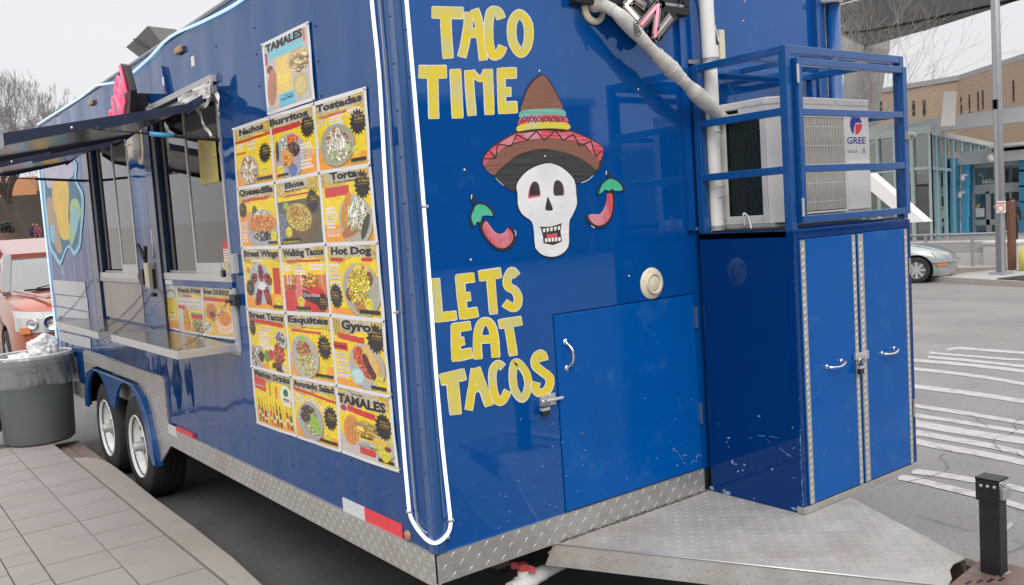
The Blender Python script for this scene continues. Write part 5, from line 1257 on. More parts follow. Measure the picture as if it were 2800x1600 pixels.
letter([([(662,705),(672,900),(694,1152)],82), ([(850,690),(860,900),(868,1140)],90), ([(690,712),(775,790),(835,705)],52)], cA, 'painted M of TIME')
letter([([(980,680),(985,900),(995,1128)],74), ([(980,728),(1134,725)],104), ([(1000,915),(1080,915)],84), ([(1000,1075),(1142,1068)],112)], cA, 'painted E of TIME')
letter([([(262,182),(275,350),(290,528)],72), ([(268,492),(430,472)],70)], cC, 'painted L of LETS')
letter([([(455,150),(470,320),(490,498)],66), ([(432,185),(576,168)],72), ([(475,328),(545,320)],66), ([(480,468),(600,446)],76)], cC, 'painted E of LETS')
letter([([(610,162),(786,135)],80), ([(705,175),(728,460)],62)], cC, 'painted T of LETS')
letter([([(912,160),(872,122),(838,180),(842,240),(895,275),(922,330),(912,395),(875,410),(815,372)],62)], cC, 'painted S of LETS')
letter([([(425,545),(425,690),(432,838)],72), ([(395,575),(542,555)],68), ([(430,688),(495,678)],62), ([(432,798),(556,770)],80)], cC, 'painted E of EAT')
letter([([(602,822),(595,680),(610,570),(650,525),(700,545),(730,640),(742,808)],62), ([(610,665),(725,660)],56)], cC, 'painted A of EAT')
letter([([(770,545),(952,515)],70), ([(848,560),(885,790)],64)], cC, 'painted T of EAT')
letter([([(302,985),(500,938)],90), ([(398,985),(425,1262)],92)], cC, 'painted T of TACOS')
letter([([(528,1228),(555,1050),(575,900)],58), ([(588,892),(640,1040),(695,1192)],66), ([(560,1060),(645,1048)],52)], cC, 'painted A of TACOS')
letter([([(800,888),(760,862),(720,920),(722,1050),(755,1150),(800,1150),(838,1075)],58)], cC, 'painted C of TACOS')
letter([([(898,850),(880,950),(898,1070),(958,1135),(1002,1050),(995,950),(945,870)],56,1)], cC, 'painted O of TACOS')
letter([([(1130,830),(1110,780),(1065,805),(1060,870),(1115,920),(1172,970),(1165,1050),(1110,1090),(1058,1060),(1068,1005)],62)], cC, 'painted S of TACOS')

# ------------------------------------------------------------------ painted skull in a wide hat with two chillies
def region(md, pts, conv, mi, smooth=True, plane=onY):
    y = nxt(); P = catmull(pts, True, 5) if smooth else pts; k = len(md['v'])
    Q = [plane(*conv(*p), y) for p in P]
    # streaks follow the longer side
    md['v'] += [tuple(q_) for q_ in Q]
    c = sum(Q, Vector())/len(Q); 
    if md.get('radial'):
        for q_ in Q: md['uv'].append((math.atan2(q_.z-c.z, q_.x-c.x)*.06, (q_-c).length))
    else:
        for q_ in Q: md['uv'].append((q_.x, q_.z) if md.get('hor') else (q_.z, q_.x))
    md['f'].append(tuple(range(k, k+len(P)))); md['m'].append(mi)
def line(md, pts, w, conv, mi, close=False): md['cm'] = mi; ribbon_mesh(md, pts, w, conv, nxt(), close=close, jit=.5)
# coordinates in cA units (offset 0,0 scale 3.64); cB crop points are shifted by 1456
def b(x, y): return (x, y+1456)
hat = new_md(); hat['hor'] = 1
HM = [M['paint_outline'], M['brown_brush'], M['teal_brush'], M['red_brush'], M['yellow_brush'], M['black_brush'], M['white_brush'], M['pinkish']] if 'pinkish' in M else [M['paint_outline'], M['brown_brush'], M['teal_brush'], M['red_brush'], M['yellow_brush'], M['black_brush'], M['white_brush']]
brimO = [(1150,1310),(1060,1350),(940,1420),b(850,40),b(800,130),b(820,210),b(915,300),b(1010,390),b(1130,460),b(1300,440),b(1500,420),b(1740,370),b(1860,310),b(1960,230),b(2000,120),b(2005,20),(1980,1450),(1900,1390),(1780,1330),(1650,1290),(1400,1280)]
region(hat, brimO, cA, 0)
black_in = [b(920,295),b(1000,370),b(1130,445),b(1350,420),b(1735,360),b(1850,310),b(1918,240),b(1850,170),b(1750,110),b(1620,60),b(1450,30),b(1300,40),b(1150,95),b(1020,190)]
brown = [b(822,195),b(915,290),b(1000,210),b(1140,100),b(1300,45),b(1450,35),b(1600,58),b(1760,118),b(1915,240),b(1960,140),b(1870,60),(1800,1440),(1650,1400),(1450,1380),(1250,1400),(1080,1450),b(940,70)]
pink = [b(812,120),b(822,200),b(930,80),(1070,1440),(1240,1395),(1450,1375),(1650,1395),(1810,1435),b(1880,60),b(1965,145),b(1995,60),b(1985,5),(1890,1400),(1770,1345),(1640,1305),(1400,1296),(1160,1325),(1060,1368),(950,1435),b(868,40)]
region(hat, pink, cA, 3); region(hat, brown, cA, 1); region(hat, black_in, cA, 5)
crown_o = [(1380,735),(1300,790),(1235,880),(1195,1010),(1165,1180),(1148,1320),(1400,1300),(1662,1300),(1610,1100),(1550,950),(1480,820),(1430,755)]
region(hat, crown_o, cA, 0)
region(hat, [(1388,752),(1310,810),(1245,900),(1208,1000),(1186,1110),(1400,1085),(1592,1090),(1538,950),(1470,830),(1425,768)], cA, 1)
region(hat, [(1186,1105),(1176,1180),(1300,1150),(1450,1140),(1618,1160),(1595,1088),(1400,1082)], cA, 2)
region(hat, [(1176,1178),(1168,1245),(1400,1212),(1635,1225),(1620,1160),(1450,1140),(1300,1150)], cA, 3)
region(hat, [(1166,1245),(1160,1310),(1400,1282),(1650,1290),(1637,1225),(1400,1212)], cA, 4)
for k in range(6):
    x0 = 1180+k*72; line(hat, [(x0, 1225),(x0+36,1160),(x0+72,1210)], 9, cA, 0); line(hat, [(x0, 1170),(x0+36,1212),(x0+72,1160)], 8, cA, 0)
zz = [(868,1500),(930,1575),(950,1435),(1085,1455),(1140,1340),(1245,1395),(1335,1305),(1415,1398),(1525,1300),(1600,1398),(1705,1335),(1765,1455),(1880,1405),(1925,1556),(1985,1500)]
for p, q_ in zip(zz[:-1], zz[1:]): line(hat, [p, q_], 13, cA, 0)
line(hat, [(815,1580),(930,1578)], 11, cA, 0); line(hat, [(1150,1318),(1300,1292),(1500,1284),(1660,1300)], 12, cA, 0)
line(hat, [b(915,295),b(1010,200),b(1140,98),b(1300,42),b(1450,30)], 7, cA, 0)
line(hat, [b(1780,365),b(1850,335),b(1900,290)], 7, cA, 6); line(hat, [b(930,318),b(960,350),b(1010,392)], 5, cA, 6)
md_build(hat, 'painted_hat', HM, FT, 'painted brown and pink wide-brimmed hat')
sk = new_md(); sk['radial'] = 1
o_ = [(1450,160),(1330,190),(1220,255),(1150,340),(1128,400),(1140,480),(1145,590),(1190,680),(1280,750),(1305,840),(1320,1000),(1370,1075),(1450,1108),(1540,1105),(1620,1060),(1662,990),(1665,880),(1670,750),(1700,690),(1745,580),(1740,480),(1728,360),(1690,290),(1600,210),(1520,172)]
region(sk, o_, cB, 0)
cx_, cy_ = 1440, 600
region(sk, [(x+(cx_-x)*.028, y+(cy_-y)*.022) for x, y in o_], cB, 1)
region(sk, [(1320,350),(1285,370),(1260,440),(1255,515),(1310,510),(1372,495),(1370,430),(1355,375)], cB, 3)
region(sk, [(1322,350),(1292,372),(1270,430),(1268,492),(1320,490),(1368,485),(1366,430),(1352,372)], cB, 2)
region(sk, [(1550,338),(1520,355),(1505,420),(1515,490),(1560,492),(1608,488),(1612,430),(1590,365)], cB, 3)
region(sk, [(1548,338),(1518,355),(1504,420),(1512,488),(1555,490),(1598,486),(1602,430),(1585,365)], cB, 2)
region(sk, [(1447,505),(1430,580),(1424,630),(1460,643),(1498,630),(1480,570)], cB, 2)
region(sk, [(1375,805),(1480,800),(1585,768),(1575,850),(1590,950),(1500,985),(1405,965),(1400,900)], cB, 2, False)
region(sk, [(1440,870),(1480,878),(1535,865),(1540,905),(1490,915),(1442,912)], cB, 3)
for i in range(5):
    x = 1398+i*37; y = 822-i*6
    region(sk, [(x,y),(x+26,y-4),(x+24,y+32),(x+4,y+36)], cB, 4, False)
    x = 1420+i*33; y = 918-i*3; region(sk, [(x,y),(x+24,y-2),(x+24,y+36),(x+2,y+38)], cB, 4, False)
line(sk, [(1362,802),(1480,805),(1590,768)], 8, cB, 2); line(sk, [(1325,995),(1335,1025)], 7, cB, 4)
md_build(sk, 'painted_skull', [M['paint_black'], M['white_brush'], M['black_brush'], M['red_brush'], M['white_print']], FT, 'painted white skull face with open mouth')
for lab, body, cap_, stem, hl in (('painted red chilli left of the skull', [(810,720),(770,790),(800,880),(880,980),(960,1035),(1050,1030),(1120,960),(1130,880),(1075,800),(1030,850),(980,870),(920,850),(870,790)],
     [(735,565),(690,640),(670,720),(705,810),(740,760),(775,770),(800,700),(850,690),(925,690),(890,620),(820,565)], [(712,480),(708,525),(712,575)], [(1115,835),(1132,860),(1125,890)]),
    ('painted red chilli right of the skull', [(2045,440),(2040,520),(2010,610),(1960,680),(1870,680),(1825,700),(1860,770),(1930,815),(2010,800),(2070,740),(2105,650),(2115,540),(2105,450)],
     [(2060,310),(1990,360),(1950,430),(1940,490),(2010,440),(2050,450),(2095,430),(2130,450),(2215,440),(2190,370),(2120,320)], [(2052,245),(2050,285),(2058,320)], [(1880,790),(1915,815)])):
    ch_ = new_md(); bx = sum(p[0] for p in body)/len(body); by = sum(p[1] for p in body)/len(body)
    line(ch_, stem, 26, cB, 0); line(ch_, [(stem[0][0]-20, stem[0][1]), (stem[1][0]-20, stem[1][1])], 8, cB, 3)
    region(ch_, body, cB, 0); region(ch_, [(x+(bx-x)*.16, y+(by-y)*.16) for x, y in body], cB, 1)
    capx = sum(p[0] for p in cap_)/len(cap_); capy = sum(p[1] for p in cap_)/len(cap_)
    region(ch_, cap_, cB, 0); region(ch_, [(x+(capx-x)*.17, y+(capy-y)*.17) for x, y in cap_], cB, 2); line(ch_, hl, 7, cB, 3)
    md_build(ch_, 'painted_chilli', [M['paint_black'], M['red_brush'], M['green_brush'], M['white_print']], FT, lab)

# ------------------------------------------------------------------ rear mural panel: soft cloud shapes and price strips (plain stand-in)
P_('mural_teal', (.02, .12, .20), .4, noise=.15, nscale=3); P_('mural_line', (.26, .52, .68), .4); P_('mural_yellow', (.66, .42, .05), .4, noise=.12, nscale=5); P_('mural_tan', (.36, .25, .16), .4, noise=.15, nscale=4)
P_('mural_lilac', (.42, .38, .50), .35, noise=.12, nscale=3); P_('mural_green', (.30, .45, .20), .4, noise=.1); P_('mural_white', (.50, .50, .51), .45, noise=.08, nscale=4); P_('mural_pale', (.20, .42, .55), .4, noise=.15, nscale=5)
cM = lambda x, y: (x/3.64, 400+y/3.64); cN = lambda x, y: (x/3.64, 800+y/3.64)
mu = new_md()
region(mu, [(430,160),(740,140),(760,330),(830,480),(830,700),(815,850),(800,1000),(740,1090),(690,1010),(650,1060),(600,1185),(540,1100),(490,1000),(460,750),(430,420)], cM, 1, plane=onX)
region(mu, [(455,170),(725,150),(740,340),(805,490),(805,690),(795,850),(780,970),(740,1040),(690,980),(640,1040),(600,1140),(555,1070),(510,990),(480,750),(450,430)], cM, 0, plane=onX)
region(mu, [(455,180),(720,160),(725,290),(640,340),(560,360),(500,420),(460,360)], cM, 2, plane=onX)
region(mu, [(470,520),(530,540),(560,700),(590,880),(615,1040),(570,1050),(520,900),(480,740)], cM, 4, plane=onX)
region(mu, [(540,340),(660,340),(685,450),(680,700),(690,900),(650,935),(600,890),(560,700),(520,500)], cM, 3, plane=onX)
region(mu, [(700,560),(760,520),(805,640),(780,760),(745,900),(710,985),(680,860),(700,700)], cM, 5, plane=onX)
region(mu, [(720,640),(760,620),(775,740),(760,860),(725,850)], cM, 6, plane=onX); region(mu, [(500,800),(535,790),(550,880),(540,970),(510,930)], cM, 6, plane=onX)
md_build(mu, 'mural', [M['mural_teal'], M['mural_line'], M['mural_lilac'], M['mural_yellow'], M['mural_tan'], M['mural_green'], M['mural_pale']], FT, 'faded mural of soft coloured shapes at the rear of the trailer')
st = new_md()
region(st, [(528,1330),(845,1352),(862,1456+45),(545,1456+8)], cM, 0, False, onX)
for p in ([(553,22),(868,52),(880,190),(565,128)], [(568,142),(882,200),(885,262),(572,240)], [(575,385),(900,455),(905,560),(720,520),(590,470)], [(590,300),(1000,430),(905,440),(585,365)]): region(st, p, cN, 0, False, onX)
md_build(st, 'price_strip', [M['mural_white']], FT)

# dust specks and little scratches low on the front wall and the access door
sk_ = MB(); rnd = random.Random(12)
for i in range(90):
    x = rnd.uniform(.08, 1.34); z = .60+abs(rnd.gauss(0, .22)); y_ = -.0004 if not (.584 < x < 1.364 and z < 1.346) else -.0066
    if z > 1.9: continue
    c = Vector((x, y_-.00012, z)); r_ = rnd.choice((.0006, .0009, .0012, .0022))
    if i % 9 == 0: a_ = rnd.uniform(0, 3.1); d_ = Vector((math.cos(a_), 0, math.sin(a_)))*rnd.uniform(.004, .014); n_ = Vector((-d_.z, 0, d_.x)).normalized()*.0006; sk_.poly([c-d_, c-n_, c+d_, c+n_])
    else: sk_.disc(c, (0, -1, 0), r_, 6)
for i in range(16):
    x = 1.29+rnd.gauss(0, .05); z = .62+abs(rnd.gauss(0, .05)); c = Vector((min(x, 1.36), -.0068, z)); a_ = rnd.uniform(0, 3.1); d_ = Vector((math.cos(a_), 0, math.sin(a_)))*rnd.uniform(.003, .012); n_ = Vector((-d_.z, 0, d_.x)).normalized()*.0012; sk_.poly([c-d_, c-n_, c+d_, c+n_])
o = sk_.build('speck', M['scuff_pale'], FT, fixn=False); o['kind'] = 'stuff'

# ------------------------------------------------------------------ menu posters: flat prints held as coloured sheets
def L3(c): return np.array(s2l(c))
class Art:
    def __init__(s, w=84, h=112, seed=0):
        s.w, s.h = w, h; s.a = np.zeros((h, w, 3)); s.r = np.random.RandomState(seed)
        yy, xx = np.mgrid[0:h, 0:w]; s.X = (xx+.5)/w; s.Y = (yy+.5)/h
    def noise(s, sc):
        n1 = s.r.rand(int(s.h/sc)+2, int(s.w/sc)+2); yi = s.Y*(n1.shape[0]-1.001); xi = s.X*(n1.shape[1]-1.001)
        y0, x0 = yi.astype(int), xi.astype(int); fy, fx = yi-y0, xi-x0
        return (n1[y0, x0]*(1-fy)*(1-fx)+n1[y0+1, x0]*fy*(1-fx)+n1[y0, x0+1]*(1-fy)*fx+n1[y0+1, x0+1]*fy*fx)
    def fill(s, mask, c, var=.0, sc=3):
        c = L3(c); n = 1+var*(s.noise(sc)-.5)*2
        s.a[mask] = (c[None, None, :]*n[..., None])[mask]
    def rect(s, x0, y0, x1, y1, c, var=0, sc=3, skew=0): m = (s.X >= x0) & (s.X <= x1) & (s.Y >= y0+skew*(s.X-.5)) & (s.Y <= y1+skew*(s.X-.5)); s.fill(m, c, var, sc); return m
    def ell(s, cx, cy, rx, ry, c, var=0, sc=3, rot=0):
        dx, dy = s.X-cx, (s.Y-cy)*1.33; ca, sa = math.cos(rot), math.sin(rot); u, v = dx*ca+dy*sa, -dx*sa+dy*ca
        m = (u/rx)**2+(v/(ry*1.33))**2 < 1; s.fill(m, c, var, sc); return m
    def dabs(s, cx, cy, rx, ry, cs, n, sz, rot=0, el=1.0, ang=None):
        for _ in range(n):
            t, q_ = s.r.rand()*6.283, math.sqrt(s.r.rand()); u, v = q_*rx*math.cos(t), q_*ry*1.33*math.sin(t); ca, sa = math.cos(rot), math.sin(rot)
            x, y = cx+u*ca-v*sa, cy+(u*sa+v*ca)/1.33; c = cs[s.r.randint(len(cs))]; k = sz*(.6+.8*s.r.rand()); br = .85+.3*s.r.rand()
            c = tuple(min(255, max(0, v_*br)) for v_ in c); aa = ang if ang is not None else s.r.rand()*3.14
            s.ell(x+k*.25, y+k*.30, k*el*1.05, k/1.33*1.05, tuple(v_*.55 for v_ in c), 0, 3, aa); s.ell(x, y, k*el*.92, k/1.33*.92, c, 0, 3, aa)
    def burst(s, cx, cy, r_, c=(38, 34, 32), n=16, asp=1.5):
        dx, dy = s.X-cx, (s.Y-cy)*1.33/asp; an = np.arctan2(dy, dx); rr_ = np.hypot(dx, dy); tri = np.abs(((an/(2*math.pi)*n) % 1)-.5)*2
        s.fill(rr_ < r_*(.80+.26*tri), c)
    def chips(s, x0, y0, n, dy, w, c=(226, 218, 210), slant=0):
        for i in range(n):
            ww = w*(.75+.35*s.r.rand()); y = y0+dy*i; s.rect(x0, y, x0+ww, y+dy*.62, c, 0, 3, slant); s.rect(x0+.02, y+dy*.26, x0+ww-.02, y+dy*.36, (150, 120, 110), 0, 3, slant)
    def base(s, orange=.72):
        s.fill(np.ones_like(s.X, bool), (236, 206, 28), .10, 6)
        m = s.Y > orange+.15*(s.X > .5); s.fill(m, (238, 158, 44), .06, 6)
        n = s.noise(4)+.5*s.noise(2)
        top = s.Y < .20+.05*np.sin(s.X*7); s.fill(top & (n > .62), (206, 176, 70), .25, 2); s.fill(top & (n <= .62), (176, 150, 84), .25, 2)
        s.fill((s.Y < .16) & (np.abs(s.X-.45) < .34) & (n > .55), (196, 186, 160), .12, 3)
    def logo(s, x=.80, y=.80): s.ell(x, y, .075, .085, (226, 214, 60)); s.ell(x, y+.015, .05, .05, (150, 140, 30)); s.ell(x, y+.02, .042, .042, (222, 208, 52))
    def strip(s, x0=.58, y0=.905, x1=.985, y1=.975): s.rect(x0, y0, x1, y1, (40, 36, 30))
WHITE = (214, 212, 204)
def plate(A, cx, cy, rx, ry, c=(196, 194, 190)): A.ell(cx+.015, cy+.02, rx*1.02, ry*1.02, (150, 120, 40), .1, 3); A.ell(cx, cy, rx, ry, c, .05, 5); A.ell(cx, cy, rx*.93, ry*.93, tuple(v*.96 for v in c), .05, 5)
def art_nachos(A):
    A.base(); A.rect(0, .20, 1, .245, (196, 52, 46), 0, 3, -.02); A.chips(.03, .27, 3, .045, .22); A.chips(.34, .26, 4, .04, .30); A.rect(0, .42, .3, .45, (190, 56, 50)); plate(A, .36, .74, .27, .26, (200, 190, 168))
    A.dabs(.36, .74, .22, .22, [(206,178,120),(230,214,172),(150,96,60),(122,74,50),(224,196,130)], 200, .022, 0, 2.2, 1.3); A.dabs(.36, .74, .2, .2, [(236,228,208)], 45, .012, 0, 5, 1.4); A.burst(.84, .52, .155); A.logo(.82, .80); A.strip()
def art_burritos(A):
    A.base(.5); A.rect(0, .165, .72, .255, (196, 46, 48), 0, 3, -.02); plate(A, .40, .66, .36, .36, (176, 172, 186))
    A.dabs(.33, .45, .14, .12, [(222,218,210),(196,204,196),(170,180,150)], 60, .03); A.dabs(.47, .45, .13, .12, [(226,120,60),(236,140,80),(214,98,50)], 90, .022); A.ell(.50, .58, .16, .10, (70, 52, 48), .3, 2, .9); A.dabs(.50, .58, .13, .09, [(90,66,60),(60,42,40),(160,130,120),(120,90,80)], 90, .02, .9)
    A.ell(.34, .70, .13, .17, (222, 158, 70), .15, 2, -.5); A.dabs(.34, .72, .10, .14, [(232,170,84),(214,128,60),(238,190,110)], 90, .018, -.5); A.ell(.10, .55, .045, .17, (60, 72, 60)); A.ell(.46, .90, .1, .1, (90, 120, 170), .1)
    A.chips(.66, .52, 8, .052, .30); A.burst(.86, .28, .16); A.logo(.16, .86); A.strip(.06, .92, .34, .975)
def art_tostadas(A):
    A.base(.66); A.rect(.12, .185, .78, .225, (200, 96, 74), 0, 3, -.03); A.chips(.05, .25, 2, .05, .2); A.chips(.30, .235, 4, .045, .32); A.chips(.66, .19, 2, .05, .3); plate(A, .40, .66, .36, .31, (170, 168, 146))
    A.dabs(.40, .62, .22, .20, [(214,190,160),(190,120,96),(224,214,190),(204,206,160),(190,186,120),(150,90,76)], 190, .024); A.dabs(.42, .74, .26, .14, [(206,212,170),(186,196,130),(226,224,200)], 90, .02, 0, 2, 1.2); A.dabs(.40, .62, .18, .17, [(236,232,222)], 40, .01, 0, 6, 1.5); A.burst(.86, .40, .165); A.logo(.80, .80); A.strip(.68)
def art_quesadilla(A):
    A.base(.4); A.rect(.12, .17, .86, .225, (200, 60, 52), 0, 3, -.02); plate(A, .60, .72, .40, .34, (170, 172, 178)); A.ell(.46, .46, .07, .16, (84, 92, 76), .1)
    A.dabs(.60, .46, .14, .06, [(224,222,216)], 30, .03); A.ell(.46, .62, .22, .14, (214, 130, 62), .2, 2, -.6); A.ell(.78, .62, .20, .14, (222, 140, 66), .2, 2, .6); A.dabs(.60, .62, .30, .14, [(230,150,80),(206,110,50),(236,176,96)], 150, .02); A.dabs(.62, .82, .24, .08, [(60,56,60),(120,112,110),(40,38,42),(190,186,180)], 110, .024)
    A.burst(.11, .36, .13); A.chips(.04, .58, 7, .052, .18); A.logo(.90, .84); A.strip(.74, .93, .99, .985)
def art_elote(A):
    A.base(.9); A.rect(.2, .21, .76, .245, (190, 56, 56)); A.rect(0, .30, 1, 1, (92, 96, 82), .3, 5); A.ell(.56, .66, .40, .34, (108, 90, 62), .2, 4); A.ell(.20, .38, .07, .06, (150, 176, 70)); A.rect(0, .5, .2, .95, (110, 116, 128), .5, 2)
    A.ell(.50, .58, .33, .20, (196, 170, 74), .15, 2, .75); A.dabs(.50, .58, .30, .18, [(214,196,100),(188,164,62),(226,214,130),(170,150,60)], 220, .018, .75); A.dabs(.46, .52, .22, .10, [(206,104,44),(190,120,60)], 90, .012, .75); A.burst(.84, .36, .13, (44,40,38), 16, 2.0); A.logo(.24, .80); A.strip(.08, .90, .5, .96)
def art_torta(A):
    A.base(.75); A.rect(.06, .20, .60, .34, (204, 66, 66), 0, 3, -.02); plate(A, .66, .70, .34, .36, (182, 180, 166)); A.ell(.50, .56, .09, .27, (206, 138, 44), .1, 3, .28); A.ell(.58, .84, .24, .08, (176, 110, 66), .1, 3, -.5)
    A.dabs(.72, .66, .19, .22, [(226,226,206),(150,176,96),(190,206,130),(214,214,200),(170,120,90)], 190, .02, .3); A.dabs(.70, .60, .17, .22, [(240,238,230)], 45, .011, .2, 6, 1.75); A.ell(.86, .80, .06, .19, (70, 76, 62), .2, 2, .35); A.chips(.05, .49, 8, .056, .24); A.burst(.86, .22, .15, asp=1.8)
def art_wings(A):
    A.base(.6); A.ell(.42, .57, .32, .34, (176, 184, 196), .2, 2); A.chips(.24, .17, 1, .06, .36)
    for cx, cy, rx, ry, ro in ((.46,.40,.07,.15,0),(.26,.50,.09,.11,.5),(.64,.50,.10,.11,-.5),(.36,.80,.08,.17,.35),(.60,.78,.08,.18,-.4)): A.ell(cx, cy, rx, ry, (150, 48, 34), .35, 2, ro); A.dabs(cx, cy, rx*.8, ry*.8, [(176,70,44),(110,34,28),(60,26,24)], 30, .02)
    A.ell(.46, .62, .10, .07, (226, 226, 224)); A.rect(.78, .30, .97, .74, (200, 52, 50), .05); A.rect(.08, .30, .16, .40, (206, 110, 50)); A.burst(.13, .66, .13); A.logo(.90, .86); A.strip(.74, .92, .99, .98)
def art_walking(A):
    A.base(.8); A.rect(.09, .185, .90, .225, (200, 62, 52)); A.chips(.02, .26, 2, .055, .19); A.chips(.27, .26, 4, .045, .32); A.chips(.66, .26, 2, .055, .30); A.rect(0, .42, 1, 1, (206, 120, 66), .25, 3)
    A.ell(.16, .80, .17, .24, (206, 60, 56), .12, 4, .2); A.ell(.70, .84, .28, .26, (206, 46, 46), .1, 4, .2); A.ell(.40, .7, .13, .25, (220, 120, 116), .2, 3); A.dabs(.18, .56, .13, .09, [(236,170,60),(210,120,40),(180,90,40)], 60, .026); A.dabs(.62, .52, .18, .11, [(234,168,50),(206,120,36),(246,196,90),(130,60,30)], 90, .028)
    for x in (.10, .17, .44, .90): A.rect(x, .40, x+.022, .58, (226, 216, 214), 0, 3, .0)
    A.rect(.46, .66, .84, .80, (50, 40, 42), 0, 3, .35); A.logo(.40, .84); A.strip(.26, .92, .62, .99); A.burst(.88, .84, .13)
def art_hotdog(A):
    A.base(.9); A.rect(.06, .17, .34, .22, (200, 50, 44)); A.rect(.72, .17, .92, .22, (200, 50, 44)); A.chips(.02, .26, 8, .052, .27); plate(A, .66, .62, .36, .38, (176, 176, 160))
    A.ell(.62, .52, .20, .30, (216, 186, 84), .15, 3, .35); A.ell(.44, .70, .09, .10, (126, 60, 34), .2, 2); A.ell(.66, .88, .14, .09, (186, 120, 76), .15, 2); A.ell(.84, .46, .06, .10, (130, 66, 44), .2); A.dabs(.62, .56, .19, .28, [(230,208,60),(206,180,40),(240,226,110),(176,140,60)], 240, .016, .2, 1.8); A.burst(.13, .74, .15, asp=1.7); A.logo(.78, .82); A.strip(.60)
def art_street(A):
    A.base(.9); A.rect(.05, .14, .95, .215, (202, 60, 54), 0, 3, .04); A.burst(.10, .30, .10, asp=2.0); A.chips(.26, .26, 9, .045, .36); plate(A, .84, .44, .15, .17, (200, 200, 206)); A.dabs(.84, .42, .10, .10, [(86,110,70),(170,180,170),(120,90,60)], 40, .02)
    A.rect(.0, .62, .35, 1, (176, 168, 160), .3, 3); A.dabs(.12, .78, .12, .18, [(190,184,170),(120,110,96),(220,216,210)], 60, .03); A.ell(.30, .80, .07, .10, (60, 46, 42)); A.ell(.45, .78, .08, .11, (110, 140, 70)); A.ell(.56, .74, .07, .10, (190, 60, 60)); A.dabs(.76, .70, .14, .18, [(190,76,50),(214,110,76),(150,56,40)], 120, .028); A.dabs(.72, .92, .14, .06, [(70,40,34),(120,70,50)], 40, .03); A.ell(.90, .92, .07, .06, (206, 204, 170))
def art_esquites(A):
    A.base(.62); A.rect(.10, .235, .80, .275, (202, 60, 60), 0, 3, .03); plate(A, .36, .66, .33, .35, (186, 184, 178)); A.dabs(.38, .70, .22, .26, [(222,206,120),(206,190,90),(230,220,160),(190,170,80)], 260, .018); A.dabs(.34, .52, .17, .12, [(190,86,50),(206,110,70),(170,70,44)], 130, .014); A.ell(.36, .37, .08, .045, (150, 196, 70), .05, 3, .3); A.burst(.84, .48, .15, asp=1.8); A.logo(.78, .82); A.strip(.6, .90, .99, .965)
def art_gyro(A):
    A.base(.9); A.ell(.12, .14, .09, .14, (196, 172, 74), .2); 
    for k in range(4): A.rect(.05+.045*k, .03, .06+.045*k, .26, (60, 50, 34))
    A.rect(.12, .235, .66, .325, (202, 62, 54), 0, 3, .06); A.rect(0, .36, .31, .47, (206, 48, 44)); A.chips(.02, .52, 7, .058, .28); plate(A, .64, .66, .34, .33, (178, 184, 186)); A.ell(.66, .62, .24, .27, (216, 170, 90), .12, 3, -.5); A.dabs(.60, .60, .13, .24, [(216,96,60),(230,130,100),(196,76,50)], 150, .026, -.45); A.ell(.70, .66, .07, .20, (90, 52, 44), .2, 2, -.35); A.ell(.76, .55, .06, .22, (224, 184, 110), .1, 3, -.3); A.ell(.46, .82, .13, .13, (166, 196, 202), .05); A.ell(.46, .82, .10, .10, (190, 214, 216), .05); A.burst(.87, .24, .17, asp=1.7); A.logo(.86, .86); A.strip(.7, .92, .99, .98)
def art_drinks(A):
    A.base(.72); A.rect(.0, .0, 1, .16, (168, 160, 120), .15, 4); A.rect(0, .17, .33, .40, (206, 58, 44), 0, 3, .1)
    A.ell(.86, .36, .13, .19, (216, 226, 216)); A.ell(.86, .30, .06, .07, (36, 110, 70)); A.rect(.78, .40, .94, .44, (206, 60, 60)); A.rect(.60, .22, .66, .45, (216, 120, 60)); A.rect(.44, .2, .48, .42, (70, 120, 60))
    for i in range(11):
        x = .06+.085*i; h = .52+.05*((i*7) % 3); c = [(60,110,50),(120,50,40),(50,40,36),(196,190,60),(200,90,40)][i % 5]; A.rect(x, h+.13, x+.05, .96, c, .3, 2); A.rect(x+.015, h, x+.035, h+.14, c, .2); A.rect(x, h+.24, x+.05, h+.30, (216, 206, 190))
def art_avocado(A):
    A.base(.70); A.rect(0, .19, 1, .235, (200, 56, 54), 0, 3, .10); A.chips(.02, .27, 4, .042, .24, slant=.06); A.chips(.30, .285, 4, .042, .32, slant=.06); A.chips(.66, .36, 3, .045, .32, slant=.06); plate(A, .38, .68, .31, .33, (172, 172, 176)); A.dabs(.33, .58, .18, .17, [(84,58,50),(110,80,66),(64,44,40)], 170, .022); A.dabs(.44, .78, .18, .12, [(176,180,96),(150,160,70),(206,206,150)], 100, .02); A.ell(.50, .70, .10, .17, (150, 196, 70), .1, 2, -.35)
    for k in range(4): A.ell(.44+.04*k, .70, .007, .15, (110, 160, 50), 0, 3, -.35)
    A.burst(.86, .54, .15, asp=1.8); A.logo(.78, .86); A.strip(.58, .91, .99, .975)
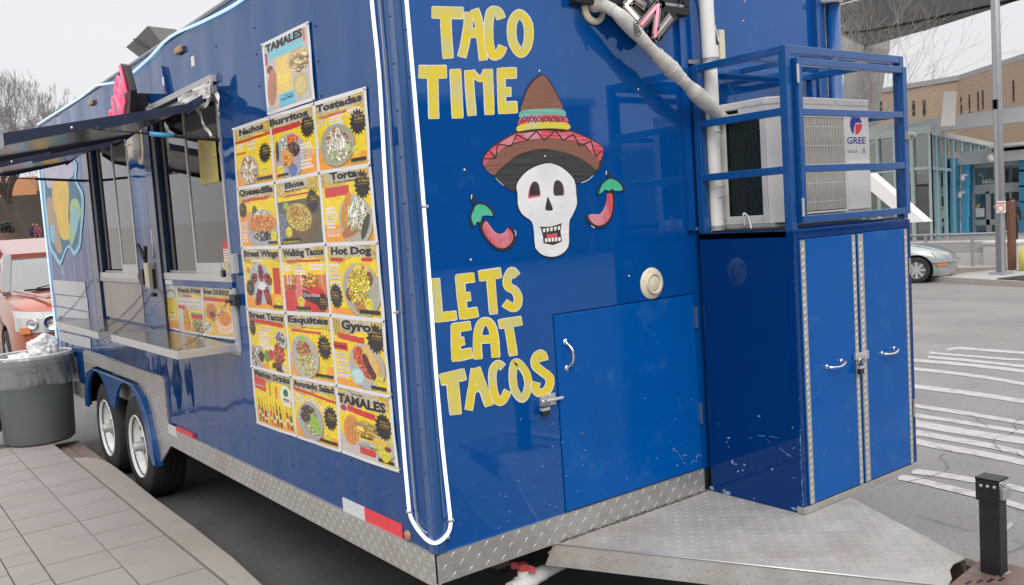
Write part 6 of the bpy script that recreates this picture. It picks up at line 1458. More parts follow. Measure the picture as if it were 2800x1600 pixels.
def art_tamales(A):
    A.base(.9); A.ell(.10, .30, .10, .07, (206, 200, 196)); A.ell(.10, .30, .07, .05, (170, 60, 50)); A.rect(.18, .265, .74, .36, (204, 50, 54), 0, 3, .09); A.rect(0, .72, 1, 1, (196, 190, 184), .06, 5)
    A.ell(.24, .62, .17, .25, (220, 148, 76), .12, 3, .15); 
    for k in range(4): A.ell(.16+.05*k, .62, .008, .22, (176, 100, 50), 0, 3, .15)
    A.ell(.56, .55, .22, .13, (212, 170, 60), .15, 3, .1); A.dabs(.56, .55, .20, .11, [(222,190,90),(190,140,50),(170,150,80)], 60, .035, 0, 2.2, .3); A.rect(.42, .66, .7, .70, (90, 70, 56)); plate(A, .82, .76, .19, .17, (190, 186, 176)); A.ell(.80, .70, .15, .07, (226, 186, 60), .08, 3, .35); A.ell(.80, .80, .15, .08, (206, 196, 90), .1, 3, .2); A.ell(.90, .76, .06, .04, (130, 56, 44)); A.rect(.38, .84, .68, .95, (206, 60, 60), .05); A.burst(.87, .44, .15, asp=1.8); A.strip(.72, .93, .99, .985); A.logo(.84, .88)
def art_tamales_blue(A):
    A.fill(np.ones_like(A.X, bool), (196, 186, 176), .05, 5); A.rect(.06, .0, .9, .25, (128, 196, 212)); A.rect(0, .12, .06, .3, (176, 50, 70)); A.rect(.92, 0, .97, .2, (200, 120, 110)); A.rect(.25, .25, .62, .80, (232, 200, 110)); A.rect(.30, .52, .55, .66, (236, 214, 90)); A.ell(.10, .38, .08, .06, (120, 60, 60)); A.ell(.13, .66, .12, .27, (186, 130, 100), .15, 3, .1)
    for k in range(4): A.ell(.06+.045*k, .66, .007, .22, (150, 96, 70), 0, 3, .1)
    A.ell(.78, .40, .24, .16, (200, 180, 130), .2, 2, .2); A.dabs(.78, .42, .18, .13, [(220,200,150),(170,140,96),(206,180,120)], 60, .03, 0, 2, .5); A.ell(.80, .76, .17, .17, (190, 180, 130), .1, 3); A.ell(.80, .78, .11, .12, (214, 196, 130), .1); A.rect(.28, .80, .66, 1.0, (110, 190, 212))
def art_fries(A):
    A.base(.75); A.rect(0, .22, 1, .5, (206, 200, 186), .05); A.rect(.25, .18, .6, .22, (196, 60, 56)); A.chips(.02, .26, 5, .05, .9, (222, 216, 206)); A.rect(0, .42, .33, .54, (204, 60, 56)); A.ell(.34, .74, .13, .24, (226, 160, 56), .12, 3); A.dabs(.34, .7, .10, .20, [(236,190,90),(214,140,50)], 60, .02, 0, 4, 1.4); A.rect(.02, .5, .18, .99, (220, 214, 206)); A.rect(.56, .56, 1, .60, (80, 170, 160)); A.rect(.56, .6, 1, .70, (204, 50, 50)); A.ell(.78, .84, .22, .16, (176, 160, 120), .3, 2); A.dabs(.78, .84, .18, .13, [(206,190,150),(130,110,80),(90,110,60)], 90, .02)
def art_churros(A):
    A.base(.8); A.rect(0, .19, 1, .27, (202, 52, 50)); A.rect(0, .27, 1, 1, (236, 186, 56), .1, 4); A.ell(.25, .33, .26, .06, (216, 180, 200)); A.ell(.25, .345, .18, .04, (236, 186, 56)); A.ell(.27, .50, .20, .18, (206, 120, 60), .2, 3, .3); A.ell(.3, .56, .10, .07, (110, 60, 50), .2); A.ell(.72, .60, .22, .12, (222, 130, 50), .15, 3, -.4); A.ell(.8, .72, .18, .08, (214, 120, 46), .15); A.ell(.75, .72, .32, .27, (226, 222, 222)); A.ell(.72, .66, .30, .27, (240, 200, 150), .1); A.ell(.74, .62, .22, .16, (222, 134, 56), .2, 3, -.3)
    m = ((A.X-.72)**2+((A.Y-.60)*1.33)**2 > .47**2) & (A.Y > .6) & (A.X > .4); A.fill(m, (236, 190, 60)); A.rect(0, .74, .25, .95, (220, 214, 206), .1)
def art_side(A):
    A.fill(np.ones_like(A.X, bool), (236, 206, 40), .05, 5); A.rect(0, 0, 1, .2, (206, 200, 190)); A.ell(.5, .18, .45, .12, (120, 116, 110)); A.ell(.5, .20, .38, .10, (216, 212, 206)); A.rect(.38, .27, .66, .64, (120, 96, 40)); A.rect(.43, .29, .61, .61, (236, 206, 40)); A.rect(.3, .68, .8, .76, (216, 206, 190)); A.rect(0, .8, 1, 1, (236, 160, 50))
INKS = [M['ink_black'], M['ink_halo'], M['ink_yellow'], M['ink_gold'], M['ink_white'], M['ink_red'], M['logo_blue']]
def sheet(quad, art, title, label, seed, W_=84, H_=112, X_=-.004, border=.030, tsize=.095, tpos=(.5, .14), subs=(), strip_=(.60, .955), burst_=None, group='menu posters on the side wall', bulge=.004, margin=True, name='menu_poster'):
    """quad: TL, TR, BR, BL as (y, z) on the side wall"""
    TL, TR, BR, BL = [np.array(q_) for q_ in quad]; rnd = random.Random(seed)
    ph = rnd.random()*6
    def at(u, v, d=0.0):
        p = (TL*(1-u)+TR*u)*(1-v)+(BL*(1-u)+BR*u)*v
        w = bulge*(.5+.5*math.sin(u*3.1*2+ph))*(4*u*(1-u))+.0012*math.sin(v*7+ph)
        return Vector((X_-w-d, p[0], p[1]))
    c0 = at(.5, .5); root = thing(name, label, 'poster', (X_, c0.y, c0.z), group)
    bs = MB(); n = 10; k = len(bs.v); m_ = -.022 if margin else 0
    for j in range(n+1):
        for i in range(n+1): bs.v.append(tuple(at(m_+(1-2*m_)*i/n, m_+(1-2*m_)*j/n)))
    for j in range(n):
        for i in range(n): bs.f.append((k+j*(n+1)+i, k+j*(n+1)+i+1, k+(j+1)*(n+1)+i+1, k+(j+1)*(n+1)+i)); bs.m.append(0)
    bs.build('lamination', M['sheet_border'], root, smooth=True, fixn=False)
    A = Art(W_, H_, seed); art(A); A.a *= (.80+.30*A.noise(1.0)+.16*A.noise(2.5))[..., None]; b0 = border
    V_ = []; 
    for j in range(H_+1):
        for i in range(W_+1): V_.append(at(b0+(1-2*b0)*i/W_, b0+(1-2*b0)*j/H_, .0006))
    V_ = [(a.x-X_, a.y-c0.y, a.z-c0.z) for a in V_]
    idx = np.arange((W_+1)*(H_+1)).reshape(H_+1, W_+1); Fq = np.stack([idx[:-1, :-1], idx[:-1, 1:], idx[1:, 1:], idx[1:, :-1]], -1).reshape(-1, 4)
    me_ = bpy.data.meshes.new('print'); me_.from_pydata(V_, [], Fq.tolist()); me_.materials.append(M['print'])
    at_ = me_.color_attributes.new('print', 'FLOAT_COLOR', 'CORNER'); cc = np.repeat(np.concatenate([A.a.reshape(-1, 3)*.97, np.ones((W_*H_, 1))], 1), 4, axis=0).astype(np.float32); at_.data.foreach_set('color', cc.ravel())
    o = bpy.data.objects.new('print', me_); o.parent = root; COL.objects.link(o)
    # lettering
    hw = float(np.hypot(*(TR-TL))); hh = float(np.hypot(*(BL-TL)))
    def put_text(s_, u, v, hgt, width, mi, bold, d, skew=0):
        tx = MB(); V2, F2, w_ = text2d(s_, bold, 1 if hgt < .03 else 2); i = len(tx.v)
        for a_, b_ in V2: tx.v.append(tuple(at(u+(a_/w_-.5)*width, v-b_*hgt+skew*(a_/w_-.5), d)))
        for f in F2: tx.f.append(tuple(i+q_ for q_ in f)); tx.m.append(0)
        tx.build('title_halo' if mi == 1 else 'lettering', INKS[mi], root, fixn=False)  # the halo ink is a pale outline printed behind the title
    if title:
        wdt = min(.90, .100*len(title)*tsize/.085)
        put_text(title, tpos[0], tpos[1]+.004, tsize*1.02, wdt+.03, 1, .085, .0009); put_text(title, tpos[0], tpos[1], tsize, wdt, 0, .052, .0012)
    for s_, u, v, hgt, width, mi in subs: put_text(s_, u, v, hgt, width, mi, .01, .0012)
    if strip_: put_text('GOLDEN TACO', strip_[0]+.19, strip_[1], .030, .36, 2, .02, .0012)
    if burst_:
        bx, by, bs_ = burst_
        put_text('Make It', bx, by-.045*bs_, .026*bs_, .13*bs_, 3, .02, .0012); put_text('A Meal', bx, by, .030*bs_, .15*bs_, 3, .03, .0012); put_text('For $4.00 More', bx, by+.032*bs_, .016*bs_, .17*bs_, 3, .01, .0012)
        for q_ in range(3): put_text('Includes a Drink', bx, by+(.075+.022*q_)*bs_, .010*bs_, .16*bs_, 4, .0, .0012) if False else None
    # rivets at the corners
    rv = MB()
    for u, v in ((0, 0), (1, 0), (1, 1), (0, 1)): rv.ball(at(u, v, .002), .0065, 6)
    rv.build('rivet', M['alu'], root, smooth=True)
    return root
N_ = [[(638,354),(738,321),(858,284),(998,242)], [(649,516),(752,499),(873,473),(1011,451)], [(661,678),(766,676),(890,668),(1031,664)],
      [(676,844),(781,855),(904,861),(1049,878)], [(689,1002),(796,1029),(920,1053),(1066,1085)], [(704,1156),(811,1193),(932,1234),(1087,1288)]]
def yz(p): q_ = onX(p[0], p[1], -.004); return (q_.y, q_.z)
grid = [[('Nachos', art_nachos, 'Nachos poster with drizzled chips on an oval plate, beside the Burritos one'), ('Burritos', art_burritos, 'Burritos poster with a wide red banner and cut burrito on a plate'), ('Tostadas', art_tostadas, 'Tostadas poster with a pale heap under white drizzle on a grey plate')],
        [('Quesadilla', art_quesadilla, 'Quesadilla poster with orange wedges, below the Nachos poster'), ('Elote', art_elote, 'Elote poster with a cheese-coated corn cob on dark background'), ('Torta', art_torta, 'Torta poster with sandwich roll and a long dark pepper')],
        [('Street Wings', art_wings, 'Street Wings poster with red sauced wings round a dip'), ('Walking Tacos', art_walking, 'Walking Tacos poster with red chip bags'), ('Hot Dog', art_hotdog, 'Hot Dog poster with yellow shredded cheese topping')],
        [('Street Tacos', art_street, 'Street Tacos poster with stacked white price chips and red meat'), ('Esquites', art_esquites, 'Esquites poster with a bowl of corn and a lime wedge'), ('Gyro', art_gyro, 'Gyro poster with folded pita and pale blue sauce cup')],
        [('Mexican Drinks', art_drinks, 'Mexican Drinks poster with a row of bottles under red and white badges'), ('Avocado Salad', art_avocado, 'Avocado Salad poster with dark meat and green slices on a plate'), ('TAMALES', art_tamales, 'yellow TAMALES poster with husk rolls and a sandwich, lowest of the grid')]]
EX = {'Elote': dict(subs=[('Mexican Sweet Corn', .5, .185, .032, .52, 0)], tsize=.075, tpos=(.46, .125), strip_=(.10, .945), burst_=(.84, .36, .95)), 'Torta': dict(subs=[('Mexican Sandwich', .50, .175, .034, .46, 0)], tpos=(.50, .12), strip_=(.02, .185), burst_=(.86, .20, 1.1)),
      'Nachos': dict(burst_=(.84, .50, 1)), 'Burritos': dict(strip_=(.04, .965), burst_=(.86, .27, 1), tpos=(.44, .14)), 'Tostadas': dict(burst_=(.86, .38, 1.1), strip_=(.66, .955)), 'Quesadilla': dict(burst_=(.11, .36, .9), strip_=(.70, .975), tpos=(.5, .13)),
      'Street Wings': dict(burst_=(.13, .66, .9), strip_=(.68, .97)), 'Walking Tacos': dict(subs=[('Doritos', .66, .745, .055, .34, 4)], burst_=(.88, .83, .9), strip_=(.26, .975)), 'Hot Dog': dict(burst_=(.13, .73, 1), strip_=(.60, .96)),
      'Street Tacos': dict(strip_=None, burst_=(.10, .30, .8)), 'Esquites': dict(subs=[('(Mexican Street Corn in a Bowl)', .60, .215, .018, .44, 0)], burst_=(.84, .47, 1), strip_=(.62, .95)), 'Gyro': dict(subs=[('Gyro Meats', .155, .44, .040, .26, 0)], tsize=.12, tpos=(.50, .17), burst_=(.87, .23, 1.1), strip_=(.68, .97)),
      'Mexican Drinks': dict(strip_=None, subs=[('Coca-Cola', .17, .32, .05, .26, 4), ('JARRITOS', .86, .47, .022, .16, 6)]), 'Avocado Salad': dict(burst_=(.86, .53, 1), strip_=(.60, .965)), 'TAMALES': dict(tsize=.125, tpos=(.46, .24), subs=[('Homemade', .40, .09, .035, .24, 0), ('Homemade', .50, .765, .018, .14, 0), ('Torta de TAMALES', .54, .81, .032, .34, 0)], burst_=(.87, .43, 1), strip_=(.68, .98))}
sd_ = 11
for r_ in range(5):
    for c_ in range(3):
        t_, a_, lab = grid[r_][c_]; q4 = [yz(N_[r_][c_]), yz(N_[r_][c_+1]), yz(N_[r_+1][c_+1]), yz(N_[r_+1][c_])]
        sd_ += 1; sheet(q4, a_, t_, lab, sd_, X_=-.004-.0005*((r_+c_) % 2)-.0004*(r_ % 2), **EX[t_])
sheet([yz((720,124)), yz((843,64)), yz((860,270)), yz((736,312))], art_tamales_blue, 'TAMALES', 'pale blue TAMALES poster alone above the yellow poster grid', 40, X_=-.0075, tsize=.10, tpos=(.48, .13), strip_=None, burst_=None, subs=[('Homemade', .5, .835, .018, .16, 0), ('Torta de TAMALES', .47, .88, .03, .3, 0)])
# strip of posters under the near window
def cF(x, y): return (300+x/4.55, 680+y/4.55)
sheet([yz(cF(680,465)), yz(cF(820,460)), yz(cF(868,1015)), yz(cF(728,985))], art_side, None, 'narrow yellow poster under the near window, beside the French Fries one', 41, W_=40, X_=-.004, strip_=None, group='posters under the serving window', bulge=.002, subs=[('Fresh', .5, .73, .03, .35, 0)])
sheet([yz(cF(828,460)), yz(cF(1142,470)), yz(cF(1185,1075)), yz(cF(872,1020))], art_fries, 'French Fries', 'French Fries poster between two others under the near window', 42, X_=-.0046, strip_=None, group='posters under the serving window', bulge=.002)
sheet([yz(cF(1146,470)), yz(cF(1500,500)), yz(cF(1560,1120)), yz(cF(1190,1075))], art_churros, 'Street CHURROS', 'Street CHURROS poster behind the near shelf chain', 43, X_=-.004, strip_=None, group='posters under the serving window', bulge=.002)
# notices on the glass
nt = thing('notice', 'yellow health notice taped inside the near window glass', 'notice', (.003, 1.95, 2.1)); 
def c2(x, y): return (x/3.64, 400+y/3.64)
q4 = [onX(*c2(*p), .0035) for p in ((1965,-60),(2140,-100),(2180,350),(2000,390))]
MB().quad(*q4).build('sheet', M['print_yellow_sheet'], nt, fixn=False)
tx = MB(); u_ = (q4[1]-q4[0]); v_ = (q4[3]-q4[0])
for i in range(15):
    a = q4[0]+v_*(.25+.045*i)+u_*(.12+.06*((i*5) % 3)); b_ = a+u_*(.7-.08*((i*3) % 4)); hh_ = v_*.012*(2 if i in (3, 4) else 1); off = Vector((-.0008, 0, 0)); tx.quad(a+off, b_+off, b_+hh_+off, a+hh_+off)
for fx in (.2, .72): c = q4[0]+u_*(fx+.04)+v_*.17; tx.disc(c+Vector((-.0008,0,0)), (1,0,0), .014, 12)
tx.build('lettering', M['ink_grey'], nt, fixn=False)
n2 = thing('notice', 'small red, white and yellow price card low in the near window', 'notice', (.003, 1.79, 1.65))
A = [onX(*c2(*p), .0035) for p in ((2215,950),(2295,940),(2320,1215),(2235,1220))]
def seg(a, b_): u1 = A[3]-A[0]; return [A[0]+(A[3]-A[0])*a, A[1]+(A[2]-A[1])*a, A[1]+(A[2]-A[1])*b_, A[0]+(A[3]-A[0])*b_]
MB().quad(*seg(0,.28),0).quad(*seg(.28,.7),1).quad(*seg(.7,1),2).build('card', [M['ink_red'], M['white_print'], M['ink_yellow']], n2, fixn=False)
mb = MB()
for k in range(4): p4 = [p+Vector((-.0007,0,0)) for p in seg(.33+.09*k, .36+.09*k)]; mb.quad(*p4)
mb.build('lettering', M['ink_red'], n2, fixn=False)

# ------------------------------------------------------------------ background right: cars, transit building, overpass
def car(name, label, paint, ox, oy, heading, prof, width, wheels, wr=.32, glass=True, z0=None, hubs='spoke', grey_bumper=False):
    """prof: list of (s, z_low, z_belt, z_roof, halfwidth_low, halfwidth_roof); s runs from nose (0) back"""
    ux = Vector((math.cos(heading), math.sin(heading), 0)); uy = Vector((-ux.y, ux.x, 0)); gz = zg(ox, oy) if z0 is None else z0
    t = thing(name, label, 'car', (ox, oy, gz)); O = Vector((ox, oy, gz))
    def W_(s_, y, z): return O-ux*s_+uy*y+Vector((0, 0, z))
    # lower body loft
    me_v, me_f = [], []; ring = 0
    secs = []
    for s_, zl, zb, hw in prof['body']:
        k = [(-hw*.93, zl), (-hw*.99, zl+.10), (-hw, zl+(zb-zl)*.45), (-hw*.985, zl+(zb-zl)*.72), (-hw*.93, zb-.035), (-hw*.84, zb-.002), (-hw*.45, zb+.018), (0, zb+.024)]
        k = k+[(-y, z) for y, z in reversed(k[:-1])]; secs.append([W_(s_, y, z) for y, z in k]); ring = len(k)
    mb = MB()
    for r__ in secs: mb.v += [tuple(p) for p in r__]
    for i in range(len(secs)-1):
        for j in range(ring-1): mb.f.append((i*ring+j, i*ring+j+1, (i+1)*ring+j+1, (i+1)*ring+j)); mb.m.append(0)
        mb.f.append((i*ring+ring-1, i*ring, (i+1)*ring, (i+1)*ring+ring-1)); mb.m.append(0)
    mb.f.append(tuple(range(ring))); mb.m.append(0); L_ = (len(secs)-1)*ring; mb.f.append(tuple(range(L_+ring-1, L_-1, -1))); mb.m.append(0)
    body = mb.build('body', M[paint], t, smooth=True, auto=50)
    # wheel arches cut
    for s_ in wheels:
        for sd_ in (-1, 1):
            c = MB(); p = W_(s_, sd_*(width/2-.10), wr+.02); c.lathe(p-uy*sd_*.16, uy*sd_, [(0, 0), (wr+.055, 0), (wr+.055, .40), (0, .40)], 28)
            cut = c.build('cutter', M['black'], None); cut.hide_render = True; cut.hide_viewport = True
            bo = body.modifiers.new('arch', 'BOOLEAN'); bo.object = cut; bo.operation = 'DIFFERENCE'; bo.solver = 'EXACT'; CUT.append((body, cut))
            MB().lathe(p-uy*sd_*.15, uy*sd_, [(0, 0), (wr+.05, 0), (wr+.05, .22)], 24).build('wheel_well', M['black'], t)
            w_ = MB(); w_.lathe(p-uy*sd_*.10, uy*sd_, [(.0, .0), (wr*.9, .0), (wr, .03), (wr, .16), (wr*.93, .195), (wr*.72, .20), (wr*.66, .185)], 30)
            ty = w_.build('tyre', M['rubber'], t, smooth=True, auto=40)
            h_ = MB(); h_.lathe(p-uy*sd_*.10, uy*sd_, [(wr*.68, .19), (wr*.64, .17), (wr*.60, .15), (0, .15)], 26, 1)
            for q_ in range(8):
                an = 2*math.pi*q_/8; c1_ = p+uy*sd_*.082+ux*math.cos(an)*wr*.36+Vector((0, 0, math.sin(an)*wr*.36)); d_ = ux*math.cos(an)+Vector((0, 0, math.sin(an))); n_ = ux*-math.sin(an)+Vector((0, 0, math.cos(an)))
                h_.obox(c1_, d_*wr*.28, n_*wr*.085, uy*.01, 0)
            h_.lathe(p-uy*sd_*.10, uy*sd_, [(wr*.16, .17), (wr*.14, .196), (0, .198)], 14, 0); h_.build('rim', [M['alu'], M['car_grey_plastic']], t, fixn=False)
    # cabin
    cb = prof['cabin']; cs = []
    for s_, z, hw in cb: cs.append((s_, z, hw))
    s0, s1, s2, s3 = [c_[0] for c_ in cb]; zb0, zr0, zr1, zb1 = [c_[1] for c_ in cb]; hb, hr = cb[0][2], cb[1][2]
    fr = MB(); P = lambda s_, y, z: W_(s_, y, z)
    fr.poly([P(s1, -hr, zr0), P(s1, hr, zr0), P(s2, hr, zr1), P(s2, -hr, zr1)]); 
    fr.hexa([P(s1, -hr, zr0-.02), P(s2, -hr, zr1-.02), P(s2, hr, zr1-.02), P(s1, hr, zr0-.02), P(s1, -hr*.97, zr0+.03), P(s2, -hr*.97, zr1+.03), P(s2, hr*.97, zr1+.03), P(s1, hr*.97, zr0+.03)])
    for sd_ in (-1, 1):
        fr.bar(P(s3, sd_*hb, zb1), P(s2, sd_*hr, zr1), .10, .08); m_ = (s0+s3)/2; fr.bar(P(m_, sd_*hb, (zb0+zb1)/2), P(m_, sd_*hr, (zr0+zr1)/2), .07, .05)
    cab = fr.build('roof', M[paint], t, smooth=True, auto=30)
    for sd_ in (-1, 1): MB().bar(P(s0, sd_*hb, zb0), P(s1, sd_*hr, zr0), .085, .06).build('front_pillar', M['car_grey_plastic' if 'orange' in paint else paint], t, bevel=.01)
    g_ = MB(); e_ = .015
    g_.quad(P(s0-.01, -hb+.03, zb0), P(s0-.01, hb-.03, zb0), P(s1, hr-.03, zr0-.02), P(s1, -hr+.03, zr0-.02)); wsh = g_.build('windscreen', M['glass_car'], t, fixn=False)
    g_ = MB()
    for sd_ in (-1, 1): g_.quad(P(s0+.03, sd_*(hb-e_), zb0), P(s3-.03, sd_*(hb-e_), zb1), P(s2-.02, sd_*(hr-e_), zr1-.03), P(s1+.02, sd_*(hr-e_), zr0-.03))
    g_.quad(P(s3+.01, -hb+.03, zb1), P(s3+.01, hb-.03, zb1), P(s2, hr-.03, zr1-.02), P(s2, -hr+.03, zr1-.02)); g_.build('side_window', M['glass_car'], t, fixn=False)
    MB().hexa([P(s3-.3, -hb*.8, .3), P(s0+.1, -hb*.8, .3), P(s0+.1, hb*.8, .3), P(s3-.3, hb*.8, .3), P(s3-.3, -hb*.8, zb0-.06), P(s0+.1, -hb*.8, zb0-.06), P(s0+.1, hb*.8, zb0-.06), P(s3-.3, hb*.8, zb0-.06)]).build('seats', M['black'], t)
    return t, W_, body
CUT = []
# silver saloon at the far kerb, only its front end shows past the cabinet
sil = {'body': [(0, .26, .52, .34), (.05, .20, .62, .50), (.14, .17, .68, .66), (.28, .17, .735, .78), (.5, .17, .82, .86), (.9, .17, .91, .895), (1.35, .17, .97, .90), (2.2, .17, 1.0, .905), (3.3, .17, 1.0, .905), (4.2, .18, .98, .89), (4.75, .22, .93, .82), (4.85, .28, .80, .74)],
       'cabin': [(1.35, .95, .80), (2.15, 1.38, .62), (3.45, 1.38, .62), (4.15, .98, .78)]}
s_t, WS, sb = car('parked_car', 'silver green saloon parked at the far kerb, only its nose past the cabinet', 'car_silver', 20.16, 8.31, R(-90+22), sil, 1.8, (.80, 3.55), .31, z0=-.475)
for sd_ in (-1, 1):
    o = MB().hexa([WS(.09, sd_*.56, .56), WS(.33, sd_*.80, .58), WS(.33, sd_*.74, .58), WS(.12, sd_*.5, .56), WS(.16, sd_*.56, .665), WS(.48, sd_*.845, .745), WS(.46, sd_*.78, .76), WS(.18, sd_*.5, .675)]).build('headlight', M['lamp_clear'], s_t, bevel=.01)
    MB().bar(WS(.15, sd_*.69, .44), WS(.36, sd_*.835, .44), .03, .055).build('turn_signal', M['lamp_amber'], s_t)
MB().bar(WS(-.01, -.34, .50), WS(-.01, .34, .50), .05, .07).bar(WS(-.01, .34, .50), WS(.13, .67, .50), .05, .06).bar(WS(-.01, -.34, .50), WS(.13, -.67, .50), .05, .06).bar(WS(.13, .67, .50), WS(.45, .875, .505), .05, .055).bar(WS(.13, -.67, .50), WS(.45, -.875, .505), .05, .055).build('bumper_strip', M['car_silver'], s_t, bevel=.01)
MB().bar(WS(1.30, -.903, .86), WS(1.36, -.903, .86), .004, .012).build('fender_badge', M['black'], s_t)
# orange hatchback nose-on behind the trailer, left edge
ora = {'body': [(0, .30, .72, .60), (.06, .24, .84, .74), (.16, .22, .94, .82), (.45, .20, 1.00, .87), (.85, .20, 1.04, .885), (1.15, .20, 1.07, .89), (2.0, .20, 1.10, .895), (3.2, .22, 1.10, .89), (3.9, .25, 1.05, .85), (4.25, .32, .95, .78)],
       'cabin': [(1.08, 1.06, .80), (1.72, 1.47, .68), (3.1, 1.66, .66), (4.05, 1.06, .76)]}
OX, OY = .72, 7.80
o_t, WO, ob_ = car('parked_car', 'orange hatchback nose-on behind the rear corner of the trailer', 'car_orange', OX, OY, R(-90-2), ora, 1.78, (.82, 3.3), .33, z0=.19)
for sd_ in (-1, 1):
    hl = MB(); ys_ = [.36, .44, .52, .60, .67, .73, .78, .815, .84]; so = [-.022, -.022, -.020, -.014, .012, .048, .09, .135, .20]
    for i_ in range(8):
        def cp(k_, lv): return WO(so[k_]+(0, .006, .030, .075)[lv], sd_*ys_[k_], (.655+.01*k_/2, .70+.008*k_/2, .80+.010*k_/2, .865+.012*k_/2)[lv]+(.03 if (k_ == 0 and lv < 1) else 0))
        for lv in range(3): hl.quad(cp(i_, lv), cp(i_+1, lv), cp(i_+1, lv+1), cp(i_, lv+1))
    h_ = hl.build('headlight', M['lamp_clear'], o_t, smooth=True, fixn=False)
    for yy_, rr_ in ((.52, .083), (.695, .058)):
        c = WO(-.018 if yy_ < .6 else .022, sd_*yy_, .765); dr_ = WO(-1, sd_*(.80 if yy_ < .6 else 1.5), .83)-WO(0, sd_*yy_, .765); MB().lathe(c, dr_, [(rr_, .0), (rr_*.98, .016), (rr_*.84, .010), (rr_*.4, .002), (0, .002)], 20).build('reflector', M['chrome'], h_, smooth=True)
    MB().obox(WO(.062, sd_*.765, .700), WO(.04, sd_*.045, 0)-WO(0, 0, 0), Vector((0, 0, .032)), WO(-.004, sd_*.003, 0)-WO(0, 0, 0)).build('turn_signal', M['lamp_amber'], h_)
    mi = MB(); mi.ball(WO(1.35, sd_*.98, 1.10), .10, 10, sq=(1.1, .55, .75)); mi.build('mirror', M['black'], o_t, smooth=True)
MB().bar(WO(-.01, -.62, .42), WO(-.01, .62, .42), .05, .16).build('lower_grille', M['black'], o_t)
MB().bar(WO(-.015, -.40, .76), WO(-.015, .40, .76), .05, .10).build('grille', M['black'], o_t)
for sd_ in (-1, 1): MB().bar(WO(.15, sd_*.50, 1.02), WO(1.05, sd_*.72, 1.09), .05, .022).build('bonnet_crease', M['car_orange'], o_t, bevel=.008)
MB().bar(WO(1.0, -.62, 1.085), WO(1.05, .62, 1.085), .09, .02).build('wiper_cowl', M['black'], o_t)
MB().bar(WO(.98, .05, 1.10), WO(1.14, .66, 1.18), .012, .012).bar(WO(.98, -.5, 1.10), WO(1.14, .05, 1.18), .012, .012).build('wiper', M['black'], o_t)
MB().quad(WO(1.16, -.62, 1.095), WO(1.16, .62, 1.095), WO(1.68, .52, 1.43), WO(1.68, -.52, 1.43)).build('sunshade', M['sunshade'], o_t, fixn=False)

# pavement and kerb across the road
def q3(x, y): return (2400+x/4.8525, 550+y/4.8525)
GZ = -.4576
K1, K2 = onZ(2556, 770, GZ), onZ(2692, 779, GZ); kd = (K2-K1).normalized(); K3 = K1+kd*16; kn = Vector((-kd.y, kd.x, 0)); kn = kn if kn.x > 0 else -kn
KB = K1+kn*3.2; bd = Vector((-.37, .93, 0)); KC = KB+bd*36
mb = MB(); f60 = kn*60
mb.prism([K1, K3, K3+f60, K1+f60], (0, 0, .13)); mb.prism([KB, KB+kn*56.8, KC+f60, KC], (0, 0, .1302)); o = mb.build('far_pavement', M['concrete']); tag(o, kind='structure')
mb = MB(); up_k = Vector((0, 0, .067)); mb.bar(K1+up_k-kd*.075, K3+up_k, .15, .136).bar(K1+up_k+kn*.0752, KB+up_k, .15, .134).bar(KB+up_k-kn*.075, KC+up_k, .15, .138); o = mb.build('far_kerb', M['kerb']); tag(o, kind='structure')
PZ = GZ+.13
# black kerb ramp
RP = thing('kerb_ramp', 'black rubber ramp laid over the far kerb beyond the crosswalk', 'ramp', (20.0, 6.6, GZ))
r0_ = K2-kn*.06; r1_ = r0_+kd*5; zt_ = Vector((0, 0, .165)); z0_ = Vector((0, 0, .004))
MB().hexa([r0_+z0_, r1_+z0_, r1_+kn*2.0+z0_, r0_+kn*2.0+kd*.3+z0_, r0_+kd*.35+kn*.10+zt_, r1_+kn*.10+zt_, r1_+kn*2.0+zt_*1.25, r0_+kn*2.0+kd*.5+zt_*1.25]).build('ramp_body', M['rubber'], RP, bevel=.01)
# low wall, ledge and pier
LX = 22.9
def wx(x, y, X_=LX): return onX(*q3(x, y), X_)
LW = thing('low_wall', 'low pale concrete wall with panel joints behind the railing across the road', 'wall', (LX, 9, PZ))
y_a = wx(1430, 800).y; zt_ = wx(1000, 690).z
for k in range(7):
    y0 = y_a+1.45*k; MB().box(LX, y0+.006, PZ, LX+.35, y0+1.444, zt_).build('wall_panel', M['pale_stone'], LW)
MB().box(LX+.02, y_a, zt_, LX+.6, y_a+10, zt_+.30).build('coping', M['concrete'], LW)
PR = thing('wall_pier', 'square pale concrete pier at the end of the low wall under the sign', 'pier', (LX, 8, PZ))
p0, p1 = wx(1895, 540), wx(1430, 540); MB().box(LX-.15, p0.y, PZ, LX+.75, p1.y-.004, p1.z-.08).build('pier_body', M['pale_stone'], PR); MB().box(LX-.18, p0.y-.03, p1.z-.08, LX+.78, p1.y+.03, p1.z).build('pier_cap', M['pale_stone'], PR, bevel=.02)
# railing
RA = thing('railing', 'grey metal railing in front of the low concrete wall', 'railing', (22, 9, PZ))
RX = 22.3
def rx(x, y): return onX(*q3(x, y), RX)
a, b_, c = rx(400, 430), rx(1640, 428), rx(1785, 405)
a = Vector((RX, a.y+4, b_.z)); MB().tube([a, (RX, b_.y, b_.z), (RX-.2, c.y, c.z+.0)], .036, 8).build('top_rail', M['galv'], RA, smooth=True)
for k in range(3): z = b_.z-.13-.105*k; MB().tube([(RX, a.y, z), (RX, b_.y, z)], .008, 6).build('wire', M['galv'], RA)
for x in (1255, 1585, 1640, 1762, 640): y = rx(x, 600).y; MB().box(RX-.03, y-.03, PZ, RX+.03, y+.03, b_.z-.02).build('post', M['rail_steel'], RA)

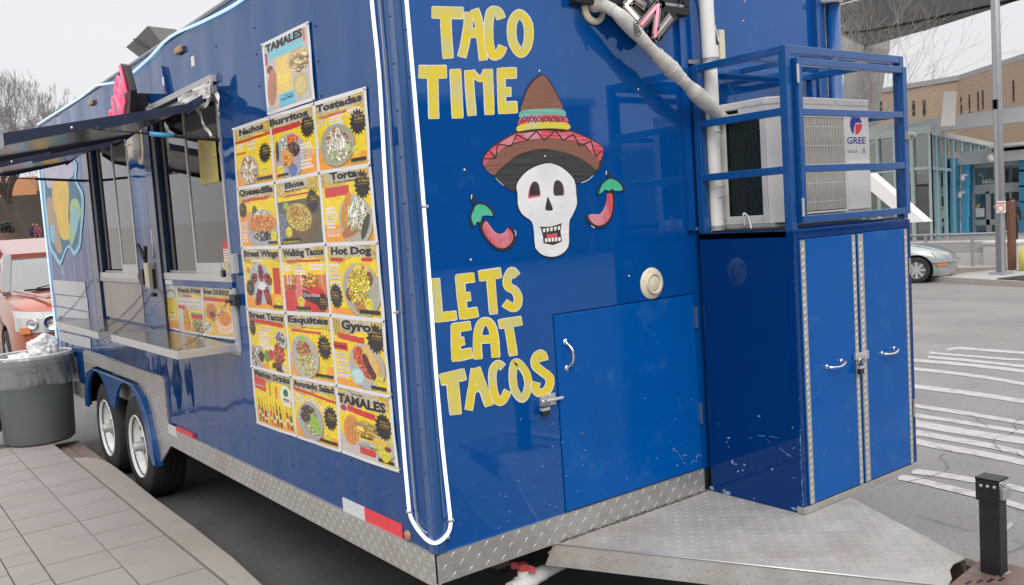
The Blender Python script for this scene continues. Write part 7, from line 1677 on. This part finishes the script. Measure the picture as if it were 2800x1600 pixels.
# glass pavilion
XA = 34.75; BZ = -.53
def bp(x, y): return (2400+x/4.8525, 300+y/4.8525)
GP = thing('transit_pavilion', 'glass-fronted transit pavilion with pale mullions, blue panels and sliding doors', 'building', (XA, 16, BZ))
def ax(x, y, X_=XA): return onX(*bp(x, y), X_)
cor = ax(690, 310); lft_y = cor.y+14; top = cor.z
MB().quad((XA+.05, cor.y, BZ), (XA+.05, lft_y, BZ), (XA+.05, lft_y, top), (XA+.05, cor.y, top)).build('pane', M['glass_green'], GP, fixn=False)
ymul = [cor.y, ax(460, 600).y]; dy_ = ymul[1]-ymul[0]; zmid = ax(690, 770).z
for k in range(9): y = cor.y+dy_*k; MB().box(XA-.08, y-.06, BZ, XA+.08, y+.06, top).build('mullion', M['mullion'], GP)
MB().box(XA-.06, cor.y, zmid-.06, XA+.06, lft_y, zmid+.06).box(XA-.12, cor.y-.1, top, XA+.3, lft_y, top+.30).build('transom', M['mullion'], GP)
# angled glass side running to the doors
dB = Vector((ray(3500, 490)[0], ray(3500, 490)[1], 0)).normalized()
def onV(px, py, org, d):       # vertical plane through org along d
    r_ = ray(px, py); n_ = np.array([-d.y, d.x, 0]); t_ = (np.dot(n_, np.array(org)-CAM))/np.dot(n_, r_); return Vector(CAM+r_*t_)
o0_ = Vector((XA, cor.y, 0))
def bx(x, y): return onV(*bp(x, y), o0_, dB)
tops = [(690,310),(760,325),(880,350),(985,372),(1105,398),(1215,424),(1325,448),(1425,470),(1535,492)]
for i, (x, y) in enumerate(tops):
    p = bx(x, y); zb_ = BZ if i < 4 else bx(x, 562).z
    MB().box(p.x-.06, p.y-.06, zb_, p.x+.06, p.y+.06, p.z).build('mullion', M['mullion_blue'], GP)
pe = bx(1540, 495); pm = bx(970, 400); off = Vector((0, .12, 0))
MB().quad(bx(690,310)+off, pm+off, Vector((pm.x, pm.y, BZ))+off, Vector((o0_.x, o0_.y, BZ))+off).quad(pm+off, pe+off, bx(1540,562)+off, bx(970,562)+off).build('pane', M['glass_green'], GP, fixn=False)
a, b_ = bx(690, 775), bx(960, 800); MB().bar(a, b_, .1, .12).build('transom', M['mullion_blue'], GP)
p, q_ = bx(690, 300), bx(1570, 485); MB().bar(p, q_, .25, .22).build('roof_edge', M['fascia'], GP)
# interior of the pavilion
MB().box(XA+3.4, cor.y+5, BZ, XA+3.6, lft_y, top-1.2).build('inner_wall', M['interior'], GP); MB().box(XA+.2, cor.y+1, top-1.45, XA+4, lft_y, top-1.40).build('ceiling_lamp_strip', M['mullion'], GP)
MB().box(XA+1.5, cor.y+.8, BZ, XA+1.9, cor.y+2.0, top-1.6).build('inner_column', M['pier'], GP)
# blue panel wall and entrance in plane x = XD
pd = bx(1110, 800); XD = pd.x
def dx(x, y): return onX(*bp(x, y), XD)
def wall(x0, y0, x1, y1, name, m, dd=0.0, parent=GP, th=.15, X0=None):
    a, b_ = dx(x0, y0), dx(x1, y1); return MB().box(XD+dd, min(a.y, b_.y), min(a.z, b_.z), XD+dd+th, max(a.y, b_.y), max(a.z, b_.z)).build(name, M[m], parent)
zrows = [640, 795, 1005, 1215, 1425, 1660]
for i in range(5):
    p0_, p1_ = bx(975, zrows[i]+2), bx(1112, zrows[i]+2); p2_, p3_ = bx(1112, zrows[i+1]-2), bx(975, zrows[i+1]-2); oo = Vector((.0, .06, 0)); MB().quad(p0_+oo, p1_+oo, Vector((p1_.x, p1_.y, p2_.z))+oo, Vector((p0_.x, p0_.y, p3_.z))+oo).build('blue_panel', M['panel_blue'], GP, fixn=False)
    wall(1112, zrows[i]+3, 1216-i*4, zrows[i+1]-3, 'sky_panel', 'panel_sky', -.05)
wall(1100, 640, 1240, 1660, 'wall', 'panel_blue', .42)
p0_, p1_ = bx(965, 640), bx(1116, 640); oo = Vector((.05, .16, 0)); MB().quad(p0_+oo, p1_+oo, Vector((p1_.x, p1_.y, BZ))+oo, Vector((p0_.x, p0_.y, BZ))+oo).build('wall', M['panel_blue'], GP, fixn=False)
wall(1105, 568, 2300, 635, 'canopy_band', 'fascia', -.3, th=1.2); wall(1195, 640, 1870, 725, 'soffit_recess', 'panel_blue', .5)
for i in range(5): wall(1872, zrows[i]+3, 2300, zrows[i+1]-3, 'blue_panel', 'panel_blue', 0)
wall(1195, 640, 1875, 1690, 'dark_interior', 'slit', 2.2)
EN = [((1215,725),(1240,1640)), ((1605,725),(1640,1640)), ((1830,725),(1870,1640)), ((1215,1005),(1870,1090)), ((1380,1090),(1440,1640)), ((1230,1470),(1600,1530)), ((1200,1100),(1230,1640)), ((1700,1090),(1730,1640)), ((1230,690),(1870,730))]
for (a, b_) in EN: wall(a[0], a[1], b_[0], b_[1], 'door_frame', 'door_frame', .35, th=.12)
wall(1238, 730, 1608, 1005, 'pane', 'glass_car', .42, th=.02); wall(1240, 1090, 1382, 1640, 'pane', 'glass_car', .42, th=.02); wall(1438, 1090, 1610, 1640, 'pane', 'glass_car', .42, th=.02); wall(1640, 730, 1832, 1640, 'pane', 'glass_car', .42, th=.02)
wall(1245, 1130, 1372, 1230, 'green_banner', 'green_brush', .8, th=.02); wall(1450, 1130, 1595, 1230, 'green_banner', 'green_brush', .8, th=.02)
wall(1248, 1315, 1368, 1425, 'door_notice', 'white_print', .33, th=.015); 
mb = MB()
for x in (1290, 1515): c = dx(x, 1283); mb.disc((XD+.325, c.y, c.z), (1, 0, 0), .062, 16, ry=.12)
mb.build('door_sticker', M['hydrant_yellow'], GP, fixn=False)
mb = MB(); a, b_ = dx(1342, 985), dx(1488, 985); add_text(mb, 'IndyGo', (XD+.33, a.y, a.z), (0, -1, 0), (0, 0, 1), .20, 0, .02, width=a.y-b_.y); mb.build('door_lettering', M['white_print'], GP, fixn=False)
mb = MB()
for x, y in ((1185, 915), (1150, 1140), (1560, 650)): c = dx(x, y); mb.ball((XD-.45, c.y, c.z), .12 if x < 1500 else .17, 10); mb.box(XD-.45, c.y-.05, c.z+.1, XD, c.y+.05, c.z+.2)
mb.build('dome_camera', M['white_beam'], GP, smooth=True, auto=40)
wall(980, 1660, 2300, 1760, 'plinth', 'pale_stone', -.4, th=1.0)
# long white roof beam above, on the same line as the pavilion
RB = thing('roof_beam', 'long white roof beam running over the glass pavilion', 'beam', (XA, 8, 5))
a, b_ = ax(340, 300, XA+1.5), ax(2300, 150, XA+1.5); zt_ = ax(1000, 215, XA+1.5).z
MB().box(XA+1.2, b_.y-6, zt_-.18, XA+1.8, a.y+6, zt_+.40).build('beam_body', M['fascia'], RB)
a = ax(1560, 470, XA+.6); b_ = ax(2300, 460, XA+.6)
RC = thing('entrance_canopy', 'thin pale canopy edge above the entrance doors', 'canopy', (XD, b_.y, a.z))
p, q_ = dx(1560, 475), dx(2300, 440); MB().box(XD-.6, q_.y-2, p.z-.1, XD+1, p.y, p.z+.02).build('canopy_edge', M['white_beam'], RC); MB().box(XD-.3, q_.y-2, dx(1560, 565).z, XD+1.2, p.y, p.z-.1).build('canopy_band', M['fascia'], RC)
# white raking struts
def rake(poly, dep0, label, th=.5):
    t = thing('white_strut', label, 'strut', onD(*poly[0], dep0)); P = [onD(x, y, dep0) for x, y in poly]
    # keep it on one upright plane facing the street
    X_ = P[0].x; P = [onX(x, y, X_) for x, y in poly]; MB().prism(P, (th, 0, 0)).build('strut_body', M['white_beam'], t); return t
rake([(2581,251),(2599,249),(2594,343),(2572,346)], 36.0, 'upright white strut poking above the roof beam before the brick hall')
rake([(2376,474),(2529,607),(2484,609),(2381,522)], 31.0, 'pointed white raking strut seen through the cage and past its gate')
# tan brick hall behind
def c9(x, y): return (2200+x/3.64, y/3.64)
TH = thing('brick_hall', 'tan brick hall with narrow slit windows behind the pavilion', 'building', (63, 25, 0))
XH = 63.0
def hx(x, y): return onX(*c9(x, y), XH)
a = hx(1530, 800); zr = a.z; ycr = a.y
MB().box(XH, ycr, -1, XH+1, ycr+45, zr).build('wall', M['tan_brick'], TH); MB().box(XH-.1, ycr-.1, zr, XH+1, ycr+45, zr+.35).build('parapet', M['roof_edge'], TH)
# wing coming forward on the right
dH = Vector((ray(4450, 430)[0], ray(4450, 430)[1], 0)).normalized(); oH = Vector((XH, ycr, 0))
def hv(x, y): return onV(*c9(x, y), oH, dW)
qx = ray(*c9(1530, 800)); 
dW = Vector((-.62, -.78, 0)).normalized()
zW = hv(1530, 800).z; far_ = oH+dW*38
MB().prism([(oH.x, oH.y, -1), (far_.x, far_.y, -1), (far_.x+6, far_.y, -1), (oH.x+6, oH.y, -1)], (0, 0, zW+1)).build('wall', M['tan_brick'], TH)
MB().prism([(oH.x-.1, oH.y-.1, zW), (far_.x-.1, far_.y-.1, zW), (far_.x+6, far_.y, zW), (oH.x+6, oH.y, zW)], (0, 0, .35)).build('parapet', M['roof_edge'], TH)
sl = []
for x, y0, y1, w in ((760,1010,1115,.09),(1085,1005,1150,.10),(1190,995,1150,.10),(400,1010,1120,.13),(560,1010,1120,.13)):
    p, q_ = hx(x, y0), hx(x, y1); MB().box(XH-.06, p.y-w*.9, q_.z, XH-.005, p.y+w*.9, p.z).build('window', M['slit'], TH)
MB().box(XH-.06, hx(640,1290).y-.25, hx(640,1310).z, XH-.005, hx(640,1290).y+.25, hx(640,1278).z).build('window', M['slit'], TH)
nW = Vector((dW.y, -dW.x, 0)); nW = -nW if nW.x > 0 else nW
for x, y0, y1 in ((1560,970,1145),(1642,943,1130),(1728,912,1100),(1775,900,1085),(1912,852,1045),(2080,800,1010),(1812,1170,1205),(1860,1158,1200)):
    p, q_ = hv(x, y0), hv(x, y1); MB().bar((p.x+nW.x*.03, p.y+nW.y*.03, q_.z), (p.x+nW.x*.03, p.y+nW.y*.03, p.z), .12, .05, up=tuple(nW)).build('window', M['slit'], TH)
# overpass: grey curved soffit on a flared pier
OV = thing('overpass', 'grey elevated guideway overhead on a flared concrete pier', 'overpass', (42, 24, 0))
ZO = 9.2
def oz(x, y, z=ZO): return onZ(*c9(x, y), z)
low = [oz(600,470), oz(1300,275), oz(1950,65), oz(2184,-15), oz(3000,-260)]
mid = [oz(330,330,ZO-.5), oz(700,293,ZO-.5), oz(1400,150,ZO-.5), oz(1950,28,ZO-.5), oz(2400,-90,ZO-.5), oz(3000,-240,ZO-.5)]
mid[0] = oz(330,330,ZO-.5)
up_ = [oz(-300,235,ZO-.5), oz(210,88,ZO-.5), oz(540,0,ZO-.5), oz(1100,-150,ZO-.5), oz(2400,-500,ZO-.5)]
def strip_mesh(A_, B_, n=8):
    def samp(P, t):
        L = [0]; 
        for i in range(len(P)-1): L.append(L[-1]+(P[i+1]-P[i]).length)
        s_ = t*L[-1]
        for i in range(len(P)-1):
            if s_ <= L[i+1]: return P[i].lerp(P[i+1], (s_-L[i])/(L[i+1]-L[i]+1e-9))
        return P[-1]
    mb = MB(); ra = [samp(A_, i/n) for i in range(n+1)]; rb = [samp(B_, i/n) for i in range(n+1)]
    for i in range(n): mb.quad(ra[i], ra[i+1], rb[i+1], rb[i])
    return mb, ra, rb
m_, ra, rb = strip_mesh(mid, low, 10)
for i in range(10): m_.quad(rb[i], rb[i+1], rb[i+1]+Vector((0,0,1.6)), rb[i]+Vector((0,0,1.6)))
m_.build('girder_side', M['soffit'], OV, fixn=False)
m_, ra, rb = strip_mesh(up_, mid, 10); m_.build('girder_soffit', M['soffit_pale'], OV, fixn=False)
m_ = MB()
for i in range(10): m_.bar(rb[i]+Vector((0,0,-.03)), rb[i+1]+Vector((0,0,-.03)), .16, .10)
m_.build('girder_seam', M['under_dark'], OV)
far2 = [oz(-300,120,ZO-.5), oz(1000,-250,ZO-.5), oz(2400,-700,ZO-.5)]
m_, ra, rb = strip_mesh(far2, [oz(-300,225,ZO-.5), oz(540,-10,ZO-.5), oz(2400,-520,ZO-.5)], 6); m_.build('girder_side', M['soffit'], OV, fixn=False)
PX_ = onD(*c9(480, 700), 46).x
def ox(x, y): return onX(*c9(x, y), PX_)
pl = [ox(215,275), ox(600,300), ox(595,470), ox(560,600), ox(540,800), ox(500,1010), ox(470,1500), ox(360,1500), ox(360,1010), ox(380,800), ox(390,620), ox(300,470), ox(215,385)]
pl = [Vector((PX_, p.y, max(p.z, -1))) for p in pl]
MB().prism(pl, (2.4, 0, 0)).build('pier', M['pier'], OV, bevel=.08)

# lamp pole, sign, post, hydrant
b0 = onZ(*q3(1640, 965), PZ)
LP = thing('lamp_pole', 'tall grey metal pole on the far pavement beside the small sign', 'pole', (b0.x, b0.y, PZ))
top_ = onX(*c9(1998, 0), b0.x); MB().tube([(b0.x, b0.y, PZ), (b0.x, b0.y, 4.5), (b0.x, b0.y+.02, 9.5)], [.105, .10, .085], 10).build('shaft', M['galv'], LP, smooth=True)
MB().box(b0.x-.2, b0.y-.2, PZ, b0.x+.2, b0.y+.2, PZ+.05).build('base', M['galv'], LP); MB().box(b0.x-.13, b0.y-.03, PZ+1.5, b0.x-.10, b0.y+.03, 7.5).build('cable_duct', M['galv'], LP)
MB().box(b0.x-.13, b0.y-.05, 3.5, b0.x-.09, b0.y+.06, 3.72).build('bracket', M['black'], LP)
SX = b0.x-.35; s0 = onX(*bp(1580, 1215), SX); s1 = onX(*bp(1700, 1365), SX)
SG = thing('street_sign', 'small white square sign with red print on a post before the pole', 'sign', (SX, (s0.y+s1.y)/2, PZ))
MB().box(SX-.02, s1.y, s1.z, SX, s0.y, s0.z).build('sign_plate', M['white_print'], SG); MB().box(SX, (s0.y+s1.y)/2-.025, PZ, SX+.05, (s0.y+s1.y)/2+.025, s0.z).build('post', M['galv'], SG)
mb = MB(); cy_ = (s0.y+s1.y)/2; cz_ = (s0.z*.4+s1.z*.6); mb.tube([(SX-.023, cy_+.075*math.cos(R(30*k)), cz_+.075*math.sin(R(30*k))) for k in range(12)], .009, 5, closed=True); mb.box(SX-.023, cy_-.10, s0.z-.06, SX-.0205, cy_+.10, s0.z-.035); mb.build('sign_print', M['ink_red'], SG)
WX = b0.x+.9; w0, w1 = onX(*bp(1700, 1215), WX), onX(*q3(1765, 520), WX)
MB_ = thing('wooden_post', 'weathered brown wooden post beside the small white sign', 'post', (WX, w0.y, PZ)); MB().box(WX, w1.y, PZ, WX+.3, w0.y, w0.z).build('post_body', M['wood_post'], MB_, bevel=.02)
hy = onZ(*q3(1935, 925), PZ); HY = thing('bollard', 'pale yellow rounded bollard on the far pavement by the pier', 'bollard', (hy.x, hy.y, PZ)); MB().lathe((hy.x+.1, hy.y-.1, PZ), (0,0,1), [(0, 0), (.22, .0), (.24, .3), (.20, .52), (.08, .62), (0, .63)], 20).build('bollard_body', M['hydrant_yellow'], HY, smooth=True)

# ------------------------------------------------------------------ people (skin-modifier figures)
def person(label, loc, rz, J, E_, rad, mats_, scale=1.0, grp=None):
    t = thing('person', label, 'person', loc, grp); me_ = bpy.data.meshes.new('body'); keys = list(J); Rz = Matrix.Rotation(rz, 3, 'Z')
    me_.from_pydata([tuple(Rz @ (Vector(J[k])*scale)) for k in keys], [(keys.index(a), keys.index(b_)) for a, b_ in E_], [])
    o = bpy.data.objects.new('body', me_); o.parent = t; COL.objects.link(o); me_.materials.append(mats_[0])
    m_ = o.modifiers.new('skin', 'SKIN'); m_.use_smooth_shade = True
    sv = me_.skin_vertices[0].data if me_.skin_vertices else None
    if sv is None:
        bm = bmesh.new(); bm.from_mesh(me_); bm.verts.layers.skin.verify(); bm.to_mesh(me_); bm.free(); sv = me_.skin_vertices[0].data
    for i, k in enumerate(keys): r_ = rad.get(k, .05)*scale; sv[i].radius = (r_, r_); sv[i].use_root = (k == 'hip')
    s_ = o.modifiers.new('sub', 'SUBSURF'); s_.levels = 1; s_.render_levels = 1
    h = MB(); hp = Vector(J['head']); hp_ = Rz @ (hp*scale)+Vector(loc); h.ball(hp_, .105*scale, 14, sq=(.88, .95, 1.15)); f_ = Rz @ Vector((0, -1, 0))
    h.ball(hp_+f_*.10*scale+Vector((0,0,-.01)), .02*scale, 6)
    hd = h.build('head', mats_[1], t, smooth=True); MB().ball(hp_-f_*.018*scale+Vector((0, 0, .03*scale)), .112*scale, 12, sq=(.92, .95, 1.08)).build('hair', mats_[2], t, smooth=True)
    return t
ST = {'hip': (0,0,.93), 'waist': (0,0,1.08), 'chest': (0,.0,1.32), 'neck': (0,0,1.50), 'head': (0,-.01,1.63), 'ls': (.19,0,1.42), 'le': (.25,.02,1.14), 'lh': (.24,-.05,.90), 'rs': (-.19,0,1.42), 're': (-.25,.02,1.14), 'rh': (-.24,-.05,.90), 'll': (.10,0,.90), 'lk': (.11,-.02,.50), 'lf': (.12,0,.07), 'lt': (.13,-.13,.04), 'rl': (-.10,0,.90), 'rk': (-.11,-.02,.50), 'rf': (-.12,.03,.07), 'rt': (-.13,-.10,.04)}
EE = [('hip','waist'),('waist','chest'),('chest','neck'),('neck','head'),('chest','ls'),('ls','le'),('le','lh'),('chest','rs'),('rs','re'),('re','rh'),('hip','ll'),('ll','lk'),('lk','lf'),('lf','lt'),('hip','rl'),('rl','rk'),('rk','rf'),('rf','rt')]
RD = {'hip': .15, 'waist': .14, 'chest': .17, 'neck': .06, 'head': .05, 'ls': .075, 'rs': .075, 'le': .05, 're': .05, 'lh': .035, 'rh': .035, 'll': .10, 'rl': .10, 'lk': .065, 'rk': .065, 'lf': .045, 'rf': .045, 'lt': .035, 'rt': .035}
pp = onX(*bp(1786, 1300), 33.4)
person('person in black hooded clothes standing behind the low wall by the entrance', (33.4, pp.y, BZ+.02), R(-60), ST, EE, RD, (M['cloth_black'], M['skin'], M['cloth_black']))

# ------------------------------------------------------------------ bare trees
def tree(label, base, height, spread, seed, r0, fork=.16, mt='bark', mt2='twig', depth=6, lean=(0, 0), nb=(2, 3), up=.35, grp=None, name='bare_tree', first=5, r_pow=.66, twig_r=.006, base_r=None):
    rnd = random.Random(seed); t = thing(name, label, 'tree', base, grp); tk, tw = MB(), MB(); base = Vector(base)
    def branch(p, d, L, r_, lv):
        n = 3; P = [p]; dd = d.copy(); rr_ = [r_]
        for i in range(n):
            dd = (dd+Vector((rnd.gauss(0, .10), rnd.gauss(0, .10), rnd.gauss(0, .06)+.05))).normalized(); P.append(P[-1]+dd*L/n); rr_.append(r_*(1-.32*(i+1)/n))
        tgt = tk if lv < 3 else tw; tgt.tube(P if lv < 6 else [P[0], P[2], P[3]], rr_ if lv < 6 else [rr_[0], rr_[2], rr_[3]], 8 if lv < 2 else (5 if lv < 4 else 3), caps=False)
        if lv >= depth: return
        k = first if lv == 0 else rnd.randint(*nb)
        for j in range(k):
            q_ = P[-1] if (j < 2 or lv == 0) else P[rnd.randint(1, n-1)].lerp(P[-1], rnd.random()*.5)
            az_ = (j/k*6.283+rnd.random()*1.5); tilt = rnd.uniform(.28, .75)*spread
            a1 = dd.orthogonal().normalized(); a2 = dd.cross(a1); nd = (dd*math.cos(tilt)+(a1*math.cos(az_)+a2*math.sin(az_))*math.sin(tilt)+Vector((0, 0, up*.3))).normalized()
            branch(q_, nd, L*rnd.uniform(.62, .86)*(1.35 if lv == 0 else 1), max(twig_r, rr_[-1]*rnd.uniform(.60, .78)), lv+1)
    br = base_r or r0*1.35
    tk.tube([base, base+Vector((0, 0, .25))], [br, r0], 10, caps=False)
    branch(base+Vector((0, 0, .25)), Vector((lean[0], lean[1], 1)).normalized(), height*fork, r0, 0)
    tk.build('trunk', M[mt], t, smooth=True, fixn=False); tw.build('crown', M[mt2], t, fixn=False); return t
tb = onD(62, 661, 44)
tree('large bare tree with a thick dark trunk forking low, under the hatch', (tb.x, tb.y, tb.z-.1), 9.0, .9, 5, .26, .20, first=6, depth=8, base_r=.34, twig_r=.008, mt2='twig_far')
tb2 = onD(125, 655, 75); tree('pale bare tree far off, its crown beside the roof edge', (tb2.x+1.5, tb2.y, tb2.z-2), 12.5, .85, 9, .24, .20, 'twig_far', 'twig_far', depth=9, twig_r=.010, nb=(2, 3))
tb2 = onD(20, 655, 60); tree('taller pale bare tree far off behind the plaza building', (tb2.x-.5, tb2.y, tb2.z-2), 13, .8, 12, .26, .20, 'twig_far', 'twig_far', depth=9, twig_r=.010)
for px, py, dep, hgt, sp, seed, lab, dp in ((2335,600,27,9.5,.95,21,'slender bare street tree before the overpass, behind the cage',6), (2262,600,24,8.5,.8,22,'bare street tree beside the blue corner pipe of the trailer',6)):
    p = onD(px, py, dep); tree(lab, (p.x, p.y, PZ), hgt, sp, seed, .08, .20, 'twig', 'twig', depth=dp, twig_r=.0042, base_r=.11)

# ------------------------------------------------------------------ plaza at far left
p = onD(0, 545, 84); q_ = onD(160, 545, 84)
zb_ = onD(60, 655, 84).z
WB_ = thing('plaza_building', 'long pale building with an orange roof edge and dark window bands', 'building', (p.x, p.y, zb_))
def pb(x, y, dep=85): return onD(x, y, dep)
uL = (onD(100, 600, 85)-onD(0, 600, 85)); uL.z = 0; uL = uL.normalized(); vL = Vector((-uL.y, uL.x, 0))
org = onD(40, 600, 85)
def slab(x0, y0, x1, y1, name, m, dd=0, th=.4):
    a, b_ = onD(x0, y0, 85), onD(x1, y1, 85); la, lb = (a-org).dot(uL), (b_-org).dot(uL); c = org+uL*((la+lb)/2)+vL*(dd+th/2); c.z = (a.z+b_.z)/2
    MB().obox(c, uL*abs(lb-la)/2, vL*th/2, Vector((0, 0, abs(a.z-b_.z)/2))).build(name, M[m], WB_)
slab(-400, 541, 480, 672, 'wall', 'white_wall', 0, 6)
slab(-400, 517, 112, 541, 'roof', 'roof_orange', -.5, 8); slab(112, 523, 480, 541, 'roof', 'facade_brown', -.5, 8)
for i in range(-6, 9): slab(i*30+18-11, 572, i*30+18+11, 586, 'window', 'window_dark', -.05, .04)
slab(-400, 608, 480, 612, 'ledge', 'roof_edge', -.2, .25)
for i in range(-6, 9): slab(i*30+18-13, 612, i*30+18+13, 640, 'window', 'window_dark', -.05, .04)
slab(60, 545, 480, 650, 'wing', 'facade_brown', -6, 3)
a = onD(-30, 662, 47); b_ = onD(29, 636, 47); PL = thing('planter', 'square brown planter box on the plaza holding a small shrub', 'planter', (a.x, a.y, a.z))
MB().obox(Vector(((a.x+b_.x)/2, (a.y+b_.y)/2+.5, (a.z+b_.z)/2)), uL*(b_-a).length*.48, vL*.5, Vector((0, 0, (b_.z-a.z)/2))).build('planter_box', M['planter'], PL, bevel=.02)
c = onD(18, 628, 47.6); mb = MB(); rnd = random.Random(3)
for k in range(260): q_ = c+Vector((rnd.gauss(0, .16), rnd.gauss(0, .16), rnd.uniform(-.2, .4))); mb.obox(q_, Vector((rnd.uniform(.02,.06), 0, .02)), Vector((0, .04, .02)), Vector((0, .0, .024)))
sh_ = thing('shrub', 'small dark shrub growing in the planter box', 'shrub', (c.x, c.y, b_.z)); mb.build('foliage', M['shrub'], sh_)
a = onD(96, 660, 52); b_ = onD(150, 648, 52); BW = thing('bench', 'low brick-red seat wall where people sit beyond the trailer', 'bench', (a.x, a.y, a.z-.1))
MB().obox(Vector(((a.x+b_.x)/2, (a.y+b_.y)/2+.2, (a.z+b_.z)/2)), uL*(b_-a).length*.5, vL*.25, Vector((0, 0, .5*(b_.z-a.z)))).build('seat', M['brick_red'], BW)
SIT = {'hip': (0,0,.50), 'waist': (0,.02,.64), 'chest': (0,0,.86), 'neck': (0,-.03,1.03), 'head': (0,-.08,1.17), 'ls': (.18,0,.97), 'le': (.23,-.08,.72), 'lh': (.15,-.30,.62), 'rs': (-.18,0,.97), 're': (-.23,-.08,.72), 'rh': (-.12,-.30,.62), 'll': (.10,-.02,.49), 'lk': (.12,-.42,.50), 'lf': (.12,-.45,.08), 'lt': (.12,-.58,.05), 'rl': (-.10,-.02,.49), 'rk': (-.12,-.42,.50), 'rf': (-.12,-.42,.08), 'rt': (-.12,-.55,.05)}
for px, lab, mt, rz in ((92, 'person in dark navy clothes sitting on the plaza beside the tree', 'cloth_navy', 30), (106, 'person in dark red top sitting on the low brick seat wall', 'cloth_red', -15)):
    p = onD(px, 661, 51); person(lab, (p.x, p.y, p.z-.02), R(rz), SIT, EE, RD, (M[mt], M['skin'], M['black']), .82, 'people sitting on the plaza')

# ------------------------------------------------------------------ bake the wheel-arch cuts and drop the cutters
dg = bpy.context.evaluated_depsgraph_get()
for body in set(b_ for b_, _ in CUT):
    me_ = bpy.data.meshes.new_from_object(body.evaluated_get(dg)); old = body.data; body.modifiers.clear(); body.data = me_
for _, c_ in CUT: bpy.data.objects.remove(c_)
